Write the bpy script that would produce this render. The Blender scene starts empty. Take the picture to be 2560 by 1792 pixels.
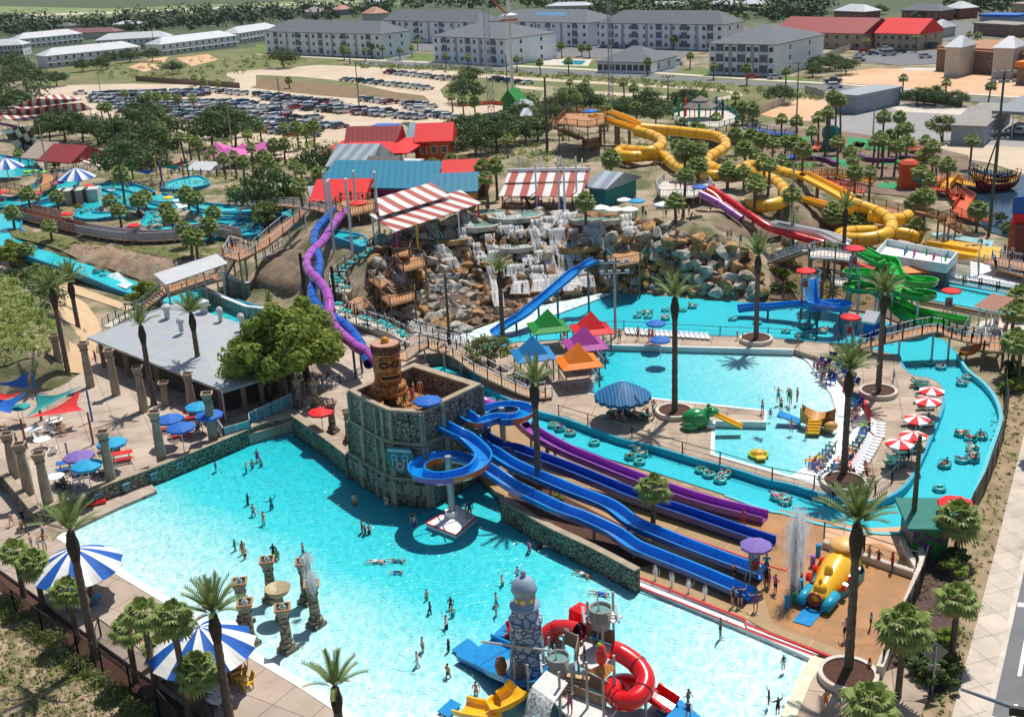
import bpy, bmesh, math, random
import numpy as np
from mathutils import Vector, Matrix
from mathutils.geometry import tessellate_polygon
R=math.radians; rnd=random.Random(7); col=bpy.context.scene.collection; sc=bpy.context.scene
# ---------------- camera
FPX=2860.0; CX,CY=1280.0,896.0; CAMH=47.0; VX,VY=400.0,7800.0
dn=Vector((VX,-VY,-FPX)).normalized(); upc=-dn
fw=Vector((0,0,-1)); Yc=(fw-upc*fw.dot(upc)).normalized(); Xc=Yc.cross(upc)
RM=Matrix((Xc,Yc,upc))            # rows: world axes in camera coords -> maps camera vector to world
cam=bpy.data.cameras.new('camera'); cam.lens=36*FPX/2560; cam.sensor_width=36; cam.clip_end=9000; cam.clip_start=.5
camo=bpy.data.objects.new('camera',cam); col.objects.link(camo); sc.camera=camo
camo.matrix_world=Matrix.Translation((0,0,CAMH))@RM.to_4x4()
def ray(px,py): return RM@Vector((px-CX,-(py-CY),-FPX))
def W(px,py,z=0.0):
 d=ray(px,py); t=(z-CAMH)/d.z; return Vector((d.x*t,d.y*t,z))
def pix(p):
 c=RM.transposed()@(Vector(p)-Vector((0,0,CAMH))); return (CX+FPX*c.x/-c.z, CY-FPX*c.y/-c.z)
ROW=(0,450,900,1342)
def Zc(c,r,x,y): return (640*c+x/3.572, ROW[r]+y/3.572)
def Zs(c,r,pts): return [Zc(c,r,*p) for p in pts]
def F(*pts): return [(x*1.115,y*1.115) for x,y in pts]
# ---------------- terrain height
def _poly(pts,z): return np.array([(W(a,b,z).x,W(a,b,z).y) for a,b in pts])
PLAT=[(8.0,14.0,_poly([(945,612),(1080,560),(1330,545),(1620,548),(1740,600),(1760,560),(1800,505),(1930,470),(1960,440),(1800,395),(1600,365),(1400,352),(1250,405),(1000,440),(840,470),(830,560)],8)),
(3.0,6.0,_poly([(-60,560),(150,612),(300,636),(450,652),(560,610),(700,570),(720,480),(500,440),(250,420),(-60,450)],3)),
(6.0,9.0,_poly([(-300,650),(40,700),(95,790),(40,850),(-300,880)],6)),
(2.5,6.0,_poly([(640,655),(700,640),(830,640),(850,700),(700,700)],2.5))]
def sdist(P,poly):
 P=np.atleast_2d(P); d=np.full(len(P),1e9); ins=np.zeros(len(P),bool); n=len(poly)
 for i in range(n):
  a=poly[i]; b=poly[(i+1)%n]; e=b-a; w=P-a
  t=np.clip((w@e)/(e@e),0,1); q=w-t[:,None]*e; d=np.minimum(d,np.hypot(q[:,0],q[:,1]))
  c=((a[1]>P[:,1])!=(b[1]>P[:,1])); 
  with np.errstate(divide='ignore',invalid='ignore'): xi=(b[0]-a[0])*(P[:,1]-a[1])/(b[1]-a[1]+1e-12)+a[0]
  ins^=(c&(P[:,0]<xi))
 return np.where(ins,-d,d)
def Hs(P):
 P=np.atleast_2d(np.asarray(P,float)); h=np.zeros(len(P))
 for z,fo,poly in PLAT:
  t=np.clip(1-sdist(P,poly)/fo,0,1); h=np.maximum(h,z*t*t*(3-2*t))
 return h*np.clip(np.minimum(sdist(P,FLATW)/5.5,sdist(P,FLATR)/8),0,1)
FLATW=_poly([(1000,900),(1144,842),(1280,790),(1350,763),(1512,731),(1607,733),(1672,736),(1756,745),(1920,755),(2113,778),(2256,818),(2400,880),(1900,1100),(1200,1000)],0)
FLATR=_poly([(2220,600),(2400,560),(2640,600),(2640,900),(2300,860),(2150,780),(2180,700)],0)
def H(x,y): return float(Hs([(x,y)])[0])
def G(px,py,off=0.0):
 z=0.0; p=W(px,py,0)
 if H(p.x,p.y)<=0 and py>760: return Vector((p.x,p.y,off))
 zs=np.linspace(9,0,91); c=[W(px,py,z) for z in zs]; hh=Hs([(q.x,q.y) for q in c])
 for q,h in zip(c,hh):
  if h>=q.z-0.02: return Vector((q.x,q.y,h+off))
 return Vector((p.x,p.y,off))
# ---------------- materials
MC={}
def lin(c): return tuple((x/12.92 if x<=.04045 else ((x+.055)/1.055)**2.4) for x in c)
def hexc(h): return lin(tuple(int(h[i:i+2],16)/255 for i in (0,2,4)))
def M(name,c=(.5,.5,.5),rough=.6,var=.18,scale=1.5,bump=0,metal=0,c2=None,spec=.4,coat=0,bscale=None,detail=5,alpha=None,contrast=None):
 if name in MC: return MC[name]
 m=bpy.data.materials.new(name); m.use_nodes=True; nt=m.node_tree; b=nt.nodes['Principled BSDF']
 b.inputs['Roughness'].default_value=rough; b.inputs['Metallic'].default_value=metal
 b.inputs['Specular IOR Level'].default_value=spec; b.inputs['Coat Weight'].default_value=coat
 tc=nt.nodes.new('ShaderNodeNewGeometry')
 if var>0 or c2:
  n=nt.nodes.new('ShaderNodeTexNoise'); n.inputs['Scale'].default_value=scale; n.inputs['Detail'].default_value=detail; n.inputs['Roughness'].default_value=.6
  nt.links.new(tc.outputs['Position'],n.inputs['Vector'])
  r=nt.nodes.new('ShaderNodeValToRGB'); lo,hi=contrast or (.3,.7); r.color_ramp.elements[0].position=lo; r.color_ramp.elements[1].position=hi
  a=c2 if c2 else tuple(x*(1-var) for x in c); d=c if c2 else tuple(min(.95,x*(1+var*.6)) for x in c)
  r.color_ramp.elements[0].color=(*a,1); r.color_ramp.elements[1].color=(*d,1)
  nt.links.new(n.outputs['Fac'],r.inputs['Fac']); nt.links.new(r.outputs['Color'],b.inputs['Base Color'])
 else: b.inputs['Base Color'].default_value=(*c,1)
 if bump:
  n2=nt.nodes.new('ShaderNodeTexNoise'); n2.inputs['Scale'].default_value=bscale or scale*4; n2.inputs['Detail'].default_value=4
  nt.links.new(tc.outputs['Position'],n2.inputs['Vector'])
  bp=nt.nodes.new('ShaderNodeBump'); bp.inputs['Strength'].default_value=min(1,bump); bp.inputs['Distance'].default_value=.15*max(1,bump)
  nt.links.new(n2.outputs['Fac'],bp.inputs['Height']); nt.links.new(bp.outputs['Normal'],b.inputs['Normal'])
 MC[name]=m; return m
def nodes(m): return m.node_tree,m.node_tree.nodes,m.node_tree.links,m.node_tree.nodes['Principled BSDF']
def stripes(name,ca,cb,axis_angle,width,rough=.6,soft=.02,ratio=.5,third=None,third_w=.0):
 """alternating bands across a world direction"""
 if name in MC: return MC[name]
 m=M(name,ca,rough,var=0); nt,N,L,b=nodes(m)
 g=N.new('ShaderNodeNewGeometry'); d=N.new('ShaderNodeVectorMath'); d.operation='DOT_PRODUCT'
 d.inputs[1].default_value=(math.cos(axis_angle)/width,math.sin(axis_angle)/width,0)
 L.new(g.outputs['Position'],d.inputs[0]); f=N.new('ShaderNodeMath'); f.operation='FRACT'; L.new(d.outputs['Value'],f.inputs[0])
 r=N.new('ShaderNodeValToRGB'); e=r.color_ramp.elements; e[0].position=ratio-soft; e[1].position=ratio+soft
 e[0].color=(*ca,1); e[1].color=(*cb,1)
 L.new(f.outputs[0],r.inputs['Fac'])
 n=N.new('ShaderNodeTexNoise'); n.inputs['Scale'].default_value=.8; L.new(g.outputs['Position'],n.inputs['Vector'])
 mx=N.new('ShaderNodeMix'); mx.data_type='RGBA'; mx.blend_type='MULTIPLY'; mx.inputs[0].default_value=.35
 L.new(r.outputs['Color'],mx.inputs[6]); L.new(n.outputs['Color'],mx.inputs[7]); 
 n.inputs['Detail'].default_value=6
 L.new(mx.outputs[2],b.inputs['Base Color']); return m
# ---------------- mesh builder
class MB:
 def __init__(s): s.v=[]; s.f=[]; s.m=[]
 def add(s,vs,fs,mi=0):
  o=len(s.v); s.v+= [tuple(v) for v in vs]; s.f+=[tuple(i+o for i in f) for f in fs]; s.m+=[mi]*len(fs); return s
 def box(s,c,size,rz=0,mi=0,tilt=None):
  hx,hy,hz=size[0]/2,size[1]/2,size[2]/2; q=Matrix.Rotation(rz,3,'Z')
  if tilt: q=q@tilt
  vs=[Vector(c)+q@Vector((x*hx,y*hy,z*hz)) for z in(-1,1) for x,y in((-1,-1),(1,-1),(1,1),(-1,1))]
  return s.add(vs,[(3,2,1,0),(4,5,6,7),(0,1,5,4),(1,2,6,5),(2,3,7,6),(3,0,4,7)],mi)
 def beam(s,a,b,w,h,mi=0):
  a=Vector(a);b=Vector(b);d=(b-a); 
  if d.length<1e-6: return s
  d.normalize(); sd=d.cross(Vector((0,0,1))); sd=sd.normalized() if sd.length>1e-3 else Vector((1,0,0)); u=sd.cross(d)
  vs=[p+sd*x*w/2+u*y*h/2 for p in(a,b) for x,y in((-1,-1),(1,-1),(1,1),(-1,1))]
  return s.add(vs,[(3,2,1,0),(4,5,6,7),(0,1,5,4),(1,2,6,5),(2,3,7,6),(3,0,4,7)],mi)
 def cyl(s,a,b,r0,r1=None,n=8,mi=0,caps=True):
  a=Vector(a);b=Vector(b); r1=r0 if r1 is None else r1; d=(b-a).normalized()
  sd=d.cross(Vector((0,0,1))); sd=sd.normalized() if sd.length>1e-3 else Vector((1,0,0)); u=sd.cross(d)
  vs=[p+(sd*math.cos(2*math.pi*i/n)+u*math.sin(2*math.pi*i/n))*r for p,r in((a,r0),(b,r1)) for i in range(n)]
  fs=[(i,(i+1)%n,n+(i+1)%n,n+i) for i in range(n)]
  if caps: fs+=[tuple(range(n))[::-1],tuple(range(n,2*n))]
  return s.add(vs,fs,mi)
 def prism(s,poly,z0,z1,mi=0,ms=None,bottom=False):
  """poly: world (x,y); top material mi, side material ms"""
  n=len(poly); a=sum(poly[i][0]*poly[(i+1)%n][1]-poly[(i+1)%n][0]*poly[i][1] for i in range(n))
  poly=list(poly) if a>0 else list(poly)[::-1]
  o=[Vector((p[0],p[1],0)) for p in poly]; tr=tessellate_polygon([o])
  s.add([(p.x,p.y,z1) for p in o],[t if (o[t[1]]-o[t[0]]).cross(o[t[2]]-o[t[0]]).z>0 else t[::-1] for t in tr],mi)
  vs=[(p.x,p.y,z) for z in(z0,z1) for p in o]
  s.add(vs,[(i,(i+1)%n,n+(i+1)%n,n+i) for i in range(n)],mi if ms is None else ms)
  if bottom: s.add([(p.x,p.y,z0) for p in o],[t[::-1] if (o[t[1]]-o[t[0]]).cross(o[t[2]]-o[t[0]]).z>0 else t for t in tr],mi)
  return s
 def loft(s,rings,closed=True,mi=0,caps=False,mf=None):
  n=len(rings[0]); o=len(s.v)
  for r in rings: s.v+=[tuple(p) for p in r]
  for k in range(len(rings)-1):
   for i in range(n if closed else n-1):
    j=(i+1)%n; s.f.append((o+k*n+i,o+k*n+j,o+(k+1)*n+j,o+(k+1)*n+i)); s.m.append(mf(k,i) if mf else mi)
  if caps:
   s.f.append(tuple(o+i for i in range(n))[::-1]); s.m.append(mi)
   s.f.append(tuple(o+(len(rings)-1)*n+i for i in range(n))); s.m.append(mi)
  return s
 def lathe(s,c,prof,n=12,mi=0,a0=0,mf=None):
  c=Vector(c); rings=[[c+Vector((r*math.cos(a0+2*math.pi*i/n),r*math.sin(a0+2*math.pi*i/n),z)) for i in range(n)] for r,z in prof]
  return s.loft(rings,True,mi,mf=mf)
 def sphere(s,c,r,n=10,m=6,mi=0,sc=(1,1,1)):
  return s.lathe2(c,[(r*math.sin(math.pi*k/m),-r*math.cos(math.pi*k/m)) for k in range(m+1)],n,mi,sc)
 def lathe2(s,c,prof,n,mi,sc):
  c=Vector(c); return s.loft([[c+Vector((max(r,1e-4)*math.cos(2*math.pi*i/n)*sc[0],max(r,1e-4)*math.sin(2*math.pi*i/n)*sc[1],z*sc[2])) for i in range(n)] for r,z in prof],True,mi)
 def torus(s,c,Rr,r,n=18,m=8,mi=0,sz=1,normal=None):
  c=Vector(c); q=(Vector((0,0,1)).rotation_difference(Vector(normal)).to_matrix() if normal else Matrix.Identity(3))
  rings=[]
  for i in range(n+1):
   a=2*math.pi*i/n; rings.append([c+q@Vector(((Rr+r*math.cos(t))*math.cos(a),(Rr+r*math.cos(t))*math.sin(a),r*math.sin(t)*sz)) for t in [2*math.pi*j/m for j in range(m)]])
  return s.loft(rings,True,mi)
 def build(s,name,mats,parent=None,smooth=False,loc=None):
  me=bpy.data.meshes.new(name); off=Vector(loc) if loc is not None else (parent_world(parent) if parent else Vector((0,0,0)))
  me.from_pydata([(v[0]-off.x,v[1]-off.y,v[2]-off.z) for v in s.v],[],s.f)
  for m in (mats if isinstance(mats,(list,tuple)) else [mats]): me.materials.append(m)
  me.polygons.foreach_set('material_index',s.m)
  if smooth: me.polygons.foreach_set('use_smooth',[True]*len(me.polygons))
  me.update(); o=bpy.data.objects.new(name,me); col.objects.link(o)
  if parent: o.parent=parent
  elif loc is not None: o.location=loc
  return o
def parent_world(p):
 v=Vector((0,0,0))
 while p: v+=p.location; p=p.parent
 return v
def smoothpath(pts,k=6,closed=False):
 P=[Vector(p) for p in pts]; out=[]; n=len(P)
 for i in range(n-1 if not closed else n):
  p0=P[(i-1)%n] if (i>0 or closed) else P[0]*2-P[1]; p1=P[i]; p2=P[(i+1)%n]; p3=P[(i+2)%n] if (i+2<n or closed) else P[n-1]*2-P[n-2]
  for j in range(k):
   t=j/k; out.append(.5*((2*p1)+(p2-p0)*t+(2*p0-5*p1+4*p2-p3)*t*t+(3*p1-p0-3*p2+p3)*t**3))
 if not closed: out.append(P[-1])
 return out
def frames(path,closed=False):
 n=len(path); fr=[]
 for i in range(n):
  a=path[max(0,i-1)]; b=path[min(n-1,i+1)]; d=(b-a).normalized(); sd=d.cross(Vector((0,0,1)))
  sd=sd.normalized() if sd.length>1e-3 else Vector((1,0,0)); fr.append((path[i],sd,sd.cross(d)))
 return fr
def tube(mb,path,r,n=10,mi=0,ring_every=0,ring_mi=1,ring_r=1.07,mf=None,caps=False):
 fr=frames(path); mb.loft([[p+(s*math.cos(2*math.pi*i/n)+u*math.sin(2*math.pi*i/n))*r for i in range(n)] for p,s,u in fr],True,mi,mf=mf,caps=caps)
 if ring_every:
  acc=0
  for i in range(1,len(path)-1):
   acc+=(path[i]-path[i-1]).length
   if acc>ring_every:
    acc=0; p,s,u=fr[i]; d=s.cross(u).normalized()*.05
    mb.loft([[q+(s*math.cos(2*math.pi*j/n)+u*math.sin(2*math.pi*j/n))*r*ring_r for j in range(n)] for q in(p-d,p+d)],True,ring_mi)
    mb.loft([[p-d+(s*math.cos(2*math.pi*j/n)+u*math.sin(2*math.pi*j/n))*r*q for j in range(n)] for q in(1.0,ring_r)],True,ring_mi)
    mb.loft([[p+d+(s*math.cos(2*math.pi*j/n)+u*math.sin(2*math.pi*j/n))*r*q for j in range(n)] for q in(ring_r,1.0)],True,ring_mi)
 return mb
def flume(mb,path,w,h,t=.07,mi_in=0,mi_out=1,box=False,outf=None,bank=None):
 """open channel of width w and wall height h along path; inside and outside shells"""
 fr=frames(path); prof=[(-.5*w,h),(-.47*w,.45*h),(-.33*w,.12*h),(0,0),(.33*w,.12*h),(.47*w,.45*h),(.5*w,h)] if not box else [(-.5*w,h),(-.5*w,0),(-.17*w,0),(0,0),(.17*w,0),(.5*w,0),(.5*w,h)]
 o=[(-.5*w-t-.08,h+.02),(-.5*w-t,h-.05),(-.5*w-t,.45*h-t) if not box else (-.5*w-t,-t),(-.3*w,-t*.6) if not box else (-.3*w,-t),(.3*w,-t*.6) if not box else (.3*w,-t),(.5*w+t,.45*h-t) if not box else (.5*w+t,-t),(.5*w+t,h-.05),(.5*w+t+.08,h+.02)]
 mb.loft([[p+s*a+u*b for a,b in prof] for p,s,u in fr],False,mi_in); acc=0
 for i in range(1,len(path)-1):
  acc+=(path[i]-path[i-1]).length
  if acc>2.6:
   acc=0; p,s,u=fr[i]; dd=s.cross(u).normalized()*.045; mb.loft([[q+s*a*.985+u*(b+.015) for a,b in prof] for q in(p-dd,p+dd)],False,mi_out)
 mb.loft([[p+s*a+u*b for a,b in o][::-1] for p,s,u in fr],False,mi_out,mf=outf)
 for sg in(-1,1): mb.loft([[p+s*sg*(.5*w)+u*h,p+s*sg*(.5*w+t+.08)+u*(h+.02)][::sg] for p,s,u in fr],False,mi_in)
 return mb
# ---------------- things
def tag(o,label=None,cat=None,group=None,kind=None):
 if label: o['label']=label
 if cat: o['category']=cat
 if group: o['group']=group
 if kind: o['kind']=kind
 return o
def thing(name,loc=(0,0,0),label=None,cat=None,group=None,rz=0):
 o=bpy.data.objects.new(name,None); col.objects.link(o); o.location=loc; o.rotation_euler=(0,0,rz); o.empty_display_size=.3
 return tag(o,label,cat,group)
def struct(name,mb,mats,smooth=False): return tag(mb.build(name,mats,smooth=smooth),kind='structure')
def copy_tree(o,parent=None):
 c=o.copy(); col.objects.link(c)
 if parent: c.parent=parent
 CH[c.name]=[copy_tree(ch,c) for ch in (CH[o.name] if o.name in CH else list(o.children))]
 return c
CH={}
def place(src,loc,rz=0,s=1.0,label=None,cat=None,group=None,mats=None,first=[set()]):
 """src: (root) prototype; the first call uses the prototype itself"""
 if src.name not in first[0]:
  CH[src.name]=list(src.children)
  for ch in CH[src.name]: CH[ch.name]=list(ch.children)
 if src.name in first[0]: o=copy_tree(src)
 else: first[0].add(src.name); o=src
 o.location=loc; o.rotation_euler=(0,0,rz); o.scale=(s,s,s) if not isinstance(s,(tuple,list)) else s
 if label: o['label']=label
 if cat: o['category']=cat
 if group: o['group']=group
 return o
def drape(name,px,mat,off=.05,res=None,kind='structure',z=None,pts=None):
 """sheet laid on the terrain inside a pixel polygon"""
 pts=pts or [(G(*p) if z is None else W(p[0],p[1],z)) for p in px]
 if res is None:
  mb=MB(); o=[Vector((p.x,p.y,0)) for p in pts]; tr=tessellate_polygon([o])
  zz=(z if z is not None else 0)+off
  mb.add([(p.x,p.y,zz) for p in o],[t if (o[t[1]]-o[t[0]]).cross(o[t[2]]-o[t[0]]).z>0 else t[::-1] for t in tr])
  return struct(name,mb,mat)
 o=[Vector((p.x,p.y,0)) for p in pts]; tr=tessellate_polygon([o]); bm=bmesh.new(); vs=[bm.verts.new(p) for p in o]
 for t in tr:
  try: bm.faces.new([vs[i] for i in (t if (o[t[1]]-o[t[0]]).cross(o[t[2]]-o[t[0]]).z>0 else t[::-1])])
  except ValueError: pass
 for _ in range(7):
  e=[e for e in bm.edges if e.calc_length()>res]
  if not e: break
  bmesh.ops.subdivide_edges(bm,edges=e,cuts=1); bmesh.ops.triangulate(bm,faces=[f for f in bm.faces if len(f.verts)>3])
 P=np.array([(v.co.x,v.co.y) for v in bm.verts]); h=Hs(P)
 for v,q in zip(bm.verts,h): v.co.z=q+off
 me=bpy.data.meshes.new(name); bm.to_mesh(me); bm.free(); me.materials.append(mat)
 me.polygons.foreach_set('use_smooth',[True]*len(me.polygons)); ob=bpy.data.objects.new(name,me); col.objects.link(ob)
 return tag(ob,kind=kind)
def slab(name,px,z1,mat,side=None,z0=-.1,zp=None):
 mb=MB().prism([(W(a,b,z1 if zp is None else zp).x,W(a,b,z1 if zp is None else zp).y) for a,b in px],z0,z1,0,1)
 return struct(name,mb,[mat,side or mat])
def ribbon(mb,pts,w,h0,h1,mi=0,side=0):
 """upright strip box along points (Vectors), w wide, between heights h0,h1 above each point"""
 fr=frames([Vector(p) for p in pts]); U=Vector((0,0,1))
 return mb.loft([[p+s*(-w/2)+U*h0,p+s*(-w/2)+U*h1,p+s*(w/2)+U*h1,p+s*(w/2)+U*h0][::-1] for p,s,u in fr],True,mi,caps=True)
# ---------------- world, sun
SUNV=Vector((.52,.85,2.05)).normalized()
w=bpy.data.worlds.new('World'); sc.world=w; w.use_nodes=True; nt=w.node_tree; bg=nt.nodes['Background']
sky=nt.nodes.new('ShaderNodeTexSky'); sky.sky_type='NISHITA'; sky.sun_disc=False; sky.sun_elevation=math.asin(SUNV.z); sky.sun_rotation=math.atan2(SUNV.x,SUNV.y)
nt.links.new(sky.outputs['Color'],bg.inputs['Color']); bg.inputs['Strength'].default_value=.095
sl=bpy.data.lights.new('sun','SUN'); sl.energy=4.7; sl.angle=R(.5); sl.color=(1,.95,.87); so=bpy.data.objects.new('sun',sl); col.objects.link(so)
so.rotation_euler=(-SUNV).to_track_quat('-Z','Y').to_euler(); so.location=(0,0,300)
sc.view_settings.view_transform='Standard'; sc.view_settings.look='None'; sc.view_settings.exposure=.03; sc.view_settings.gamma=1
sc.cycles.max_bounces=6; sc.cycles.transparent_max_bounces=12; sc.cycles.diffuse_bounces=3; sc.cycles.glossy_bounces=2; sc.cycles.transmission_bounces=4; sc.cycles.caustics_reflective=False; sc.cycles.caustics_refractive=False
sc.cycles.use_denoising=True
# ---------------- palette
cT=hexc
conc=M('concrete_deck',(.50,.385,.29),.85,c2=(.33,.25,.185),scale=.35,bump=.15,bscale=3,detail=8,contrast=(.35,.6))
concw=M('concrete_light',(.60,.54,.46),.85,var=.25,scale=.5,bump=.1)
conco=M('pad_orange',(.50,.235,.075),.35,c2=(.33,.17,.06),scale=.4,detail=8,bump=.1,spec=.6)
padtan=M('pad_tan',(.47,.30,.14),.4,c2=(.33,.2,.09),scale=.35,detail=8,spec=.6)
pathm=M('path_tan',(.60,.42,.25),.9,var=.15,scale=.6)
white=M('white_paint',(.80,.80,.78),.5,var=.06,scale=1)
beach=M('beach_white',(.82,.82,.80),.5,var=.05,scale=.5)
stone=None
wood=M('wood_brown',(.34,.15,.06),.75,var=.35,scale=4,bump=.2)
woodd=M('wood_weathered',(.24,.17,.12),.85,var=.3,scale=3)
deckw=M('deck_board',(.46,.22,.095),.75,var=.3,scale=3)
railw=M('rail_grey',(.62,.67,.70),.6,var=.15,scale=2)
railb=M('rail_blue_grey',(.32,.42,.50),.6,var=.15,scale=2)
black=M('black_paint',(.015,.016,.018),.5,var=0); steel=M('galvanised_steel',(.38,.41,.43),.4,metal=.5,var=.15)
darkg=M('dark_green_post',(.05,.09,.075),.5,var=.1)
glass=M('window_glass',(.03,.045,.055),.1,var=0,spec=.8)
def shiny(name,c,rough=.22): return M(name,c,rough,var=.08,scale=1,spec=.6,coat=.4)
blueS=shiny('slide_blue',(.003,.13,.45)); blueI=shiny('slide_blue_inner',(.004,.24,.66)); blueT=shiny('tube_blue',(.003,.10,.48)); navyS=shiny('slide_navy',(.006,.035,.25)); navyI=shiny('slide_navy_inner',(.006,.08,.42))
orS=shiny('slide_orange',(.75,.13,.02)); puS=shiny('slide_purple',(.20,.045,.30)); puI=shiny('slide_purple_inner',(.33,.07,.44)); magS=shiny('slide_magenta',(.42,.08,.45))
yelS=shiny('slide_yellow',(.95,.50,.008),.3); yelD=shiny('slide_yellow_seam',(.50,.20,.02),.4); redS=shiny('slide_red',(.72,.006,.008)); redD=shiny('slide_red_seam',(.25,.004,.005)); grnS=shiny('slide_green',(.015,.30,.04)); grnI=shiny('slide_green_inner',(.02,.50,.05))
whS=shiny('slide_white',(.75,.76,.76),.3); seamD=M('seam_dark',(.02,.02,.06),.4,var=0); tealS=shiny('tube_teal',(.03,.45,.42),.35)
redC=M('canvas_red',(.72,.015,.02),.7,var=.1); blueC=M('canvas_blue',(.012,.13,.50),.7,var=.12); skyC=M('canvas_cyan',(.01,.33,.58),.7,var=.1); tealC=M('canvas_teal',(.01,.30,.30),.7,var=.1); purC=M('canvas_purple',(.20,.13,.42),.7,var=.1); whC=M('canvas_white',(.78,.78,.77),.7,var=.08); yelC=M('canvas_yellow',(.8,.55,.02),.6,var=.1); orC=M('canvas_orange',(.75,.2,.02),.6,var=.1); pinkC=M('canvas_pink',(.62,.12,.42),.7,var=.1)
mulch=M('mulch',(.13,.055,.035),.95,c2=(.06,.028,.02),scale=6,bump=.6,detail=8)
mulchP=M('mulch_purple',(.15,.085,.08),.95,c2=(.07,.04,.04),scale=5,bump=.6,detail=8)
soil=M('soil_brown',(.24,.15,.085),.95,c2=(.12,.075,.045),scale=.5,bump=.5,detail=8)
sand=M('sand_pale',(.62,.51,.385),.95,c2=(.48,.38,.27),scale=.08,detail=9,bump=.15)
sando=M('sand_orange',(.66,.46,.30),.95,c2=(.58,.33,.17),scale=.05,detail=9,bump=.15)
grass=M('grass_field',(.12,.155,.045),.95,c2=(.21,.19,.09),scale=.07,detail=10,bump=.3,bscale=1.5,contrast=(.38,.62))
grassb=M('grass_bright',(.13,.19,.04),.95,var=.3,scale=.3)
scrub=M('scrub_ground',(.40,.29,.20),.95,c2=(.13,.12,.045),scale=.45,detail=10,bump=.6,bscale=3,contrast=(.42,.58))
asph=M('asphalt',(.17,.175,.18),.9,var=.15,scale=.3); asphD=M('asphalt_dark',(.075,.08,.085),.9,var=.2,scale=.3)
far_g=M('far_ground',(.055,.085,.04),.95,c2=(.11,.13,.06),scale=.01,detail=10)
def joints(m,size,ang,lw=.012,dark=.45):
 nt,N,L,b=nodes(m); g=N.new('ShaderNodeNewGeometry'); mp=N.new('ShaderNodeMapping'); mp.inputs['Rotation'].default_value=(0,0,ang); L.new(g.outputs['Position'],mp.inputs['Vector'])
 t=N.new('ShaderNodeTexBrick'); t.offset=0; t.inputs['Scale'].default_value=1/size; t.inputs['Mortar Size'].default_value=lw; t.inputs['Brick Width'].default_value=1; t.inputs['Row Height'].default_value=1; t.inputs['Color1'].default_value=(1,1,1,1); t.inputs['Color2'].default_value=(.86,.87,.88,1); t.inputs['Mortar'].default_value=(dark,dark,dark,1); L.new(mp.outputs[0],t.inputs['Vector'])
 n=N.new('ShaderNodeTexNoise'); n.inputs['Scale'].default_value=.16; n.inputs['Detail'].default_value=9; n.inputs['Roughness'].default_value=.7; L.new(g.outputs['Position'],n.inputs['Vector']); r=N.new('ShaderNodeValToRGB'); r.color_ramp.elements[0].position=.56; r.color_ramp.elements[1].position=.66; r.color_ramp.elements[0].color=(1,1,1,1); r.color_ramp.elements[1].color=(.62,.57,.52,1); L.new(n.outputs['Fac'],r.inputs['Fac'])
 src=b.inputs['Base Color'].links[0].from_socket; mx=N.new('ShaderNodeMix'); mx.data_type='RGBA'; mx.blend_type='MULTIPLY'; mx.inputs[0].default_value=1; L.new(src,mx.inputs[6]); L.new(t.outputs['Color'],mx.inputs[7]); m2=N.new('ShaderNodeMix'); m2.data_type='RGBA'; m2.blend_type='MULTIPLY'; m2.inputs[0].default_value=1; L.new(mx.outputs[2],m2.inputs[6]); L.new(r.outputs['Color'],m2.inputs[7]); L.new(m2.outputs[2],b.inputs['Base Color'])
joints(conc,3.4,R(15)); joints(conco,5,R(33),.006,.7); joints(padtan,5,R(33),.008,1.35)
# ---------------- water materials
def basin(name,ca,cb,p0,p1,mid=None):
 """painted pool floor, pale at p0 (shallow) to turquoise at p1 (deep)"""
 m=M(name,ca,.5,var=0); nt,N,L,b=nodes(m); g=N.new('ShaderNodeNewGeometry'); d=Vector((p1.x-p0.x,p1.y-p0.y,0)); k=d.length_squared
 v=N.new('ShaderNodeVectorMath'); v.operation='SUBTRACT'; v.inputs[1].default_value=(p0.x,p0.y,0); L.new(g.outputs['Position'],v.inputs[0])
 t=N.new('ShaderNodeVectorMath'); t.operation='DOT_PRODUCT'; t.inputs[1].default_value=(d.x/k,d.y/k,0); L.new(v.outputs[0],t.inputs[0])
 r=N.new('ShaderNodeValToRGB'); e=r.color_ramp.elements; e[0].position=0; e[1].position=1; e[0].color=(*ca,1); e[1].color=(*cb,1)
 if mid: x=e.new(mid[0]); x.color=(*mid[1],1)
 L.new(t.outputs['Value'],r.inputs['Fac']); L.new(r.outputs['Color'],b.inputs['Base Color']); return m
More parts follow.
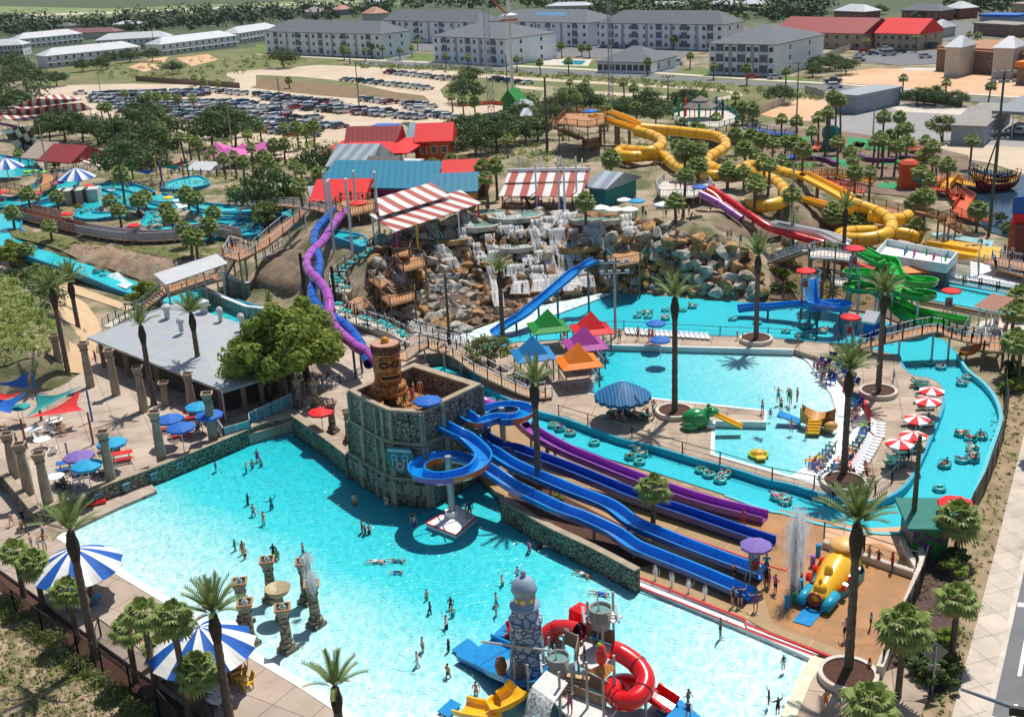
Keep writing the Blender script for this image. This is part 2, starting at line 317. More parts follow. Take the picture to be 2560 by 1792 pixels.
def water(name,tint,t2,scale=1.4,bump=.35,gl=1.0,caust=True,dist=.25):
 m=bpy.data.materials.new(name); m.use_nodes=True; nt=m.node_tree; N=nt.nodes; L=nt.links; N.clear(); MC[name]=m
 out=N.new('ShaderNodeOutputMaterial'); tr=N.new('ShaderNodeBsdfTransparent'); g=N.new('ShaderNodeBsdfGlossy'); g.inputs['Roughness'].default_value=.13
 mx=N.new('ShaderNodeMixShader'); fr=N.new('ShaderNodeFresnel'); fr.inputs['IOR'].default_value=1.33
 geo=N.new('ShaderNodeNewGeometry'); n=N.new('ShaderNodeTexNoise'); n.inputs['Scale'].default_value=scale; n.inputs['Detail'].default_value=4; n.inputs['Distortion'].default_value=.6
 L.new(geo.outputs['Position'],n.inputs['Vector']); bp=N.new('ShaderNodeBump'); bp.inputs['Strength'].default_value=bump; bp.inputs['Distance'].default_value=dist
 L.new(n.outputs['Fac'],bp.inputs['Height']); L.new(bp.outputs['Normal'],g.inputs['Normal']); L.new(bp.outputs['Normal'],fr.inputs['Normal'])
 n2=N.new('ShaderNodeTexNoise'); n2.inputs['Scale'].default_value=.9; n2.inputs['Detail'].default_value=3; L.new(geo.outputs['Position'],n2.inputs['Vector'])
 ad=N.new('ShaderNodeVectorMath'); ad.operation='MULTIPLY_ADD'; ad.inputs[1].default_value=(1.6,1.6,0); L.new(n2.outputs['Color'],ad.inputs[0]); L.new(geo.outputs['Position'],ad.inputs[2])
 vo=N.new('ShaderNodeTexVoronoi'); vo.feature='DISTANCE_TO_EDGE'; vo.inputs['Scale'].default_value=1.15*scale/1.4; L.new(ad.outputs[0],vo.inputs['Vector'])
 r=N.new('ShaderNodeValToRGB'); e=r.color_ramp.elements; e[0].position=0; e[1].position=.26; e[0].color=(*t2,1); e[1].color=(*tint,1); x=e.new(.07); x.color=(*[(a+b)/2 for a,b in zip(tint,t2)],1)  # caustic light network painted into the tint, brightest along the cell edges
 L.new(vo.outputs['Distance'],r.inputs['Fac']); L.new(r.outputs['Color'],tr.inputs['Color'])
 ml=N.new('ShaderNodeMath'); ml.operation='MULTIPLY'; ml.inputs[1].default_value=gl; L.new(fr.outputs[0],ml.inputs[0])
 L.new(ml.outputs[0],mx.inputs['Fac']); L.new(tr.outputs[0],mx.inputs[1]); L.new(g.outputs[0],mx.inputs[2]); L.new(mx.outputs[0],out.inputs['Surface']); return m
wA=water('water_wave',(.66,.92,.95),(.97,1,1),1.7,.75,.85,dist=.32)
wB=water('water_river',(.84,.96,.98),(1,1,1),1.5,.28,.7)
def glow(m,f=.4):
 nt,N,L,b=nodes(m); t=N.new('ShaderNodeBsdfTranslucent'); q=b.inputs['Base Color']
 if q.links: L.new(q.links[0].from_socket,t.inputs['Color'])
 else: t.inputs['Color'].default_value=q.default_value
 mx=N.new('ShaderNodeMixShader'); mx.inputs[0].default_value=f; out=[n for n in N if n.type=='OUTPUT_MATERIAL'][0]; L.new(b.outputs[0],mx.inputs[1]); L.new(t.outputs[0],mx.inputs[2])
 if b.inputs['Alpha'].links or b.inputs['Alpha'].default_value<1:
  tr=N.new('ShaderNodeBsdfTransparent'); m2=N.new('ShaderNodeMixShader'); L.new(tr.outputs[0],m2.inputs[1]); L.new(mx.outputs[0],m2.inputs[2])
  if b.inputs['Alpha'].links: L.new(b.inputs['Alpha'].links[0].from_socket,m2.inputs[0]); L.remove(b.inputs['Alpha'].links[0]); b.inputs['Alpha'].default_value=1
  else: m2.inputs[0].default_value=b.inputs['Alpha'].default_value; b.inputs['Alpha'].default_value=1
  L.new(m2.outputs[0],out.inputs['Surface'])
 else: L.new(mx.outputs[0],out.inputs['Surface'])
foam=M('white_foam',(.80,.85,.86),.6,c2=(.30,.50,.50),scale=1.6,detail=8,bump=.4,contrast=(.35,.6))
# ---------------- terrain sheet: one sheet to the horizon
def ground():
 ys=[-60,20,40]; y=46
 while y<420: ys.append(y); y*=1.0105
 while y<6500: ys.append(y); y*=1.12
 ts=np.concatenate([np.linspace(-4,-.62,6)[:-1],np.linspace(-.62,.62,190),np.linspace(.62,4,6)[1:]])
 P=[(t*max(y,60),y) for y in ys for t in ts]; h=Hs(P)-.06; A=np.array(P)
 h=h+np.where(h>.3,(np.sin(A[:,0]*.9)*np.cos(A[:,1]*.7)*.25),0)
 m=len(ts); mb=MB(); mb.v=[(p[0],p[1],float(z)) for p,z in zip(P,h)]
 mb.f=[(r*m+c,r*m+c+1,(r+1)*m+c+1,(r+1)*m+c) for r in range(len(ys)-1) for c in range(m-1)]; mb.m=[0]*len(mb.f)
 return mb
gm=M('park_ground',(.40,.31,.22),.95,c2=(.10,.11,.04),scale=.16,detail=12,bump=.6,bscale=2,contrast=(.38,.62))
nt_,N_,L_,b_=nodes(gm)   # far beyond the park the ground turns to woodland green
g_=N_.new('ShaderNodeNewGeometry'); sx=N_.new('ShaderNodeSeparateXYZ'); L_.new(g_.outputs['Position'],sx.inputs[0]); mr=N_.new('ShaderNodeMapRange'); mr.inputs[1].default_value=520; mr.inputs[2].default_value=640; L_.new(sx.outputs[1],mr.inputs[0])
mx_=N_.new('ShaderNodeMix'); mx_.data_type='RGBA'; L_.new(mr.outputs[0],mx_.inputs[0]); L_.new(b_.inputs['Base Color'].links[0].from_socket,mx_.inputs[6]); mx_.inputs[7].default_value=(.07,.10,.045,1); L_.new(mx_.outputs[2],b_.inputs['Base Color'])
struct('ground',ground(),gm,smooth=True)
# ---------------- far country patches (draped sheets)
def sheet(name,px,mat,off,res=None): return drape(name,px,mat,off,res=res)
GR=[(100,160),(640,120),(1280,140),(1920,180),(2000,225),(2080,262),(2000,300),(1900,305),(1500,290),(1280,262),(1100,240),(900,262),(640,240),(560,222),(250,212),(60,215)]
sheet('grass_field',GR,grass,.01)
sheet('sand_car_park',[(20,240),(120,215),(336,210),(560,214),(640,222),(780,238),(1060,262),(1100,245),(1300,262),(1180,300),(1120,330),(900,400),(700,400),(560,380),(450,330),(200,300)],sand,.05,res=12)
sheet('sand_track',[(556,186),(600,178),(800,163),(1130,178),(1290,192),(1500,205),(1780,222),(1850,232),(1858,240),(1830,247),(1795,251),(1790,246),(1830,238),(1820,231),(1750,226),(1500,211),(1290,199),(1130,190),(1125,205),(1100,225),(1120,262),(1060,262),(1010,236),(905,212),(820,199),(740,192),(640,188),(640,215),(620,222),(570,216),(590,200)],sand,.03)
sheet('sand_track',[(1290,214),(1460,228),(1620,236),(1700,245),(1698,249),(1600,243),(1440,234),(1290,221)],sand,.034)
sheet('dirt_bank',[(640,197),(700,199),(850,214),(1060,240),(1078,258),(1000,262),(900,252),(760,236),(640,226)],M('bank',(.27,.17,.10),.95,c2=(.16,.12,.06),scale=.25,detail=9,bump=.5),.045)
sheet('dirt_mounds',[(320,168),(380,148),(420,142),(400,172),(360,180)],sando,.03)
sheet('dirt_mounds',[(440,146),(520,136),(545,150),(480,166)],sando,.03)
sheet('road',[(862,157),(980,150),(1130,160),(1280,170),(1616,187),(1920,207),(2060,215),(2200,226),(2400,240),(2600,252),(2600,266),(2400,252),(2275,244),(2068,228),(1920,216),(1700,202),(1280,180),(1100,172),(900,162)],asph,.04)
sheet('pavement',[(640,135),(900,148),(1280,163),(1660,182),(1920,199),(2100,209),(2400,232),(2600,245),(2600,249),(2400,236),(2100,213),(1920,203),(1660,186),(1280,167),(900,151),(640,137)],concw,.045)
sheet('lawn',[(640,110),(1290,150),(1700,172),(1700,181),(1280,162),(900,147),(640,134)],grassb,.03)
sheet('lawn',[(1760,172),(1930,185),(2060,205),(2060,212),(1920,198),(1730,186)],grassb,.03)
sheet('asphalt_yard',[(1030,120),(1070,100),(1180,95),(1350,105),(1700,118),(1740,125),(1700,150),(1700,180),(1660,182),(1640,175),(1640,152),(1350,140),(1290,128),(1040,128),(1000,158),(960,156)],asph,.05)
sheet('asphalt_yard',[(2190,125),(2350,128),(2340,160),(2250,165),(2120,150)],asph,.05)
sheet('pool_deck_far',[(1340,146),(1480,150),(1470,166),(1350,164)],concw,.055)
sheet('apartment_pool_water',[(1403,157),(1410,151),(1465,153),(1455,163),(1410,162)],M('far_pool',(.02,.42,.5),.1,var=0),.07)
sheet('construction_sand',[(2110,182),(2180,172),(2400,172),(2600,180),(2600,245),(2400,232),(2180,214),(2100,208)],sando,.03)
sheet('pavement',[(2260,170),(2600,172),(2600,182),(2250,177)],concw,.05)
sheet('sand_lot',[(1900,287),(2010,243),(2065,252),(2080,285),(2050,305),(1960,300)],sando,.04)
sheet('asphalt_lot',[(2070,300),(2140,285),(2200,252),(2300,260),(2420,268),(2560,310),(2600,400),(2400,366),(2300,352),(2110,348)],M('asphalt_pale',(.33,.32,.31),.9,c2=(.27,.265,.26),scale=.06,detail=8),.04)
sheet('concrete_apron',[(2220,266),(2420,270),(2400,288),(2250,280)],concw,.055)
sheet('sand_road',[(2330,355),(2600,372),(2600,450),(2480,410),(2330,385)],sand,.06)
sheet('asphalt_yard',[(2000,60),(2250,50),(2600,60),(2600,90),(2400,100),(2180,120),(2000,90)],asph,.02)
sheet('runway_grass',[(-200,12),(260,22),(640,8),(1000,-8),(1000,12),(640,26),(300,50),(-200,58)],M('airfield_grass',(.20,.25,.10),.95,var=.2,scale=.02),.02)
sheet('runway',[(60,37),(300,30),(640,15),(900,4),(900,6),(640,18),(300,34),(60,41)],concw,.06); sheet('runway',[(60,46),(180,42),(180,46),(60,50)],concw,.06)
# ---------------- wave pool
def coping(name,px,z0,z1,w,mat,zp=None,closed=False,k=None,label=None):
 pts=[W(a,b,z1 if zp is None else zp) for a,b in px]; pts=[Vector((p.x,p.y,0)) for p in pts]
 if k: pts=smoothpath(pts,k)
 return struct(name,ribbon(MB(),pts,w,z0,z1),mat)
pool=[(700,1010),(732,1062),(560,1132),(378,1208),(392,1227),(297,1267),(150,1325),(120,1340),(274,1415),(420,1500),(476,1532),(640,1640),(752,1705),(836,1760),(900,1800),(960,1850),(1960,1850),(2046,1644),(1920,1594),(1700,1502),(1523,1437),(1364,1350),(1250,1280),(1240,1230),(1300,1150),(1100,1000),(900,950)]
ga,gb=W(274,1415),W(906,1790); nrm=Vector((-(gb-ga).y,(gb-ga).x,0)).normalized(); 
if nrm.dot(W(1000,1300)-ga)<0: nrm=-nrm
def basin2(name,stops,A,nA,lA,B,nB,lB,nz=.15):
 m=M(name,stops[0][1],.5,var=0); nt,N,L,b=nodes(m); g=N.new('ShaderNodeNewGeometry'); outs=[]
 for P,n,l in((A,nA,lA),(B,nB,lB)):
  v=N.new('ShaderNodeVectorMath'); v.operation='SUBTRACT'; v.inputs[1].default_value=(P.x,P.y,0); L.new(g.outputs['Position'],v.inputs[0])
  t=N.new('ShaderNodeVectorMath'); t.operation='DOT_PRODUCT'; t.inputs[1].default_value=(n.x/l,n.y/l,0); L.new(v.outputs[0],t.inputs[0]); outs.append(t.outputs['Value'])
 mn=N.new('ShaderNodeMath'); mn.operation='MINIMUM'; L.new(outs[0],mn.inputs[0]); L.new(outs[1],mn.inputs[1])
 no=N.new('ShaderNodeTexNoise'); no.inputs['Scale'].default_value=.12; no.inputs['Detail'].default_value=3; L.new(g.outputs['Position'],no.inputs['Vector'])
 ma=N.new('ShaderNodeMath'); ma.operation='MULTIPLY_ADD'; ma.inputs[1].default_value=nz; L.new(no.outputs['Fac'],ma.inputs[0]); L.new(mn.outputs[0],ma.inputs[2])
 r=N.new('ShaderNodeValToRGB'); e=r.color_ramp.elements
 while len(e)<len(stops): e.new(.5)
 for x,(p,c) in zip(e,stops): x.position=p; x.color=(*c,1)
 L.new(ma.outputs[0],r.inputs['Fac']); L.new(r.outputs['Color'],b.inputs['Base Color']); return m
rB=W(2046,1644); nB=(W(1900,1600)-W(2046,1644)); nB.z=0; nB.normalize()
poolM=basin2('wave_pool_floor',[(.13,(.86,.87,.85)),(.30,(.55,.82,.83)),(.50,(.06,.68,.74)),(.8,(.006,.58,.66)),(1,(.004,.47,.57))],ga,nrm,29,rB,nB,52)
drape('pool_floor',[(600,1000)]+pool[2:],poolM,.02)
slabs={}
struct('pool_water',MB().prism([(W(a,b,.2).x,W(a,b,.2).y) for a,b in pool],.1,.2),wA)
# ---------------- river, waterfall pool, kids pool share one basin
Wout=[(1050,850),(1144,842),(1280,792),(1350,765),(1512,733),(1607,735),(1672,738),(1756,747),(1920,757),(2010,760),(2113,780),(2180,790),(2256,820),(2360,850),(2395,885),(2418,922),(2460,956),(2488,992),(2502,1034),(2497,1068),(2477,1124),(2452,1194),(2421,1261),(2360,1310),(2284,1325),(2228,1333),(2161,1328),(2099,1317),(2040,1306),(1996,1292),(1956,1281),(1915,1273),(1812,1236),(1635,1180),(1518,1146),(1448,1118),(1300,1070),(1180,1030),(1110,960),(1050,900)]
rivM=M('river_floor',(.006,.56,.66),.5,c2=(.005,.50,.60),scale=.1,detail=2)
drape('river_floor',Wout,rivM,.02)
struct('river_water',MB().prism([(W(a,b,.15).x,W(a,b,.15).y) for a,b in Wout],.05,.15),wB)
bluW=M('pool_wall_blue',(.02,.36,.50),.5,var=.1,scale=.6)
riv_in=[(1204,961),(1280,1001),(1342,1026),(1417,1046),(1546,1093),(1630,1113),(1742,1146),(1840,1172),(1920,1197),(1984,1211),(2077,1239),(2144,1251),(2203,1247),(2248,1225),(2278,1194),(2304,1144),(2323,1102),(2354,1026),(2360,995),(2354,962),(2320,942),(2290,939),(2259,917),(2247,887)]
kids=[(1984,873),(2063,900),(2116,965),(2158,992),(2180,1034),(2180,1074),(2161,1113),(2127,1160),(2094,1194),(2077,1219),(1979,1191),(1920,1174),(1781,1135),(1784,1051),(1913,1053),(1915,1026),(1627,995),(1473,984),(1505,861)]
DK=.75
slab('pool_deck',riv_in+kids[1:]+[(1480,830),(1420,850),(1290,856),(1215,880),(1160,900)],DK,conc)
slab('pool_deck',[(1505,861),(1480,830),(1521,822),(1770,839),(1920,844),(2144,865),(2247,887),(2063,900),(1984,873)],DK,conc)
coping('pool_kerb',riv_in,.0,DK+.02,.3,bluW,k=3)
coping('pool_kerb',[(1204,961),(1160,900),(1215,876),(1290,853),(1420,847),(1480,828),(1521,820),(1770,837),(1920,842),(2144,863),(2247,887)],0,DK+.02,.3,bluW)
coping('pool_kerb',Wout[14:33],0,.7,.35,M('pool_wall_pale',(.10,.50,.60),.5,var=.1),k=3)
coping('pool_kerb',[(2077,1219),(1979,1191),(1920,1174),(1781,1135),(1784,1051),(1913,1053),(1915,1026),(1627,995),(1473,984),(1505,861),(1984,873)],0,.8,.45,M('kerb_pale',(.62,.66,.64),.6,var=.1))
kM=basin('kids_floor',(.006,.60,.70),(.88,.89,.87),W(1560,960),W(2035,936),mid=(.62,(.30,.74,.78)))
drape('kids_pool_floor',kids,kM,.04)
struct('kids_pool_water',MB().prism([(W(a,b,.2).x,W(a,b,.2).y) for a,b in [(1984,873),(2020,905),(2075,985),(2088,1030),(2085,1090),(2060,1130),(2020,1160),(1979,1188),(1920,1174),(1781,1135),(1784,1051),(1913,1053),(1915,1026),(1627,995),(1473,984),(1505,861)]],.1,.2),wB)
slab('white_beach',[(1984,873),(2063,900),(2116,965),(2158,992),(2180,1034),(2180,1074),(2161,1113),(2127,1160),(2094,1194),(2077,1219),(1979,1188),(2020,1162),(2063,1132),(2088,1090),(2092,1030),(2078,985),(2022,905)],.24,beach,zp=.24)
coping('red_kerb',[(2110,960),(2140,985),(2160,1000),(2176,1034),(2180,1074),(2165,1108),(2127,1156),(2094,1190)],.2,.95,.28,redC,k=3)
for i,z in enumerate((.95,1.3)):
 pass
# ---------------- splash pads
pad=[(1200,1010),(1300,1062),(1448,1122),(1518,1150),(1635,1184),(1812,1240),(1915,1277),(1956,1285),(2040,1310),(2099,1321),(2161,1332),(2228,1337),(2284,1329),(2300,1420),(2200,1665),(2194,1682),(1920,1576),(1862,1544),(1599,1440),(1430,1372),(1260,1250),(1190,1180),(1100,1060)]
slab('splash_pad',pad,.6,padtan)
drape('splash_pad_wet',[(1880,1300),(1956,1290),(2040,1312),(2099,1323),(2161,1334),(2228,1339),(2284,1331),(2298,1420),(2196,1660),(2190,1678),(1930,1576),(1900,1480),(1860,1400)],conco,.604,z=0)
drape('splash_pad_tan',[(2060,1380),(2200,1375),(2296,1425),(2290,1345),(2284,1332),(2161,1336),(2060,1322)],M('pad_peach',(.62,.36,.2),.5,var=.15,scale=.5),.608,z=0)
drape('mulch_bed',[(1290,1190),(1400,1250),(1560,1330),(1640,1385),(1650,1420),(1599,1436),(1430,1368),(1270,1252)],mulch,.61,z=0)
slab('white_steps',[(1521,1430),(1594,1438),(1859,1546),(1920,1573),(2046,1636),(2035,1648),(1920,1597),(1700,1505)],.38,white,zp=.38)
slab('white_steps',[(1594,1441),(1859,1549),(1920,1574),(1930,1568),(1862,1540),(1599,1434)],.52,white,zp=.52)
coping('red_kerb',[(1523,1437),(1700,1504),(1920,1594),(2035,1637)],.34,.41,.12,redC)
coping('red_kerb',[(1599,1442),(1862,1546),(1868,1560),(1920,1580),(2105,1650),(2194,1684)],.58,.65,.14,redC)
coping('red_kerb',[(1660,1320),(1930,1415),(1965,1425),(1980,1400)],.6,.66,.12,redC)
coping('pad_wall',[(2300,1350),(2306,1400),(2297,1425),(2210,1640),(2200,1665)],.3,1.3,.45,concw)
coping('pad_wall',[(2060,1352),(2160,1385),(2290,1428)],.5,1.15,.5,concw)
coping('pad_wall',[(2255,1345),(2296,1425)],.5,1.15,.4,concw)
slab('deck_corner',[(2046,1640),(2194,1686),(2260,1660),(2330,1700),(2300,1800),(2200,1850),(1940,1850),(1970,1792)],.35,conc)
coping('beach_edge',[(2046,1642),(2010,1700),(1970,1792),(1940,1850)],.1,.4,.9,M('chipped_cream',(.72,.68,.5),.8,var=.25,scale=2))
# ---------------- left plaza
P1=[(-260,1040),(17,1200),(92,1290),(145,1262),(285,1211),(414,1163),(557,1104),(735,1054),(905,1165),(960,1120),(1090,960),(1050,850),(900,800),(860,830),(700,880),(480,860),(300,900),(230,880),(160,905),(60,930),(0,960),(-260,985)]
plz=M('plaza_concrete',(.54,.44,.35),.85,c2=(.38,.29,.225),scale=.28,detail=9,bump=.1,contrast=(.35,.62))
joints(plz,3.0,R(-25)); slab('plaza',P1,1.2,plz)
side=[(-200,1180),(17,1215),(92,1305),(160,1280),(285,1225),(378,1208),(392,1227),(297,1267),(168,1328),(150,1340),(274,1415),(420,1502),(476,1532),(640,1642),(752,1707),(836,1762),(900,1805),(940,1850),(600,1850),(512,1790),(392,1709),(297,1639),(202,1572),(106,1499),(0,1423),(-200,1300)]
slab('poolside_walk',side,.32,M('walk_concrete',(.50,.40,.32),.88,c2=(.37,.29,.23),scale=.3,detail=9,bump=.15))
coping('beach_edge',[(168,1330),(150,1340),(274,1415),(420,1502),(476,1532),(640,1642),(752,1707),(836,1762),(900,1805)],.1,.36,.7,beach)
drape('mulch_strip',[(-200,1300),(0,1423),(106,1499),(202,1572),(297,1639),(392,1709),(512,1790),(600,1850),(420,1850),(350,1760),(252,1682),(120,1584),(56,1528),(0,1478),(-200,1350)],mulch,.02)
drape('scrub_field',[(-400,1380),(-200,1350),(0,1470),(56,1528),(120,1584),(252,1682),(350,1760),(430,1860),(-400,1990)],scrub,.01)
# ---------------- right verge
drape('mulch_bed',[(2300,1400),(2360,1400),(2390,1460),(2380,1540),(2380,1600),(2400,1660),(2360,1730),(2300,1740),(2220,1690),(2205,1650),(2260,1530)],mulchP,.03)
drape('verge',[(2500,900),(2620,900),(2620,1090),(2560,1085),(2497,1342),(2379,1792),(2360,1880),(2200,1880),(2300,1720),(2220,1680),(2300,1420),(2450,1230),(2505,1040)],M('verge_sand',(.42,.30,.20),.95,c2=(.17,.14,.06),scale=.5,detail=9,bump=.4),.01)
slab('pavement',[(2620,1060),(2560,1085),(2497,1342),(2379,1792),(2355,1880),(2440,1880),(2463,1792),(2510,1590),(2560,1372),(2640,1100)],.12,M('pavement_concrete',(.60,.51,.42),.85,var=.2,scale=.4))
slab('kerb',[(2640,1100),(2560,1372),(2510,1590),(2463,1792),(2440,1880),(2456,1880),(2479,1792),(2524,1590),(2572,1372),(2660,1100)],.14,concw)
drape('road',[(2660,1100),(2572,1372),(2524,1590),(2479,1792),(2456,1880),(3000,1880),(3000,1100)],asph,.03)
drape('road_marking',[(2543,1690),(2560,1600),(2570,1600),(2553,1690)],white,.034); drape('road_marking',[(2530,1792),(2535,1760),(2545,1760),(2540,1792)],white,.034)
drape('road_marking',[(2545,1506),(2600,1512),(2600,1522),(2543,1516)],white,.038)
drape('road_marking',[(2480,1790),(2600,1830),(2600,1840),(2478,1800)],white,.038)
joints(MC['pavement_concrete'],2.2,R(-17)); joints(MC['walk_concrete'],3.2,R(32))
drape('path',[(120,740),(170,730),(215,760),(245,800),(255,830),(240,880),(235,940),(130,940),(175,880),(170,830),(150,780)],pathm,.06,res=5)
drape('path',[(0,600),(40,640),(150,700),(340,770),(330,782),(140,720),(60,690),(20,700),(0,680)],pathm,.05,res=5)
# ---------------- labels made from what a thing stands by
LAND={'':0}
LMK=[]   # (px,py,phrase)
def lmk(x,y,ph): LMK.append((x,y,ph))
REG=[]
ORD=['first','second','third','fourth','fifth','sixth','seventh','eighth','ninth','tenth','eleventh','twelfth','thirteenth','fourteenth','fifteenth','sixteenth','seventeenth','eighteenth','nineteenth','twentieth','twenty-first','twenty-second','twenty-third','twenty-fourth','twenty-fifth','twenty-sixth','twenty-seventh','twenty-eighth','twenty-ninth','thirtieth']+['thirty-%s'%x for x in('first','second','third','fourth','fifth','sixth','seventh','eighth','ninth')]+['fortieth']+['forty-%s'%x for x in('first','second','third','fourth','fifth','sixth','seventh','eighth','ninth')]
def reg(o,desc,fam,prep='by'): REG.append((o,desc,fam,prep)); return o
def autolabel():
 by={}
 for o,d,fam,prep in REG:
  p=o.location; x,y=pix(p); 
  L=sorted(LMK,key=lambda l:(l[0]-x)**2+((l[1]-y)*1.6)**2)[0]; by.setdefault((d,L[2],prep),[]).append((math.hypot(L[0]-x,(L[1]-y)*1.6),o))
 for (d,ph,prep),v in by.items():
  v.sort(key=lambda t:t[0])
  for i,(_,o) in enumerate(v):
   t=f"{d} {prep} {ph}"; q='' if len(v)==1 else f", {ORD[min(i,len(ORD)-1)]} out from it"; o['label']=t+(q if len((t+q).replace('-',' ').split())<=16 else q[:-8])
# ---------------- foliage
leafD=M('leaf_dark',(.11,.175,.05),.6,c2=(.05,.095,.03),scale=.9,spec=.3); leafM=M('leaf_mid',(.32,.38,.06),.6,c2=(.15,.22,.035),scale=.8,spec=.3)
leafO=M('leaf_olive',(.26,.29,.08),.6,c2=(.13,.18,.045),scale=.8); palmL=M('palm_leaf',(.36,.43,.12),.5,c2=(.17,.26,.065),scale=2.5,spec=.4); dateL=M('date_leaf',(.27,.35,.11),.5,c2=(.12,.17,.06),scale=2.5,spec=.4)
deadL=M('dead_leaf',(.42,.30,.11),.8,var=.3,scale=3); bark=M('bark',(.16,.12,.09),.95,var=.4,scale=3,bump=.5); barkP=M('palm_bark',(.20,.155,.12),.95,c2=(.09,.065,.05),scale=5,bump=.5); barkD=M('palm_boots',(.11,.08,.055),.95,c2=(.03,.022,.018),scale=6,bump=.8)
for m_ in (leafD,leafM,leafO,palmL,dateL): glow(m_,.35)
def leafcloud(mb,centres,n,size,r_,sq=.7,mi=0):
 for c,rad in centres:
  for _ in range(n):
   d=Vector((r_.gauss(0,1),r_.gauss(0,1),r_.gauss(0,1))).normalized(); p=Vector(c)+Vector((d.x,d.y,d.z*sq))*rad*(r_.random()**.33)
   nrm=(d+Vector((r_.uniform(-.6,.6),r_.uniform(-.6,.6),r_.uniform(-.2,.9)))).normalized(); t=nrm.cross(Vector((r_.random(),r_.random(),r_.random()))).normalized(); u=nrm.cross(t); s=size*r_.uniform(.6,1.3)
   mb.add([p-t*s,p+u*s*.6,p+t*s,p-u*s*.6],[(0,1,2,3)],mi)
def tree_proto(nm,w,h,th,seed,mat,n=46,size=.34,nc=46,multi=False):
 r_=random.Random(seed); root=thing(nm); t=MB(); tips=[]
 for k in range(3 if multi else 1):
  b=Vector((r_.uniform(-.2,.2)*(k>0),r_.uniform(-.2,.2)*(k>0),-.3)); m=Vector((r_.uniform(-.5,.5)*(1+k),r_.uniform(-.5,.5)*(1+k),th)); t.cyl(b,m,.035*h,.024*h,7)
  for j in range(5):
   a=2*math.pi*j/5+r_.random(); e=m+Vector((math.cos(a)*w*.3,math.sin(a)*w*.3,(h-th)*r_.uniform(.25,.6))); t.cyl(m,e,.02*h,.007*h,5); tips.append(e)
 t.build('trunk',bark,root,smooth=True)
 c=MB(); cs=[]
 for i in range(nc):
  a=r_.random()*2*math.pi; q=r_.random()**.55; z=r_.random(); rr=w*.5*q*math.sqrt(max(.05,1-(z-.35)**2*1.9)); cs.append(((math.cos(a)*rr,math.sin(a)*rr,th+(h-th)*(.12+.8*z)*(1-.35*q*q)),w*r_.uniform(.10,.17)))
 leafcloud(c,cs,n,size,r_); c.build('crown',mat,root); return root
oak=[tree_proto('oak_tree',12,9,3,1,leafD),tree_proto('oak_tree',11,8.5,2.6,5,leafD)]
lite=[tree_proto('leafy_tree',9,8,2.6,2,leafM,n=120,size=.26,nc=60,multi=True),tree_proto('leafy_tree',7,6,2.2,9,leafO,n=60,size=.22,nc=34,multi=True)]
shrub=[tree_proto('shrub',2.2,1.5,.2,3,leafM,n=50,size=.13,nc=16),tree_proto('shrub',2.4,1.6,.2,4,leafD,n=50,size=.14,nc=16)]
def fanpalm(seed,nl=36,R0=1.5):
 r_=random.Random(seed); root=thing('sabal_palm'); t=MB(); rings=[]
 for k in range(9):
  z=k/8; rr=.23*(1.25 if k==0 else 1.0)-.03*z; rings.append([Vector((rr*math.cos(2*math.pi*i/8)+.05*math.sin(3*z),rr*math.sin(2*math.pi*i/8),z)) for i in range(8)])
 t.loft(rings,True,0); t.build('trunk',barkP,root,smooth=True)
 c=MB()
 c.lathe((0,0,0),[(.2,-.7),(.36,-.45),(.30,0),(.1,.25)],8,1)
 for i in range(nl):
  a=i*2.39996+r_.random()*.3; el=math.radians(85-125*((i+.5)/nl)**.9); dead=i>nl-5
  d=Vector((math.cos(a)*math.cos(el),math.sin(a)*math.cos(el),math.sin(el))); L=R0*r_.uniform(.55,.75); p=d*L; sd=d.cross(Vector((0,0,1))).normalized(); up=sd.cross(d)
  c.add([sd*.03,sd*-.03,p-sd*.02,p+sd*.02],[(0,1,2,3)],0)
  nb=11; fan=R0*.74*r_.uniform(.85,1.15)
  for j in range(nb):
   b=math.radians(-88+176*j/(nb-1)); dd=(d*math.cos(b)+sd*math.sin(b)); e=p+dd*fan*(1-.25*abs(math.sin(b)))+Vector((0,0,-.32*fan))+up*.1*math.cos(b*3); q=(-d*math.sin(b)+sd*math.cos(b))*fan*.13; m=p+dd*fan*.55+up*.05
   c.add([p,m+q,e,m-q],[(0,1,2,3)],2 if dead else 0)
 c.build('crown',[palmL,barkD,deadL],root); return root
def datepalm(seed,nf=30,boots=True,L0=2.6):
 r_=random.Random(seed); root=thing('date_palm'); t=MB(); rings=[]
 for k in range(25):
  z=k/24; rr=.30*(1.35 if k==0 else 1.0-.22*z)*(1.07 if k%2 else .97); rings.append([Vector((rr*math.cos(2*math.pi*i/9),rr*math.sin(2*math.pi*i/9),z)) for i in range(9)])
 t.loft(rings,True,0); t.build('trunk',barkP,root)
 c=MB(); 
 if boots: c.lathe((0,0,0),[(.23,-2.3),(.30,-2.0),(.42,-1.3),(.44,-.9),(.32,-.35),(.3,-.1),(.1,.2)],9,1)
 for i in range(nf):
  a=i*2.39996; el=math.radians(86-62*(i/nf)); L=L0*r_.uniform(.85,1.1); d=Vector((math.cos(a)*math.cos(el),math.sin(a)*math.cos(el),math.sin(el))); prev=Vector((0,0,.0)); side=d.cross(Vector((0,0,1))).normalized(); n=16
  for k in range(1,n+1):
   dd=(d+Vector((0,0,-.55*(k/n)**1.6))).normalized(); p=prev+dd*L/n; c.add([prev+side*.025,prev-side*.025,p-side*.02,p+side*.02],[(0,1,2,3)],0)
   if k>2:
    up=side.cross(dd)
    for sg in(-1,1):
     e=p+side*sg*.5*(1-.55*k/n)+dd*.3+up*.12; c.add([p-dd*.03,p+dd*.15,e],[(0,1,2)],0)
   prev=p
 c.build('crown',[dateL,barkD],root); return root
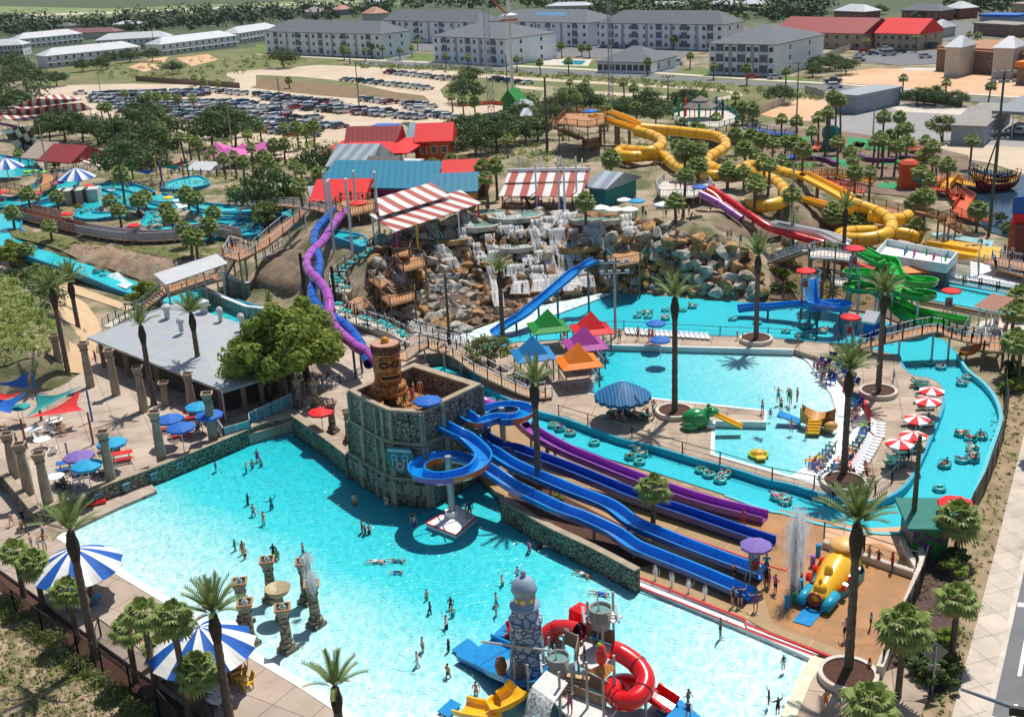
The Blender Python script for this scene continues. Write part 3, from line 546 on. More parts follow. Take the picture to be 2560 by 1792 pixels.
sab=[fanpalm(1),fanpalm(2,28,1.35),fanpalm(3,42,1.6)]; dat=[datepalm(5),datepalm(6,17)]
def plant_palm(src,px,py,h,s=1.0,lean=(0,0),desc=None,loc=None,tw=1.0,fam='palm',zo=0):
 loc=loc or G(px,py,zo); o=place(src,loc,rnd.random()*6,1.0)
 o.rotation_euler=(lean[0],lean[1],rnd.random()*.3); kids_=CH[o.name]
 for k in kids_:
  if k.name.startswith('trunk'): k.scale=(tw,tw,h)
  else: k.location=(0,0,h); k.scale=(s,s,s)
 o['category']='palm tree'; o['group']='date palms' if 'date' in o.name else 'sabal palms'
 reg(o,desc or ('tall feather-leaved palm' if 'date' in o.name else ('short fan-leaved palm' if h<4.5 else 'fan-leaved palm')),fam); return o
# ---------------- people
skins=[M('skin_tan',(.55,.30,.19),.6,var=0),M('skin_light',(.70,.43,.32),.6,var=0),M('skin_brown',(.30,.15,.09),.6,var=0),M('skin_dark',(.09,.045,.03),.6,var=0)]
hairs=[M('hair_dark',(.015,.01,.008),.7,var=0),M('hair_brown',(.09,.045,.02),.7,var=0),M('hair_blond',(.35,.24,.1),.7,var=0)]
SUIT={'navy':(.015,.03,.12),'black':(.012,.012,.015),'red':(.6,.02,.02),'blue':(.02,.12,.5),'teal':(.02,.3,.32),'pink':(.7,.1,.3),'orange':(.8,.2,.03),'white':(.7,.7,.7),'green':(.05,.35,.08),'purple':(.2,.05,.35),'yellow':(.8,.6,.05),'grey':(.2,.22,.25)}
suits={k:M('swimwear_'+k,v,.7,var=.1,scale=8) for k,v in SUIT.items()}
def skinmesh(J,E):
 names=list(J); me=bpy.data.meshes.new('b'); me.from_pydata([J[n][:3] for n in names],[(names.index(a),names.index(b)) for a,b in E],[]); o=bpy.data.objects.new('b',me); col.objects.link(o)
 s=o.modifiers.new('s','SKIN'); s.use_smooth_shade=True
 for i,n in enumerate(names): me.skin_vertices[0].data[i].radius=(J[n][3],J[n][4] if len(J[n])>4 else J[n][3])
 me.skin_vertices[0].data[0].use_root=True
 u=o.modifiers.new('u','SUBSURF'); u.levels=1; u.render_levels=1
 dg=bpy.context.evaluated_depsgraph_get(); m=bpy.data.meshes.new_from_object(o.evaluated_get(dg)); bpy.data.objects.remove(o); return m
EB=[('pel','sp'),('sp','ch'),('ch','nk'),('nk','hd'),('hd','tp'),('pel','hl'),('hl','kl'),('kl','al'),('al','tl'),('pel','hr'),('hr','kr'),('kr','ar'),('ar','tr'),('ch','sl'),('sl','el'),('el','wl'),('wl','fl'),('ch','sr'),('sr','er'),('er','wr'),('wr','fr')]
def pose(kind):
 J=dict(pel=(0,0,.95,.13,.11),sp=(0,0,1.12,.12,.095),ch=(0,0,1.36,.14,.10),nk=(0,0,1.50,.055),hd=(0,0,1.60,.085),tp=(0,.0,1.70,.075),
 hl=(-.10,0,.86,.09),kl=(-.12,-.01,.48,.06),al=(-.12,.0,.08,.04),tl=(-.12,-.15,.03,.035),hr=(.10,0,.86,.09),kr=(.12,-.01,.48,.06),ar=(.12,0,.08,.04),tr=(.12,-.15,.03,.035),
 sl=(-.19,0,1.42,.055),el=(-.27,.02,1.14,.042),wl=(-.28,-.06,.90,.032),fl=(-.27,-.09,.79,.025),sr=(.19,0,1.42,.055),er=(.27,.02,1.14,.042),wr=(.28,-.06,.90,.032),fr=(.27,-.09,.79,.025))
 if kind=='walk': J.update(kl=(-.11,-.18,.52,.06),al=(-.11,-.22,.12,.04),tl=(-.11,-.37,.07,.035),kr=(.11,.08,.48,.06),ar=(.11,.34,.14,.04),tr=(.11,.24,.03,.035),wl=(-.26,.2,.97,.032),fl=(-.25,.25,.88,.025),wr=(.27,-.26,1.0,.032),fr=(.26,-.33,.93,.025))
 if kind=='arms': J.update(el=(-.42,-.05,1.5,.042),wl=(-.45,-.1,1.76,.032),fl=(-.44,-.12,1.88,.025),er=(.40,-.15,1.25,.042),wr=(.5,-.35,1.3,.032),fr=(.53,-.45,1.33,.025))
 if kind=='akimbo': J.update(el=(-.42,.05,1.2,.042),wl=(-.22,-.12,1.08,.032),fl=(-.15,-.15,1.08,.025),er=(.42,.05,1.2,.042),wr=(.22,-.12,1.08,.032),fr=(.15,-.15,1.08,.025))
 if kind=='swim':
  J={k:(v[0],1.0-v[2],.0+ -v[1]*.6,*v[3:]) for k,v in J.items()}; J.update(el=(-.35,-.62,.02,.042),wl=(-.36,-.88,.0,.032),fl=(-.34,-1.0,-.02,.025),er=(.5,-.35,-.05,.042),wr=(.75,-.3,-.12,.032),fr=(.85,-.28,-.15,.025),kl=(-.2,.5,-.02,.06),al=(-.32,.88,-.06,.04),tl=(-.34,1.02,-.06,.035))
 if kind=='float': # reclining in an inner tube
  J=dict(pel=(0,0,.06,.14,.12),sp=(0,.18,.14,.12,.1),ch=(0,.38,.27,.14,.10),nk=(0,.5,.38,.055),hd=(0,.56,.46,.085),tp=(0,.6,.56,.075),
  hl=(-.10,-.08,.10,.09),kl=(-.16,-.46,.32,.06),al=(-.2,-.82,.22,.04),tl=(-.2,-.93,.28,.035),hr=(.10,-.08,.10,.09),kr=(.16,-.46,.32,.06),ar=(.2,-.82,.22,.04),tr=(.2,-.93,.28,.035),
  sl=(-.19,.40,.34,.055),el=(-.46,.3,.30,.042),wl=(-.56,.08,.30,.032),fl=(-.56,-.02,.28,.025),sr=(.19,.40,.34,.055),er=(.46,.3,.30,.042),wr=(.56,.08,.30,.032),fr=(.56,-.02,.28,.025))
 if kind=='sit':
  J.update({k:(v[0],v[1],v[2]-.46,*v[3:]) for k,v in J.items()}); J.update(kl=(-.13,-.45,.5,.06),al=(-.13,-.5,.1,.04),tl=(-.13,-.65,.05,.035),kr=(.13,-.45,.5,.06),ar=(.13,-.5,.1,.04),tr=(.13,-.65,.05,.035),wl=(-.22,-.3,.58,.032),fl=(-.2,-.4,.56,.025),wr=(.22,-.3,.58,.032),fr=(.2,-.4,.56,.025),hl=(-.1,-.08,.48,.09),hr=(.1,-.08,.48,.09))
 return J
PP={}
def nearest_seg(J,p):
 best=None
 for a,b in EB:
  A=Vector(J[a][:3]);B=Vector(J[b][:3]); e=B-A; t=max(0,min(1,(p-A).dot(e)/max(1e-6,e.length_squared))); d=(p-(A+e*t)).length
  if best is None or d<best[0]: best=(d,a,b,t)
 return best
for kd in('stand','walk','arms','akimbo','swim','float','sit'):
 J=pose(kd); me=skinmesh(J,EB); me.name='body_'+kd; V=[v.co.copy() for v in me.vertices]; Nn=[v.normal.copy() for v in me.vertices]; pl=[(tuple(p.vertices),nearest_seg(J,p.center)) for p in me.polygons]
 me.polygons.foreach_set('use_smooth',[True]*len(me.polygons)); me.materials.clear(); me.materials.append(skins[0])
 def gm_(nm,test,off):
  m=bpy.data.meshes.new(nm); fs=[f for f,s in pl if test(s)]; used=sorted({i for f in fs for i in f}); ix={v:i for i,v in enumerate(used)}
  m.from_pydata([tuple(V[i]+Nn[i]*off) for i in used],[],[tuple(ix[i] for i in f) for f in fs]); m.materials.append(suits['navy']); m.polygons.foreach_set('use_smooth',[True]*len(m.polygons)); return m
 seg=lambda s:(s[1],s[2]); TOR=lambda s: seg(s) in(('sp','ch'),('ch','sl'),('ch','sr')) or (seg(s)==('ch','nk') and s[3]<.3) or (seg(s)==('pel','sp'))
 SH=lambda s: (seg(s)==('pel','sp') and s[3]<.55) or seg(s) in(('pel','hl'),('pel','hr')) or (seg(s) in(('hl','kl'),('hr','kr')) and s[3]<.72)
 BR=lambda s:(seg(s)==('pel','sp') and s[3]<.3) or seg(s) in(('pel','hl'),('pel','hr')) or (seg(s) in(('hl','kl'),('hr','kr')) and s[3]<.18)
 TE=lambda s: TOR(s) or (seg(s) in(('sl','el'),('sr','er')) and s[3]<.8)
 PP[kd]=(me,{'shorts':[gm_('swim_shorts',SH,.014)],'suit':[gm_('swimsuit',lambda s:TOR(s) or BR(s),.012)],'shirt':[gm_('swim_shorts',SH,.014),gm_('rash_shirt',TE,.016)],'bikini':[gm_('bikini_bottom',BR,.012),gm_('bikini_top',lambda s:seg(s)==('sp','ch') and s[3]>.55,.012)]},gm_('hair',lambda s:seg(s)==('hd','tp') ,.018))
HAIRW={}
def person(kind,loc,rz,wear='shorts',cols=('navy',),sk=0,hr=0,s=1.0,desc='person',label=None,sink=0,fam='people',prep='by'):
 me,ws,hm=PP[kind]; o=bpy.data.objects.new('person',me); col.objects.link(o); o.location=(loc[0],loc[1],loc[2]-sink); o.rotation_euler=(0,0,rz); o.scale=(s,s,s)
 def setm(ob,m): ob.material_slots[0].link='OBJECT'; ob.material_slots[0].material=m
 setm(o,skins[sk]); h=bpy.data.objects.new('hair',hm); col.objects.link(h); h.parent=o; setm(h,hairs[hr])
 for i,m in enumerate(ws[wear]): g=bpy.data.objects.new(m.name.split('.')[0],m); col.objects.link(g); g.parent=o; setm(g,suits[cols[min(i,len(cols)-1)]])
 o['category']='person'; o['group']='people at the water park'
 if label: o['label']=label
 else: reg(o,desc,fam,prep)
 return o
WN={'shorts':'shorts','suit':'swimsuit','shirt':'shirt and shorts','bikini':'bikini'}
def rperson(kind,loc,rz=None,sink=0,where='standing',s=None,prep='by',wear=None,cl=None):
 wear=wear or rnd.choice(['shorts','shorts','suit','shirt','bikini']); c=cl or rnd.choice(['navy','black','red','blue','teal','pink','orange','white','green','purple','black','navy']); c2=rnd.choice(['blue','black','white','red','navy','grey'])
 child=rnd.random()<.3; sc_=s or (rnd.uniform(.68,.8) if child else rnd.uniform(.93,1.05)); cols=(c2,c) if wear=='shirt' else (c,)
 return person(kind,loc,rnd.random()*6.28 if rz is None else rz,wear,cols,rnd.choice([0,0,1,1,2,3]),rnd.choice([0,0,0,1,1,2]),sc_,desc=f"{'child' if child else 'person'} in {c} {WN[wear] if wear!='shirt' else 'shirt'} {where}",sink=sink,prep=prep)
# ---------------- small furniture prototypes
def umb_proto(nm,Rr,h,n,matA,matB=None,rise=.35,pole=.03,drop=.12,ribs=True,pm=None,seg=4,scal=.0):
 root=thing(nm); m=MB(); prev=None; N=n*seg
 rings=[]
 for k in range(7):
  q=k/6; rr=Rr*q; rings.append([Vector(((rr*(1-scal*q*q*math.sin(math.pi*((i%seg)/seg))))*math.cos(2*math.pi*i/N),(rr*(1-scal*q*q*math.sin(math.pi*((i%seg)/seg))))*math.sin(2*math.pi*i/N),h+rise*Rr*(1-q**1.35)-(.05*Rr*q*q*math.sin(math.pi*((i%seg)/seg)) if seg>1 else 0))) for i in range(N)])
 rings.append([v+Vector((0,0,-drop)) for v in rings[-1]])
 m.loft(rings,True,0,mf=lambda k,i:(i//seg)%2 if matB else 0); m.build('canopy',[matA,matB or matA],root)
 p=MB().cyl((0,0,0),(0,0,h+rise*Rr+.12),pole,pole,7); p.build('pole',pm or white,root)
 if ribs:
  for i in range(0,n,max(1,n//8)): 
   a=2*math.pi*i/n; MB().beam((0,0,h+rise*Rr*.6),(Rr*.97*math.cos(a),Rr*.97*math.sin(a),h-.02),.03,.03).build('rib',steel,root)
 return root
def chair_proto(nm,frame,sling,lounge=True):
 root=thing(nm)
 if lounge:
  MB().box((0,-.35,.33),(.62,1.2,.05)).build('seat',sling,root); b=MB(); b.box((0,.52,.55),(.62,.75,.05),tilt=Matrix.Rotation(R(38),3,'X')); b.build('backrest',sling,root)
  for x in(-.28,.28):
   for y in(-.85,.2): MB().box((x,y,.16),(.06,.06,.32)).build('leg',frame,root)
   MB().box((x,-.1,.50),(.06,.5,.04)).build('armrest',frame,root)
 else:
  s=MB()
  for k in range(5): s.box((0,-.25+.11*k,.36-.03*k),(.54,.09,.03))
  s.build('seat',sling,root); b=MB()
  for k in range(5): b.box((-.22+.11*k,.36,.62),(.09,.03,.75),tilt=Matrix.Rotation(R(-22),3,'X'))
  b.build('backrest',sling,root)
  for x in(-.33,.33): MB().box((x,-.02,.52),(.12,.7,.03)).build('armrest',frame,root); MB().box((x*.95,-.28,.26),(.05,.08,.52)).build('leg',frame,root); MB().box((x*.95,.28,.22),(.05,.08,.46)).build('leg',frame,root)
 return root
plast=lambda n,c:M('plastic_'+n,c,.4,var=.08,scale=3)
PLC={'teal':plast('teal',(.01,.16,.13)),'blue':plast('blue',(.01,.10,.45)),'lime':plast('lime',(.35,.55,.04)),'red':plast('red',(.65,.05,.03)),'orange':plast('orange',(.8,.3,.03)),'white':plast('white',(.78,.79,.8)),'yellow':plast('yellow',(.8,.5,.03)),'navy':plast('navy',(.01,.03,.16)),'black':plast('black',(.02,.02,.02)),'sky':plast('sky',(.02,.30,.62)),'purple':plast('purple',(.35,.15,.5)),'green':plast('green',(.02,.25,.1))}
CH_P={}
def chair(kind,c,loc,rz,s=1.0,desc=None,prep='by'):
 k=(kind,c)
 if k not in CH_P: CH_P[k]=chair_proto('lounger' if kind else 'slatted_chair',PLC[c],PLC[c],bool(kind))
 o=place(CH_P[k],loc,rz,s); o['category']='lounger' if kind else 'chair'; o['group']=f"{c} {'loungers' if kind else 'slatted chairs'}"; reg(o,desc or f"{c} {'lounger' if kind else 'slatted beach chair'}",'chair',prep); return o
def tube_proto(c): 
 root=MB().torus((0,0,.14),.43,.17,20,8).build('inner_tube',c,None,smooth=True,loc=(0,0,0)); MB().box((0,.43,.33),(.2,.05,.03)).build('handle',PLC['navy'],root); MB().box((0,-.43,.33),(.2,.05,.03)).build('handle',PLC['navy'],root); return root
TBP={}
def itube(loc,c='teal',desc='empty turquoise inner tube floating',s=1.0,prep='by'):
 if c not in TBP: TBP[c]=tube_proto({'teal':tealS,'lime':shiny('tube_lime',(.35,.75,.03))}[c])
 o=place(TBP[c],loc,rnd.random()*6,s); o['category']='inner tube'; o['group']='inner tubes'; reg(o,desc,'tube',prep); return o
def picnic_proto(mt):
 root=thing('picnic_table'); MB().box((0,0,.75),(1.9,.75,.05)).build('tabletop',mt,root)
 for y in(-.75,.75): MB().box((0,y,.45),(1.9,.28,.05)).build('bench',mt,root)
 for x in(-.65,.65): MB().beam((x,-.62,0),(x,.2,.74),.06,.06).beam((x,.62,0),(x,-.2,.74),.06,.06).beam((x,-.75,.41),(x,.75,.41),.06,.06).build('leg_frame',black,root)
 return root
# ---------------- cars
CARC=[('white',(.76,.77,.78),10),('black',(.012,.013,.015),5),('dark blue',(.015,.035,.09),3),('silver',(.48,.50,.52),5),('grey',(.12,.13,.14),4),('red',(.42,.015,.02),1),('maroon',(.14,.01,.02),1),('blue',(.015,.10,.36),1),('teal',(.02,.16,.18),1)]
carm={n:M('car_paint_'+n.replace(' ','_'),c,.25,var=0,spec=.6,coat=.6) for n,c,_ in CARC}
def car_proto(kind):
 L,Wd,Hh={'sedan':(4.7,1.8,1.42),'suv':(4.8,1.9,1.75),'pickup':(5.6,1.95,1.8),'van':(5.6,2.0,2.3)}[kind]
 l=L/2; P={'sedan':[(-l,.35),(-l,.85),(-l+.9,.98),(l-1.2,.9),(l,.72),(l,.35)],'suv':[(-l,.4),(-l,1.05),(-l+.2,1.1),(l-1.2,1.02),(l,.85),(l,.4)],'pickup':[(-l,.5),(-l,1.1),(-l+2.0,1.1),(l-1.4,1.12),(l,.98),(l,.5)],'van':[(-l,.4),(-l,1.3),(-l+.1,1.35),(l-.9,1.25),(l,.95),(l,.4)]}[kind]
 C={'sedan':[(-l+.55,.98),(-l+1.3,Hh),(l-2.1,Hh),(l-1.15,.93)],'suv':[(-l+.05,1.08),(-l+.35,Hh),(l-1.9,Hh),(l-1.15,1.03)],'pickup':[(-l+1.9,1.1),(-l+2.1,Hh),(l-2.0,Hh),(l-1.35,1.12)],'van':[(-l+.02,1.3),(-l+.1,Hh),(l-1.5,Hh),(l-.8,1.25)]}[kind]
 m=MB()
 def ext(pts,w0,w1,zs,mi):
  n=len(pts); vs=[]
  for sg in(-1,1):
   for x,z in pts:
    t=(z-zs[0])/(zs[1]-zs[0]); vs.append((x,sg*(w0+(w1-w0)*t)/2,z))
  m.add(vs,[tuple(range(n)) ,tuple(range(n,2*n))[::-1]]+[(i,n+i,n+(i+1)%n,(i+1)%n) for i in range(n)],mi)
 ext(P,Wd,Wd*.96,(.35,1.1),0); ext(C,Wd*.92,Wd*.78,(1.0,Hh),0)
 for x in(-l+.95,l-.95):
  for y in(-Wd/2+.08,Wd/2-.08): m.cyl((x,y-.12,.34),(x,y+.12,.34),.34,.34,10,1)
 if kind=='pickup': m.box((-l+.95,0,1.105),(1.7,Wd*.8,.03),mi=1)
 body=m.build('parked_car',[carm['white'],PLC['black']],None,loc=(0,0,0))
 g=MB(); n=len(C); z0,z1=1.0,Hh
 def wy(z): t=(z-1.0)/(Hh-1.0); return Wd*(.92+(.78-.92)*t)/2
 def q(a,b): return [C[a][0]+(C[b][0]-C[a][0])*.0,0]
 for sg in(-1,1):
  pts=[]; cx=sum(p[0] for p in C)/4; cz=sum(p[1] for p in C)/4
  for x,z in C: X=cx+(x-cx)*.86; Zz=cz+(z-cz)*.66+.01; pts.append((X,sg*(wy(Zz)+.012),Zz))
  g.add(pts,[(0,1,2,3) if sg<0 else (3,2,1,0)])
 for a,b,sg in((0,1,-1),(3,2,1)):
  A=C[a];B=C[b]; vs=[]
  for t in(.12,.88):
   x=A[0]+(B[0]-A[0])*t+sg*.02; z=A[1]+(B[1]-A[1])*t+.012
   for s2 in(-1,1): vs.append((x,s2*wy(z)*.88,z))
  g.add(vs,[(0,1,3,2)])
 g.build('windows',glass,body); return body
CARP={k:car_proto(k) for k in('sedan','suv','pickup','van')}
def car(loc,rz,kind=None,c=None,group='cars in the sand car park',label=None):
 kind=kind or rnd.choice(['sedan','sedan','suv','suv','suv','pickup']); c=c or rnd.choices([x[0] for x in CARC],[x[2] for x in CARC])[0]
 o=place(CARP[kind],loc,rz); o.material_slots[0].link='OBJECT'; o.material_slots[0].material=carm[c]; o['category']='car'; o['group']=group
 if label: o['label']=label
 return o,c,kind
# ---------------- stone, tower, slides
def stonemat(name,c,c2,scale=1.1,zs=1.6,mort=(.05,.05,.045)):
 m=M(name,c,.85,c2=c2,scale=.7,detail=8); nt,N,L,b=nodes(m); g=N.new('ShaderNodeNewGeometry'); mp=N.new('ShaderNodeMapping'); mp.inputs['Scale'].default_value=(1,1,zs); L.new(g.outputs['Position'],mp.inputs['Vector'])
 v=N.new('ShaderNodeTexVoronoi'); v.feature='DISTANCE_TO_EDGE'; v.distance='MANHATTAN' if False else v.distance; v.inputs['Scale'].default_value=scale; L.new(mp.outputs[0],v.inputs['Vector'])
 r=N.new('ShaderNodeValToRGB'); e=r.color_ramp.elements; e[0].position=.02; e[1].position=.09; e[0].color=(0,0,0,1); e[1].color=(1,1,1,1); L.new(v.outputs['Distance'],r.inputs['Fac'])
 src=b.inputs['Base Color'].links[0].from_socket; mx=N.new('ShaderNodeMix'); mx.data_type='RGBA'; L.new(r.outputs['Color'],mx.inputs[0]); mx.inputs[6].default_value=(*mort,1); L.new(src,mx.inputs[7]); L.new(mx.outputs[2],b.inputs['Base Color'])
 bp=N.new('ShaderNodeBump'); bp.inputs['Distance'].default_value=.12; L.new(r.outputs['Color'],bp.inputs['Height']); L.new(bp.outputs['Normal'],b.inputs['Normal']); return m
stone=stonemat('tower_stone',(.33,.29,.22),(.15,.15,.125),1.9,1.3); stoneW=stonemat('wall_stone',(.32,.31,.22),(.12,.14,.11),2.0,1.3); trimS=M('stone_trim',(.44,.35,.25),.85,c2=(.28,.22,.155),scale=1.2,bump=.2); trimG=M('stone_trim_grey',(.34,.32,.25),.85,c2=(.17,.18,.14),scale=1.2,bump=.3)
pstone=stonemat('pillar_stone',(.36,.30,.21),(.2,.17,.12),.9,2.6,(.10,.08,.06)); pillar=M('pillar_plain',(.38,.33,.25),.85,c2=(.22,.17,.12),scale=.8,bump=.2); terra=M('terracotta',(.42,.22,.10),.8,var=.2,scale=3)
maskT=M('mask_teal',(.03,.17,.20),.6,var=.35,scale=3); maskP=M('mask_pale',(.30,.50,.55),.6,var=.2,scale=5); maskR=M('mask_pink',(.55,.30,.28),.6,var=.1)
def q3(x,y,z=0): return W(880+x/3.09,800+y/3.09,z)
tw=[(877,976),(937,1009),(974,1024),(1052,1029),(1195,961),(1035,911)]
T9=[W(a,b,9) for a,b in tw]; TC=sum(T9,Vector())/len(T9)
def tsc(s,ex=0): return [(TC.x+(p.x-TC.x)*s,TC.y+(p.y-TC.y)*s) for p in T9]
base=(TC.x,TC.y,0); lmk(1010,1180,'the stone tower')
tow=thing('stone_tower',base,'tall mossy stone tower with open top, standing in the wave pool','tower')
MB().prism(tsc(1.17),-.1,2.6).build('foundation_wall',stone,tow); MB().prism(tsc(1.20),2.6,2.85).build('ledge',trimG,tow)
MB().prism(tsc(1.08),2.85,5.9).build('middle_wall',stone,tow); MB().prism(tsc(1.11),5.9,6.15).build('ledge',trimG,tow)
m=MB(); o_=tsc(1.02); i_=tsc(.93); n=len(o_)
for k in range(n):
 a,b,c,d=o_[k],o_[(k+1)%n],i_[(k+1)%n],i_[k]; vs=[(p[0],p[1],z) for z in(6.15,8.85) for p in(a,b,c,d)]; m.add(vs,[(0,1,5,4),(2,3,7,6),(4,5,6,7),(1,2,6,5),(3,0,4,7)],0)
m.build('parapet_wall',stone,tow)
m=MB(); o_=tsc(1.05); i_=tsc(.90)
for k in range(n):
 a,b,c,d=o_[k],o_[(k+1)%n],i_[(k+1)%n],i_[k]; vs=[(p[0],p[1],z) for z in(8.85,9.06) for p in(a,b,c,d)]; m.add(vs,[(0,1,5,4),(2,3,7,6),(4,5,6,7),(3,2,1,0)],0)
m.build('parapet_cap',trimS,tow); MB().prism(tsc(.935),6.2,7.0).build('roof_deck',conco,tow)
pm=MB(); pn=[]
for k in range(n):
 for s,z0,z1,w_,cnt in((1.19,0,2.6,.7,5),(1.10,2.85,5.9,.6,5),(1.04,6.15,8.85,.5,6)):
  T=tsc(s); a=Vector((*T[k],0)); b=Vector((*T[(k+1)%n],0)); L_=(b-a).length; cc=max(2,int(L_/2.2)); an=math.atan2((b-a).y,(b-a).x)
  for j in range(cc+1):
   p=a.lerp(b,j/cc); MB().box((p.x,p.y,(z0+z1)/2),(w_*(.8+.4*((j*7+k*3)%5)/5),.22,z1-z0-.01),rz=an).build('pilaster',[trimG,stone,trimS][(j*5+k)%3 if (j+k)%2 else 0],tow)
for k in range(1,4):   # carved friezes
 T=tsc(1.205); a=Vector((*T[k-1],0)); b=Vector((*T[k],0)); an=math.atan2((b-a).y,(b-a).x)
 for j in range(4):
  p=a.lerp(b,(j+.5)/4); f=MB().box((p.x,p.y,1.75),(.7,.12,1.0),rz=an); f.sphere((p.x,p.y,1.8),.25,8,5); f.build('carved_panel',trimG,tow)
def mask(loc,w,h,rz,nm,label,cat='wall mask',mx=None):
 r=thing(nm,loc,label,cat,'teal masks on the pool walls',rz=rz); n=20; pts=[]
 for i in range(n):
  a=2*math.pi*i/n; x=math.cos(a)*w/2*(1 if math.sin(a)>0 else (1-.25*abs(math.sin(a)))); z=math.sin(a)*h/2 if math.sin(a)<0 else min(h*.38,math.sin(a)*h*.5); pts.append((x,z))
 m=MB(); m.add([(x,-.10,z) for x,z in pts]+[(x*1.08,.05,z*1.08) for x,z in pts],[tuple(range(n))[::-1] if False else tuple(range(n))]+[(i,n+i,n+(i+1)%n,(i+1)%n) for i in range(n)]); 
 o=m.build('face_plate',maskT,None,loc=(0,0,0)); o.parent=r
 m=MB(); m.box((0,-.13,h*.30),(w*.85,.06,h*.10))
 for s in(-1,1):
  m.torus((s*w*.2,-.13,h*.06),w*.10,w*.03,10,5,normal=(0,1,0)); m.box((s*w*.12,-.13,-h*.14),(w*.04,.06,h*.25)); m.box((s*w*.27,-.13,-h*.14),(w*.03,.06,h*.3))
 o=m.build('painted_lines',maskP,None,loc=(0,0,0)); o.parent=r
 o=MB().torus((0,-.14,-h*.25),w*.12,w*.05,12,5,normal=(0,1,0)).build('mouth',maskR,None,loc=(0,0,0)); o.parent=r
 return r
T=tsc(1.08); a=Vector((*T[2],0)); b=Vector((*T[3],0)); mid=a.lerp(b,.3); an=math.atan2((b-a).y,(b-a).x); out=Vector((math.sin(an),-math.cos(an),0))
mask((mid.x+out.x*.5,mid.y+out.y*.5,4.75),2.6,2.7,an,'tower_mask','big teal tiki mask on the front face of the stone tower')
totm=M('totem_wood',(.58,.20,.035),.45,c2=(.10,.03,.01),scale=2.6,detail=6,spec=.5,bump=.5,contrast=(.35,.62)); totd=M('totem_dark',(.05,.015,.008),.6,var=.2); tott=M('totem_teeth',(.50,.26,.09),.5,var=.15); totp=M('totem_top',(.55,.32,.24),.6,c2=(.40,.18,.11),scale=1.2)
tp=W(977,1018,7.0); lmk(968,900,'the carved totem')
to=thing('tiki_totem',tp,'orange carved wooden tiki head on a post above the tower deck','totem')
MB().cyl((tp.x,tp.y,7),(tp.x,tp.y,8.5),.62,.62,12).build('post',totd,to)
MB().lathe(tp,[(0,1.35),(1.5,1.4),(1.72,1.6),(1.75,1.85),(1.5,1.98),(1.62,2.15),(1.6,2.4),(1.2,2.55)],28).build('base_ring',totm,to,smooth=True)
MB().lathe(tp,[(1.15,2.5),(1.27,2.7),(1.22,3.4),(1.3,4.2),(1.25,5.2),(1.32,5.5),(1.30,6.25),(1.24,6.33)],28).build('head',totm,to,smooth=True)
MB().lathe(tp,[(1.25,6.32),(.0,6.36)],28).build('flat_top',totp,to); MB().lathe(tp,[(0.34,6.3),(.38,6.5),(.3,6.8),(.1,6.88),(0,6.88)],12).build('knob',M('knob_orange',(.6,.25,.02),.4,var=.15),to,smooth=True)
fa=R(-72)
def tpos(a,z,r=1.3): return Vector((tp.x+math.cos(fa+a)*r,tp.y+math.sin(fa+a)*r,7+z-0))
def tband(mb,pts,w=.07,r=1.33,mi=0):
 w*=1.35
 P=[tpos(a,z,r) for a,z in pts]
 for i in range(len(P)-1): mb.cyl(P[i],P[i+1],w,w,6,mi)
m=MB()
for k in range(24): a=2*math.pi*k/24; tband(m,[(a,5.75),(a+.13,6.05),(a+.26,5.75)],.045,1.31)
tband(m,[(2*math.pi*k/24,5.62) for k in range(25)],.05,1.30); tband(m,[(2*math.pi*k/24,6.15) for k in range(25)],.05,1.30)
m.build('zigzag_groove',totd,to)
for s in(-1,1):
 e=MB(); tband(e,[(s*.45+.3*math.cos(t),4.55+.22*math.sin(t)) for t in [i*math.pi/6 for i in range(13)]],.06,1.3); e.build('eye',totd,to)
 e=MB(); tband(e,[(s*.15,5.05),(s*.5,5.15),(s*.85,4.85)],.12,1.32); e.build('brow',totm,to)
MB().sphere(tpos(0,4.1,1.42),.3,10,6,0,(1,1,1.4)).build('nose',totm,to,smooth=True)
m=MB(); 
for k in range(9): a=-.6+1.2*k/8; m.sphere(tpos(a,3.35,1.12),.3,8,5,0,(1,1,1.1))
m.build('mouth',totd,to); m=MB()
for k in range(9): a=-.55+1.1*k/8; m.box(tpos(a,3.12,1.33),(.16,.16,.2),rz=fa+a); m.box(tpos(a,3.62,1.33),(.16,.16,.16),rz=fa+a)
m.build('teeth',tott,to); m=MB(); tband(m,[(-.75,3.4),(-.6,3.75),(0,3.85),(.6,3.75),(.75,3.4),(.6,2.98),(0,2.88),(-.6,2.98),(-.75,3.4)],.1,1.3); m.build('lip',totm,to)
# ---------------- slides by the tower
def slide(nm,label,path,kind,w,h,mats,ring=0,base=None,supports=(),k=6,outf=None,supm=None,cat='water slide',n=12,sr=.14):
 P=smoothpath(path,k); p0=P[len(P)//2]; r=thing(nm,(p0.x,p0.y,max(0,min(p.z for p in P)-.2)),label,cat); m=MB()
 if kind=='tube': tube(m,P,w,n,0,ring,1); m.build('tube',mats,r,smooth=False)
 else: flume(m,P,w,h,box=(kind=='box'),outf=outf); m.build('channel',mats,r)
 if kind=='tube': 
  me=r.children[0].data
  for p in me.polygons: p.use_smooth=(p.material_index==0)
 for s in supports:
  if isinstance(s,(int,float)): q=P[min(len(P)-1,int(s*(len(P)-1)))]; g=H(q.x,q.y); MB().cyl((q.x,q.y,g-.1),(q.x,q.y,q.z-(.05 if kind!='tube' else w*.8)),sr,sr,8).build('support_post',supm or steel,r)
  else: MB().cyl(s[0],s[1],s[2],s[2],12).build('support_post',supm or steel,r)
 return r,P
pc=W(1131,1292,.3)
A=[q3(585,765,6.75),q3(690,845,6.4),q3(800,905,6.1),q3(890,950,5.8)]
Rr=2.75
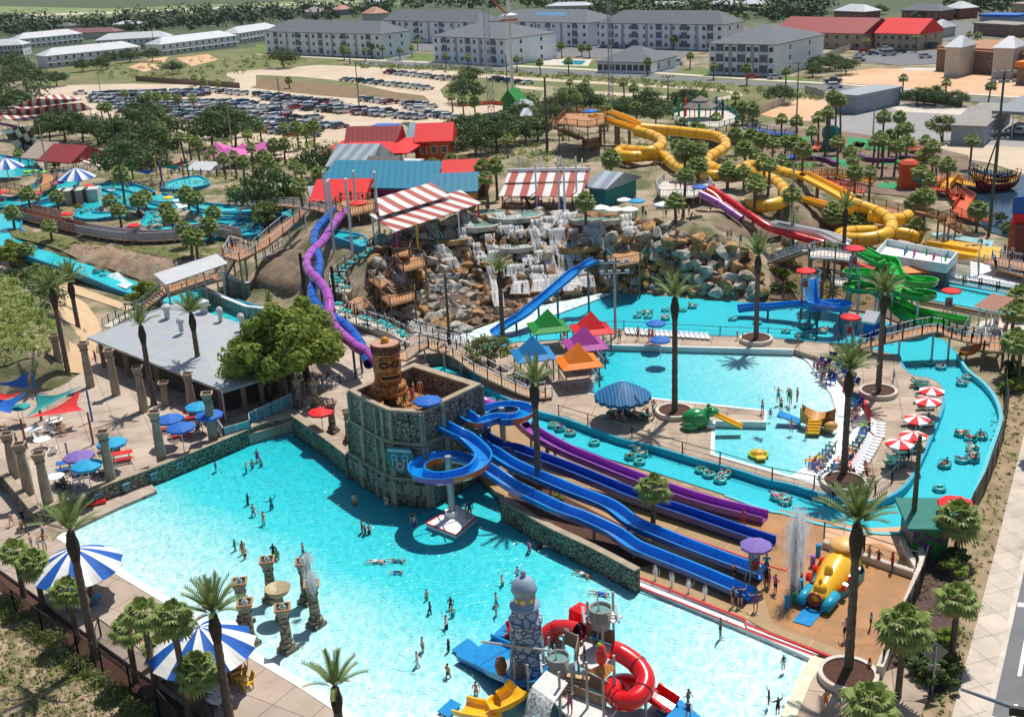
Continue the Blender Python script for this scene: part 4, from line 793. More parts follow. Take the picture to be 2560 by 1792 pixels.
for a,z in((20,5.45),(-10,5.3),(-45,5.15),(-80,5.0),(-115,4.85),(-150,4.72),(-185,4.6),(-220,4.48),(-255,4.35),(-290,4.2)): A.append(Vector((pc.x+Rr*math.cos(R(a))+(.25 if a>-60 else 0),pc.y+Rr*math.sin(R(a)),z)))
A+=[q3(1010,1170,3.75),q3(1120,1240,3.4),W(1290,1232,2.9),W(1392,1282,2.35),W(1460,1308,1.9),W(1532,1342,1.35),W(1580,1375,1.12),W(1616,1392,1.05),W(1740,1442,.85),W(1875,1500,.72)]
cols=[blueI,blueS,orS,puS]
def of(k,i): 
 if i in(0,6): return 0
 return 2 if 18<k%60<30 or 48<k%60<56 else (3 if 30<=k%60<40 else 1)
s1,PA=slide('spiral_slide','blue open spiral slide looping over the wave pool, orange and purple underside','' or A,'open',1.22,.72,cols,outf=lambda k,i:(2 if (30<k<42 or 62<k<72) else (3 if 42<=k<54 else 1)),supports=(((pc.x,pc.y,0),(pc.x,pc.y,6.1),.30),.8,.88))
pl=MB(); pb=[W(*Zc(1,2,x,y),.5) for x,y in((1520,1455),(1790,1300),(1970,1400),(1785,1560))]
r_=thing('island_platform',(pb[0].x,pb[0].y,0),'white square island with red edge under the spiral slide post','platform')
MB().prism([(p.x,p.y) for p in pb],-.1,.5).build('slab',white,r_); m=MB(); ribbon(m,[Vector((p.x,p.y,0)) for p in pb+pb[:1]],.12,.42,.53); m.build('red_edge',redC,r_); MB().cyl((pc.x,pc.y,.3),(pc.x,pc.y,1.0),.62,.6,16).build('post_footing',white,r_)
m=MB()
for a in(25,100,200,290): 
 e=Vector((pc.x+(Rr-.6)*math.cos(R(a)),pc.y+(Rr-.6)*math.sin(R(a)),4.6)); m.cyl((pc.x,pc.y,5.6 if a<100 else 3.9),e,.06,.06,6)
m.build('brace',steel,s1)
p2=W(1261,1150,.6); R2=2.35
B=[q3(755,695,6.75),q3(870,770,6.4),q3(980,830,6.05)]
for a,z in((-105,5.45),(-75,5.3),(-40,5.15),(0,5.0),(35,4.88),(70,4.75),(105,4.62),(140,4.5)): B.append(Vector((p2.x+R2*math.cos(R(a)),p2.y+R2*math.sin(R(a)),z)))
B+=[q3(945,860,4.15),q3(925,925,3.85),q3(985,1000,3.6),q3(1100,1065,3.4),W(1290,1178,3.0),W(1420,1235,2.3),W(1520,1275,1.8),W(1580,1318,1.45),W(1640,1345,1.15),W(1760,1393,.95),W(1904,1446,.72)]
s2,_=slide('spiral_slide','second blue open spiral slide, its loop beside the lazy river, orange outer panels',B,'open',1.22,.72,cols,outf=lambda k,i:(2 if (24<k<36 or 8<k<12) else 1),supports=(((p2.x,p2.y,.6),(p2.x,p2.y,6.0),.28),.75,.85))
C_=[q3(960,880,3.9),q3(1050,950,3.6),q3(1150,1000,3.2),W(1290,1132,2.7),W(1370,1160,2.2),W(1448,1190,1.7),W(1588,1248,1.1),W(1720,1293,.95),W(1840,1335,.85),W(1930,1365,.72)]
slide('racing_slide','dark navy straight slide between the purple one and the blue spiral runs',C_,'box',1.25,.6,[navyI,navyS],supports=(.3,.42))
D_=[W(1030,955,4.6),q3(800,560,4.2),q3(985,625,3.7),q3(1080,660,3.4),q3(1250,750,3.1),q3(1340,830,2.9),W(1345,1094,2.6),W(1410,1130,2.1),W(1476,1158,1.7),W(1602,1208,1.15),W(1756,1260,.9),W(1913,1300,.72)]
slide('racing_slide','long purple slide running out beside the lazy river',D_[5:],'box',1.25,.6,[puI,puS],supports=(.1,.3))
slide('tube_slide','purple tube behind the stone tower feeding the long purple slide',D_[:6],'tube',.62,0,[magS,puS],ring=3,supports=(.5,))
def t1(x,y,z): return W(*Zc(1,1,x,y),z)
BT=[t1(690,270,9.6),t1(610,365,9.4),t1(545,440,9.1),t1(520,520,8.8),t1(535,610,8.5),t1(562,700,8.2),t1(562,800,7.9),t1(535,890,7.6),t1(503,970,7.2),t1(510,1060,6.8),t1(580,1150,6.4),t1(700,1235,5.9),t1(810,1310,5.5),t1(890,1400,5.1),t1(950,1510,4.7),t1(1010,1640,4.3)]
PT=[t1(795,285,9.6),t1(700,390,9.4),t1(640,480,9.1),t1(580,565,8.8),t1(490,650,8.7),t1(452,735,8.6),t1(480,820,8.5),t1(560,900,8.2),t1(625,990,7.7),t1(655,1090,7.1),t1(655,1190,6.4),t1(695,1300,5.9),t1(780,1390,5.5),t1(900,1490,5.1),t1(1000,1545,4.9),t1(1090,1640,4.6)]
bk=lambda x,y,x2,y2,r=.2:(G(*Zc(1,1,x2,y2)),None,r)
slide('tube_slide','glossy royal blue tube slide twisting down from the tall wooden launch deck',BT,'tube',.62,0,[blueT,navyS],ring=2.6,supports=(.5,.75,.9),supm=black,n=14)
slide('tube_slide','glossy magenta tube slide twisting around the royal blue one',PT,'tube',.62,0,[magS,puS],ring=2.6,supports=(.22,.48,.85),supm=black,n=14)
def vpost(px,py,h,r=.15,off=0): g=G(px,py); return g,g+Vector((0,0,h))
for (x,y,hh) in((462,1270,9.5),(715,1180,6.3)):
 g=G(*Zc(1,1,x,y)); r_=thing('steel_mast',g,None,'mast','black masts'); MB().cyl(g,g+Vector((0,0,hh)),.22,.22,8).build('pole',black,r_); MB().beam(g+Vector((-.1,0,hh-.7)),g+Vector((2.2,0,hh-.9)),.15,.15).build('arm',black,r_); reg(r_,'black steel mast holding the tube slides','mast')
# ---------------- pool walls
def stonewall(label,px,z1,w,k=None,z0=-.1,capm=None,zp=None):
 pts=[W(a,b,z1 if zp is None else zp) for a,b in px]; pts=[Vector((p.x,p.y,0)) for p in pts]
 if k: pts=smoothpath(pts,k)
 r=thing('stone_wall',(pts[0].x,pts[0].y,0),label,'wall'); m=MB(); ribbon(m,pts,w,z0,z1); m.build('wall',stoneW,r); m=MB(); ribbon(m,pts,w+.12,z1+.003,z1+.10); m.build('coping',capm or trimS,r); return r
stonewall('low stone wall with teal masks between plaza and wave pool',[(145,1255),(285,1203),(414,1156),(557,1098),(600,1080),(640,1062),(735,1036)],1.7,.6)
stonewall('stone wall along the pool ending at the tower',[(735,1036),(820,1095),(905,1160)],2.2,.7)
stonewall('short planter wall at the plaza corner by the walk',[(0,1180),(17,1192),(92,1281),(145,1256)],1.7,.6)
stonewall('curved stone wall with masks beside the lower blue slide',[(1255,1245),(1364,1310),(1480,1365),(1594,1425)],2.0,.5,3)
for x,y in((1825,850),(1600,945),(1370,1040),(1125,1135),(875,1222)):
 p=W(*Zc(0,2,x,y),.9); a=W(285,1211,0); b=W(557,1104,0); an=math.atan2((b-a).y,(b-a).x); o=mask((p.x,p.y,.95),.9,1.0,an,'wall_mask',None); REG.append((o,'teal plaza wall mask','mask','near'))
for x,y in((1364+45,1367),(1468,1384),(1531,1418),(1353,1327),(1297,1290)):
 pass
for c,r,x,y in((2,3,460,35),(2,3,670,155),(2,3,895,270),(2,2,260,1515),(2,2,60,1400)):
 p=W(*Zc(c,r,x,y),1.0); a=W(1364,1330,0); b=W(1594,1445,0); an=math.atan2((b-a).y,(b-a).x); o=mask((p.x+.0,p.y,1.0),.95,1.1,an,'wall_mask',None); REG.append((o,'teal slide wall mask','mask','near'))
# ---------------- stone pillars
def pillar_proto(nm,h,rb,rt,cap,planter,foam_=False):
 r=thing(nm); m=MB(); m.lathe((0,0,0),[(rb,0),(rb*1.0,.1),(rb*.92,.5*h),(rt,h-.9)],14); m.build('shaft',pillar if planter else pstone,r,smooth=True)
 b=MB(); b.box((0,0,.15),(rb*2.7,rb*2.7,.3),rz=R(45)); b.lathe((0,0,.3),[(rb*1.35,0),(rb*1.3,.35),(rb*1.0,.45)],14); 
 if not planter: b.build('base',pstone,r)
 c=MB(); z=h-.9; 
 def sq(s,zz): return [Vector((s*math.cos(R(45+90*i)),s*math.sin(R(45+90*i)),zz)) for i in range(4)]
 c.lathe((0,0,z),[(rt*1.0,-.1),(rt*1.35,0),(rt*1.3,.15)],12)
 c.loft([sq(rt*1.2,z+.1),sq(cap*.74,h),sq(cap*.60,h),sq(cap*.58,h-.25)],True,0); c.build('capital',trimG if not planter else pillar,r)
 k=MB(); k.loft([sq(cap*.62,h-.02),sq(cap*.80,h-.02),sq(cap*.80,h+.1),sq(cap*.62,h+.1),sq(cap*.62,h-.02)],True,0); k.build('rim',terra if not planter else trimS,r)
 d=MB(); d.add(sq(cap*.64,h-.05),[(0,1,2,3)]); d.build('basin_surface',(M('basin_dark',(.06,.06,.05),.2,var=.2) if not planter else mulch),r)
 if foam_:
  f=MB(); r0=random.Random(3)
  for _ in range(26): a=r0.random()*6.3; q=r0.random()**2*.25; f.sphere((math.cos(a)*q,math.sin(a)*q,h+.02+(.25-q)*r0.random()*1.6),.07,6,4)
  f.build('water_foam',foam,r,smooth=True)
 return r
pP=pillar_proto('stone_pillar',5.3,.5,.36,1.0,True); pF=pillar_proto('fountain_pillar',3.5,.42,.33,1.02,False,True)
def put_pillar(src,loc,desc,rz=0,s=1,z=0,fam='pillar',prep='by'):
 o=place(src,loc,rz,s); o['category']='pillar'; o['group']='fountain pillars in the wave pool' if 'fountain' in o.name else 'stone pillars round the plaza'; reg(o,desc,fam,prep); return o
for px,py in((681,1499),(769,1504),(791,1562),(720,1624),(627,1611),(613,1556)): put_pillar(pF,W(px,py,.05),'stone fountain pillar with foaming square bowl in the shallows',R(8),1)
for px,py in((833,1080),(875,1103),(791,1022),(748,1018)): put_pillar(pF,W(px,py,1.2),'fountain pillar on the pool wall spilling water',R(20),.92)
for i,(px,py,h) in enumerate(((280,1211,1),(406,1157,1),(535,1107,1),(123,1268,1),(73,1235,.95),(39,1193,.85),(361,1028,.95),(484,1040,.9),(417,1012,.5),(291,987,1.0),(227,967,1),(154,939,.95))): put_pillar(pP,W(px,py,1.2),'tall round stone pillar with planter top on the plaza' if i not in(2,1) else 'greenish round pillar with square top at the pool edge',R(8),(1,1,h))
g=W(704,1545,.05); r_=thing('bowl_fountain',g,'round tan bowl fountain among the square pillars','fountain'); MB().lathe(g,[(.5,0),(.4,.4),(.3,1.8),(.45,2.0)],14).build('stem',pstone,r_); MB().lathe(g,[(.3,1.9),(.75,2.2),(1.0,2.65),(.93,2.65),(.6,2.35),(0,2.28)],22).build('bowl',M('bowl_tan',(.40,.33,.18),.5,var=.2),r_,smooth=True); MB().cyl(g+Vector((0,0,2.3)),g+Vector((0,0,2.75)),.04,.02,6).build('water_jet',foam,r_)
lmk(700,1560,'the fountain pillars'); lmk(200,1160,'the plaza pillars')
# ---------------- big umbrellas
bwb=M('umbrella_blue',(.006,.10,.42),.7,var=.12); bww=M('umbrella_white',(.80,.79,.76),.7,var=.05)
big=umb_proto('large_umbrella',3.1,2.5,16,bwb,bww,rise=.48,pole=.09,drop=.02,seg=4,scal=.07)
u=W(183,1371,4.75); place(big,(u.x,u.y,.32),.1,1.12,'large blue and white striped umbrella beside the pool walk, near the two men','umbrella','giant striped umbrellas'); lmk(200,1400,'the upper giant striped umbrella')
u=W(497,1567,4.95); place(big,(u.x,u.y,.32),.35,1.17,'large blue and white striped umbrella over yellow chairs by the fountain pillars','umbrella','giant striped umbrellas'); lmk(500,1640,'the lower giant striped umbrella')
for px,py,s,lab in((190,446,1.25,'large blue and white umbrella beside the far lazy river bend'),(14,420,1.25,'large blue and white umbrella at the lime tube pool')):
 u=W(px,py-12,6.5); place(big,(u.x,u.y,2.6),.2,s,lab,'umbrella','giant striped umbrellas')
u=W(980,1786,4.0); place(big,(u.x,u.y-3.6,.1),.2,.9,'large blue umbrella just entering at the bottom edge of the pool','umbrella','giant striped umbrellas')
rb=stripes('umbrella_rib_blue',(.008,.10,.28),(.02,.22,.42),R(0),.34,soft=.15); rbu=umb_proto('dome_umbrella',2.75,2.7,16,rb,rise=.5,pole=.08,drop=.35,seg=3,scal=-.05,ribs=False); u=W(1556,950,5.0); place(rbu,(u.x,u.y,DK),0,1,'ribbed dark teal dome umbrella above loungers beside the kids pool','umbrella'); lmk(1556,1040,'the teal dome umbrella')
# ---------------- kiosks with peaked roofs
def kiosk(px,py,mt,label,rz=R(10),post=wood,s=1):
 p=W(px,py,3.6); L=Vector((p.x,p.y,DK)); r=thing('snack_kiosk',L,label,'kiosk','peaked shade kiosks'); a=2.25*s
 def sq(h,z,k=0): return [L+Matrix.Rotation(rz,3,'Z')@Vector((h*x,h*y,z)) for x,y in((-1,-1),(1,-1),(1,1),(-1,1))]
 m=MB(); m.loft([sq(a,2.55),sq(a*.5,3.1)],True,0); m.loft([sq(a*1.0,2.45),sq(a*1.0,2.55)],True,0)
 q=sq(a*.5,3.1); m.add(q,[(0,1,2,3)]); m.build('lower_roof',mt,r)
 Rm=Matrix.Rotation(rz,3,'Z'); V=lambda x,y,z: L+Rm@Vector((x,y,z)); h=a*.62
 m=MB(); m.add([V(-h,-h,3.0),V(h,-h,3.0),V(h,h,3.0),V(-h,h,3.0),V(0,-.1,4.8),V(0,.1,4.8)],[(1,2,5,4),(3,0,4,5),(0,1,4),(2,3,5)]); m.build('peak_roof',mt,r)
 for x in(-1,1):
  for y in(-1,1): MB().cyl(V(x*a*.82,y*a*.82,0),V(x*a*.82,y*a*.82,2.5),.08,.08,6).build('post',post,r)
 m=MB()
 for x0,y0,x1,y1 in((-1,-1,1,-1),(1,-1,1,1),(-1,1,-1,-1)):
  m.beam(V(x0*a*.82,y0*a*.82,1.0),V(x1*a*.82,y1*a*.82,1.0),.06,.08)
  for k in range(13): t=k/12; X=(x0+(x1-x0)*t)*a*.82; Y=(y0+(y1-y0)*t)*a*.82; m.box(V(X,Y,.5),(.04,.04,1.0))
 m.build('railing_slats',railb,r); return r
KC={k:M('roof_'+k,v,.6,var=.08,spec=.3) for k,v in dict(green=(.01,.25,.03),red=(.75,.02,.02),purple=(.38,.05,.30),orange=(.80,.20,.01),blue=(.01,.20,.48)).items()}
kiosk(1371,811,KC['green'],'green peaked kiosk beside the waterfall pool'); kiosk(1479,817,KC['red'],'red peaked kiosk, farthest back of the row of three'); kiosk(1462,855,KC['purple'],'purple peaked kiosk between the red and orange ones'); kiosk(1446,898,KC['orange'],'orange peaked kiosk with grey railing at the pool corner'); kiosk(1333,880,KC['blue'],'blue peaked kiosk across the walk from the orange one')
lmk(1371,840,'the green kiosk'); lmk(1445,930,'the orange kiosk'); lmk(1333,900,'the blue kiosk')
# ---------------- halls: generic building from its front eave
def hall(label,pl,pr,pb,zE,depth,zR,wallm,roofm,kind='hip',gz=None,over=.5,win=None,name='building',cat='building',open_=False,bal=0,backleft=False,group=None,wall_h=None,postm=None,winm=None):
 g0=G(*pr) if gz is None else None; gz=0.0 if gz is None else gz
 a=W(*pl,gz+zE); b=W(*pr,gz+zE); u=Vector((b.x-a.x,b.y-a.y,0)); L=u.length; u.normalize(); v=Vector((-u.y,u.x,0))
 if v.y<0: v=-v
 if pb is not None:
  c=W(*pb,gz+zE); e=b if not backleft else a; dv=Vector((c.x-e.x,c.y-e.y,0)); depth=max(3,dv.dot(v))
 c0=Vector((a.x,a.y,gz)); r=thing(name,(c0.x,c0.y,gz),label,cat,group)
 P=lambda s,t,z: c0+u*s+v*t+Vector((0,0,z))
 an=math.atan2(u.y,u.x)
 if not open_:
  MB().prism([(P(s,t,0).x,P(s,t,0).y) for s,t in((0,0),(L,0),(L,depth),(0,depth))],gz-1,gz+zE-.02).build('wall',wallm,r)
 else:
  nx=max(2,int(L/4))
  for i in range(nx+1):
   for t in(.2,depth-.2): MB().cyl(P(L*i/nx,t,-.5),P(L*i/nx,t,zE),.12,.12,6).build('post',postm[i%len(postm)] if isinstance(postm,list) else (postm or white),r)
 o=over; m=MB()
 if kind=='flat': m.prism([(P(s,t,0).x,P(s,t,0).y) for s,t in((-o,-o),(L+o,-o),(L+o,depth+o),(-o,depth+o))],gz+zE,gz+zR,bottom=True)
 else:
  E=[P(-o,-o,zE),P(L+o,-o,zE),P(L+o,depth+o,zE),P(-o,depth+o,zE)]
  if kind=='hip': k=min(depth/2+o,L/2.2); RR=[P(k-o,depth/2,zR),P(L+o-k,depth/2,zR)]
  else: RR=[P(-o,depth/2,zR),P(L+o,depth/2,zR)]
  if kind=='shed': m.add([E[0],E[1],P(L+o,depth+o,zR),P(-o,depth+o,zR)],[(0,1,2,3)]); m.add([E[1],P(L+o,depth+o,zR),E[2]],[(0,2,1)])
  else: m.add(E+RR,[(0,1,5,4),(1,2,5),(2,3,4,5),(3,0,4)],0); m.add([p+Vector((0,0,-.25)) for p in E]+E,[(0,1,5,4),(1,2,6,5),(2,3,7,6),(3,0,4,7)],0); m.add([p+Vector((0,0,-.25)) for p in E],[(3,2,1,0)])
 m.build('roof',roofm,r)
 if win:
  nx,nz,ww,wh=win; fh=zE/nz
  for i in range(nx):
   for k in range(nz):
    s=L*(i+.5)/nx; q=P(s,-.03,fh*(k+.5)); f=MB().box(q,(ww+.2,.06,wh+.2),rz=an).build('window',white,r); MB().box(P(s,-.08,fh*(k+.5)),(ww,.05,wh),rz=an).build('pane',winm or glass,f)
  e=P(L+.03,0,0)
  for t in([.3,.7] if depth>8 else []):
   for k in range(nz):
    q=P(L+.03 if not backleft else -.03,depth*t,fh*(k+.5)); MB().box(q,(.1,1.0,wh),rz=an).build('window',winm or glass,r)
 if bal:
  for i in range(bal):
   s=L*(i+.5)/bal; 
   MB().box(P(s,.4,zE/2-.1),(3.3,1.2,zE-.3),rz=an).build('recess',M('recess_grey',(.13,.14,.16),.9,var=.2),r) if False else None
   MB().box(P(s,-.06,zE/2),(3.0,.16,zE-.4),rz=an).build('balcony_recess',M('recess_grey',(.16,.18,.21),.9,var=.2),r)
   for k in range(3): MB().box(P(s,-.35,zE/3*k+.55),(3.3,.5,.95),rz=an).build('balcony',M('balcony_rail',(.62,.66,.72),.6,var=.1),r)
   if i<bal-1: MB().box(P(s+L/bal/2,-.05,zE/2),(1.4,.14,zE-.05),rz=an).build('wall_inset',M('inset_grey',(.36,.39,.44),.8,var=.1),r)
 x,y=pix(P(L/2,0,0)); return r,P,L,depth
aptW=M('apartment_wall',(.80,.84,.88),.8,var=.06,scale=.3); aptR=M('apartment_roof',(.155,.165,.185),.9,var=.12,scale=.6); metR=M('metal_roof_pale',(.52,.54,.56),.5,var=.08,scale=.3); solar=M('solar_panel_blue',(.16,.36,.55),.3,var=.05)
def solarp(P,s0,s1,t,z,r,zr=None): 
 m=MB().add([P(s0,t,z),P(s1,t,z),P(s1,t+2.5,z+1.7),P(s0,t+2.5,z+1.7)],[(0,1,2,3)]); m.add([P(s0,t,z-.25),P(s1,t,z-.25),P(s1,t+2.5,z+1.45),P(s0,t+2.5,z+1.45)],[(3,2,1,0)]); m.build('solar_array',solar,r)
for lab,pl,pr,pb,w_,b_2,so_ in (('long white three-storey apartment block in front of the row, nearest the car park track',(661,79),(951,86),(1021,77),17,5,0),
('white apartment block with steel mast before it, second along the road',(1081,91),(1262,98),(1360,81),11,3,0),
('back-row white apartment block with blue solar strip behind the first block',(956,51),(1196,57),(1222,50),13,4,1),
('back-row white apartment block with blue solar strip in the middle',(1216,53),(1470,58),(1510,47),14,4,1),
('back-row white apartment block with blue solar strip behind the clubhouse',(1498,58),(1809,62),(1851,54),17,5,1),
('tall white apartment block on the corner by the parked red car',(1773,109),(1938,112),(2037,86),9,3,0)):
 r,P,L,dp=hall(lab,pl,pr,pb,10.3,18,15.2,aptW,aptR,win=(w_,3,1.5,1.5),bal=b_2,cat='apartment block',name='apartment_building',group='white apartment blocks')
 if so_: solarp(P,L*.42,L*.72,dp*.22,12.4,r)
hall('low grey-roofed clubhouse between the apartment blocks and the road',(1493,154),(1627,156),(1683,140),4,12,8.5,aptW,aptR,win=(9,1,1.8,2),name='clubhouse',cat='building')
rh=dict(zE=5.6,depth=12,zR=8.6,wallm=M('rowhouse_wall',(.74,.76,.77),.8,var=.06),roofm=metR,win=(12,2,1.1,1.3),cat='row house',name='row_house',group='white row houses')
for lab,pl,pr in (('white row house behind the round bushes beside the rubble',(112,141),(350,117)),('white row house with a long porch nearest the grass field',(400,112),(591,89)),('white roofed row house peeping over the first one',(238,102),(420,92)),('white roofed row house at the back among dark trees',(46,99),(205,84)),('white row house cut off by the big apartment block',(595,84),(700,68)),('white house at the picture edge among trees',(-60,118),(55,112))):
 r,P,L,dp=hall(lab,pl,pr,None,**rh)
 MB().add([P(0,-.1,2.8),P(L,-.1,2.8),P(L,-2.2,2.4),P(0,-2.2,2.4)],[(3,2,1,0),(0,1,2,3)]).build('porch_roof',metR,r)
brick=M('brick_red',(.24,.09,.065),.9,var=.2,scale=1); tan_=M('wall_tan',(.42,.33,.25),.85,var=.1,scale=.5); brn=M('wall_brown',(.23,.15,.11),.85,var=.12,scale=.6); cin=M('wall_grey_blue',(.27,.33,.40),.8,var=.1,scale=.5); cream=M('wall_cream',(.55,.52,.45),.8,var=.1)
redR=stripes('roof_red',(.56,.085,.08),(.42,.06,.055),0,1.1,.6,.3); redR2=stripes('roof_dark_red',(.40,.055,.055),(.31,.04,.04),0,1.1,.6,.3); tealR=stripes('roof_teal',(.005,.25,.40),(.004,.19,.32),0,1.1,.6,.3); silR=stripes('roof_silver',(.44,.52,.56),(.26,.33,.37),R(-30),2.4,.5,.1); tarR=M('roof_tar',(.33,.31,.28),.9,c2=(.24,.225,.2),scale=.2,detail=8); shin=M('roof_shingle',(.15,.14,.135),.9,var=.2,scale=2)
hall('long motel with dull red roof behind the corner apartment block',(1935,79),(2158,85),(2176,70),6,12,11,tan_,redR2,'gable',win=(9,2,1.6,1.6),name='motel_building',cat='motel')
hall('motel wing with bright red roof beside the long dull red one',(2189,83),(2296,86),(2337,75),6,12,11,tan_,redR,'gable',win=(6,2,1.6,1.6),name='motel_building',cat='motel')
hall('flat-roofed brown and white retail building above the building site',(2343,125),(2640,142),None,6.6,26,7.0,brn,M('roof_orange_brown',(.42,.22,.12),.9,var=.1),'flat',over=.2,win=(3,1,2.2,.8),name='retail_building',cat='shop building')
r,P,L,d=hall('white band upper wall storey of the brown retail building',(2343,121),(2640,138),None,6.9,25,7.6,cream,M('roof_orange_brown',(.42,.22,.12)),'flat',over=.1,name='retail_parapet',cat='parapet')
bpy.data.objects.remove(r.children[1]); r['label']='pale upper parapet band along the brown retail building'
hall('grey-blue garage with open bays on the empty asphalt lot',(2080,240),(2141,245),(2203,219),4.2,20,4.9,cin,M('roof_blue_grey',(.30,.34,.37),.6,var=.1),'flat',win=(2,1,.01,.01),name='garage_building',cat='garage')
hall('low grey building with patched flat roof by the petrol canopy',(2379,317),(2463,320),(2497,262),4.0,25,4.4,cin,tarR,'flat',over=.3,name='workshop_building',cat='building')
r,P,L,d=hall('steel-edged canopy with orange stripe at the picture edge',(2482,285),(2640,292),(2640,250),5.2,16,5.9,cin,M('canopy_grey',(.22,.24,.26),.6,var=.1),'flat',over=.2,open_=True,name='fuel_canopy',cat='canopy')
hall('orange-topped building beside the building site',(2543,168),(2640,172),None,5,15,6.5,brn,orC,'flat',name='shop_building',cat='building')
for i,(lab,pl,pr,zE,zR,wm,rm) in enumerate((('brick apartment house with pale roof behind the motel car park',(2085,27),(2160,30),5,8,brick,metR),('brick building with grey roof beyond the motel',(2255,26),(2350,28),5,8,brick,aptR),('second brick building with light roof near the far corner',(2360,20),(2400,22),5,8,brick,metR),('low grey shop with blue roof far beyond the motel',(2450,42),(2540,44),4,5,cin,blueC),('tan flat building in the far corner',(2530,14),(2640,18),6,7,tan_,tan_),('long tan flat-roofed store beyond the retail building',(2435,60),(2540,66),4.5,5,brn,tarR),('grey metal-roofed house far behind the woods',(1365,16),(1470,14),4,6,cream,metR),('second grey metal-roofed house far behind the woods',(1610,14),(1700,14),4,6,brick,metR),('third pale-roofed house far behind the woods',(1765,10),(1830,12),4,6,brick,metR),('long white-roofed house beyond the corner woods',(1840,10),(1930,12),4,6,brick,metR),('peach-roofed house in the trees behind the long block',(905,34),(935,35),5,9,cream,M('roof_peach',(.50,.26,.18),.8,var=.1)),('pink-grey house among trees behind the long block',(756,30),(790,31),4,7,cream,M('roof_pinkgrey',(.36,.30,.30),.8)),('peach-roofed cottage in the woods',(828,24),(850,25),4,7,cin,M('roof_peach',(.5,.26,.18))),('white hangar beyond the airfield grass',(910,6),(952,4),4,6,cream,metR),('grey house with teal roof deep in the woods',(282,62),(345,60),4,6,cream,metR),('long maroon-roofed house among dark trees',(102,86),(285,80),4,6.5,cream,M('roof_maroon',(.22,.10,.10),.8,var=.1)),('grey roof house by the runway trees',(140,66),(172,66),4,6,cream,aptR),('tan building with tiled roof by the far car park',(2320,70),(2350,71),4,7,cream,metR),('tiled pavilion roof above the retail building',(2365,118),(2402,119),9,12,cream,metR),('second tiled pavilion roof above the retail building',(2485,120),(2535,121),9,12,cream,metR))):
 hall(lab,pl,pr,None,zE,11,zR,wm,rm,'hip' if zR-zE>1.2 else 'flat',win=(5,1,1.2,1.2) if i<9 else None,name='house' if i>5 else 'low_building',cat='house' if i>5 else 'building')
# ---------------- park buildings
barnO=M('barn_orange',(.52,.10,.02),.7,var=.12); turq=M('wall_turquoise',(.02,.22,.24),.7,var=.1)
def gz_(px,py): return G(px,py).z
def gable2(label,pl,pr,zE,dp,zR,rm,gz=0,tier=None,wm=None,**k):
 return hall(label,pl,pr,None,zE,dp,zR,wm or cream,rm,gz=gz,**k)
r,P,L,d=hall('open pavilion with broad red roof beneath a taller red gable',(806,384),(1012,381),None,3.4,17,5.6,cream,redR,'hip',gz=1.0,over=1,open_=True,name='red_pavilion',cat='pavilion')
MB().add([P(L*.18,d*.3,4.6),P(L*.82,d*.3,4.6),P(L*.85,d*.55,7.8),P(L*.15,d*.55,7.8),P(L*.82,d*.8,4.6),P(L*.18,d*.8,4.6)],[(0,1,2,3),(3,2,4,5),(1,4,2),(0,3,5)]).build('upper_roof',redR2,r)
r,P,L,d=hall('orange barn with steep bright red roof by the big dark oak',(1045,354),(1122,351),None,4.0,9,7.4,barnO,redR,'gable',gz=1.0,over=.9,win=(3,1,1.2,1.5),name='red_barn',cat='barn')
hall('small orange porch house with red roof beside the barn',(1036,362),(1062,365),None,3.0,7,4.6,barnO,redR,'gable',gz=1.0,name='ticket_booth',cat='booth')
hall('small yellow hut with cream roof before the car park',(978,343),(1012,343),None,3.0,6,5.5,M('wall_yellow',(.6,.38,.04)),M('roof_cream',(.55,.45,.33),.7),'hip',gz=.5,name='hut',cat='hut')
hall('small blue hut with pale blue roof beside the yellow one',(1020,343),(1050,341),None,3.0,6,6,M('wall_blue',(.02,.2,.42)),M('roof_pale_blue',(.22,.40,.50),.6),'hip',gz=.5,name='hut',cat='hut')
hall('blue container-like shed on the car park edge',(935,316),(985,316),None,2.6,3,2.8,blueC,blueC,'flat',gz=0,name='blue_shed',cat='shed')
r,P,L,d=hall('silver metal roofed food hall below the red pavilion',(832,414),(915,414),None,3.2,12,6.6,cream,silR,'gable',gz=2,over=1.2,name='food_hall',cat='hall')
hall('pale flat-roofed wing beside the silver food hall',(910,417),(1000,420),None,3.8,9,4.8,cream,metR,'hip',gz=2.5,name='food_hall',cat='hall')
hall('dark shingled roof with pink side next to the silver food hall',(918,422),(988,420),None,3.6,7,5.4,M('wall_pink',(.55,.2,.25)),shin,'gable',gz=3,name='shingled_building',cat='building')
hall('long teal-roofed building behind the striped tents',(808,464),(1140,470),None,3.6,15,6.5,M('wall_magenta',(.3,.05,.18)),tealR,'gable',gz=6,over=1,name='teal_roof_building',cat='building')
hall('teal-roofed orange kiosk at the end of the long teal building',(1092,479),(1182,476),None,3.2,7,5.4,M('wall_yellow_o',(.65,.32,.03),.7),tealR,'gable',gz=7.5,over=.8,name='teal_roof_kiosk',cat='kiosk')
hall('bright red metal roof with white vent behind the palms',(1110,463),(1213,459),None,3.4,10,6.6,barnO,redR,'gable',gz=6.5,over=.6,name='red_roof_shop',cat='shop')
hall('red-roofed orange snack bar at the launch deck',(790,500),(900,498),None,3.0,9,5.5,barnO,redR,'gable',gz=5.5,over=1,name='snack_bar',cat='snack bar')
hall('orange hut with silver roof beside the tube slide deck',(782,496),(822,492),None,2.8,5,4.4,barnO,silR,'gable',gz=5.2,name='hut',cat='hut')
hall('turquoise shed with pale roof at the end of the second striped tent',(1473,466),(1513,470),None,3.0,9,4.6,turq,silR,'gable',gz=8,over=.6,name='turquoise_shed',cat='shed')
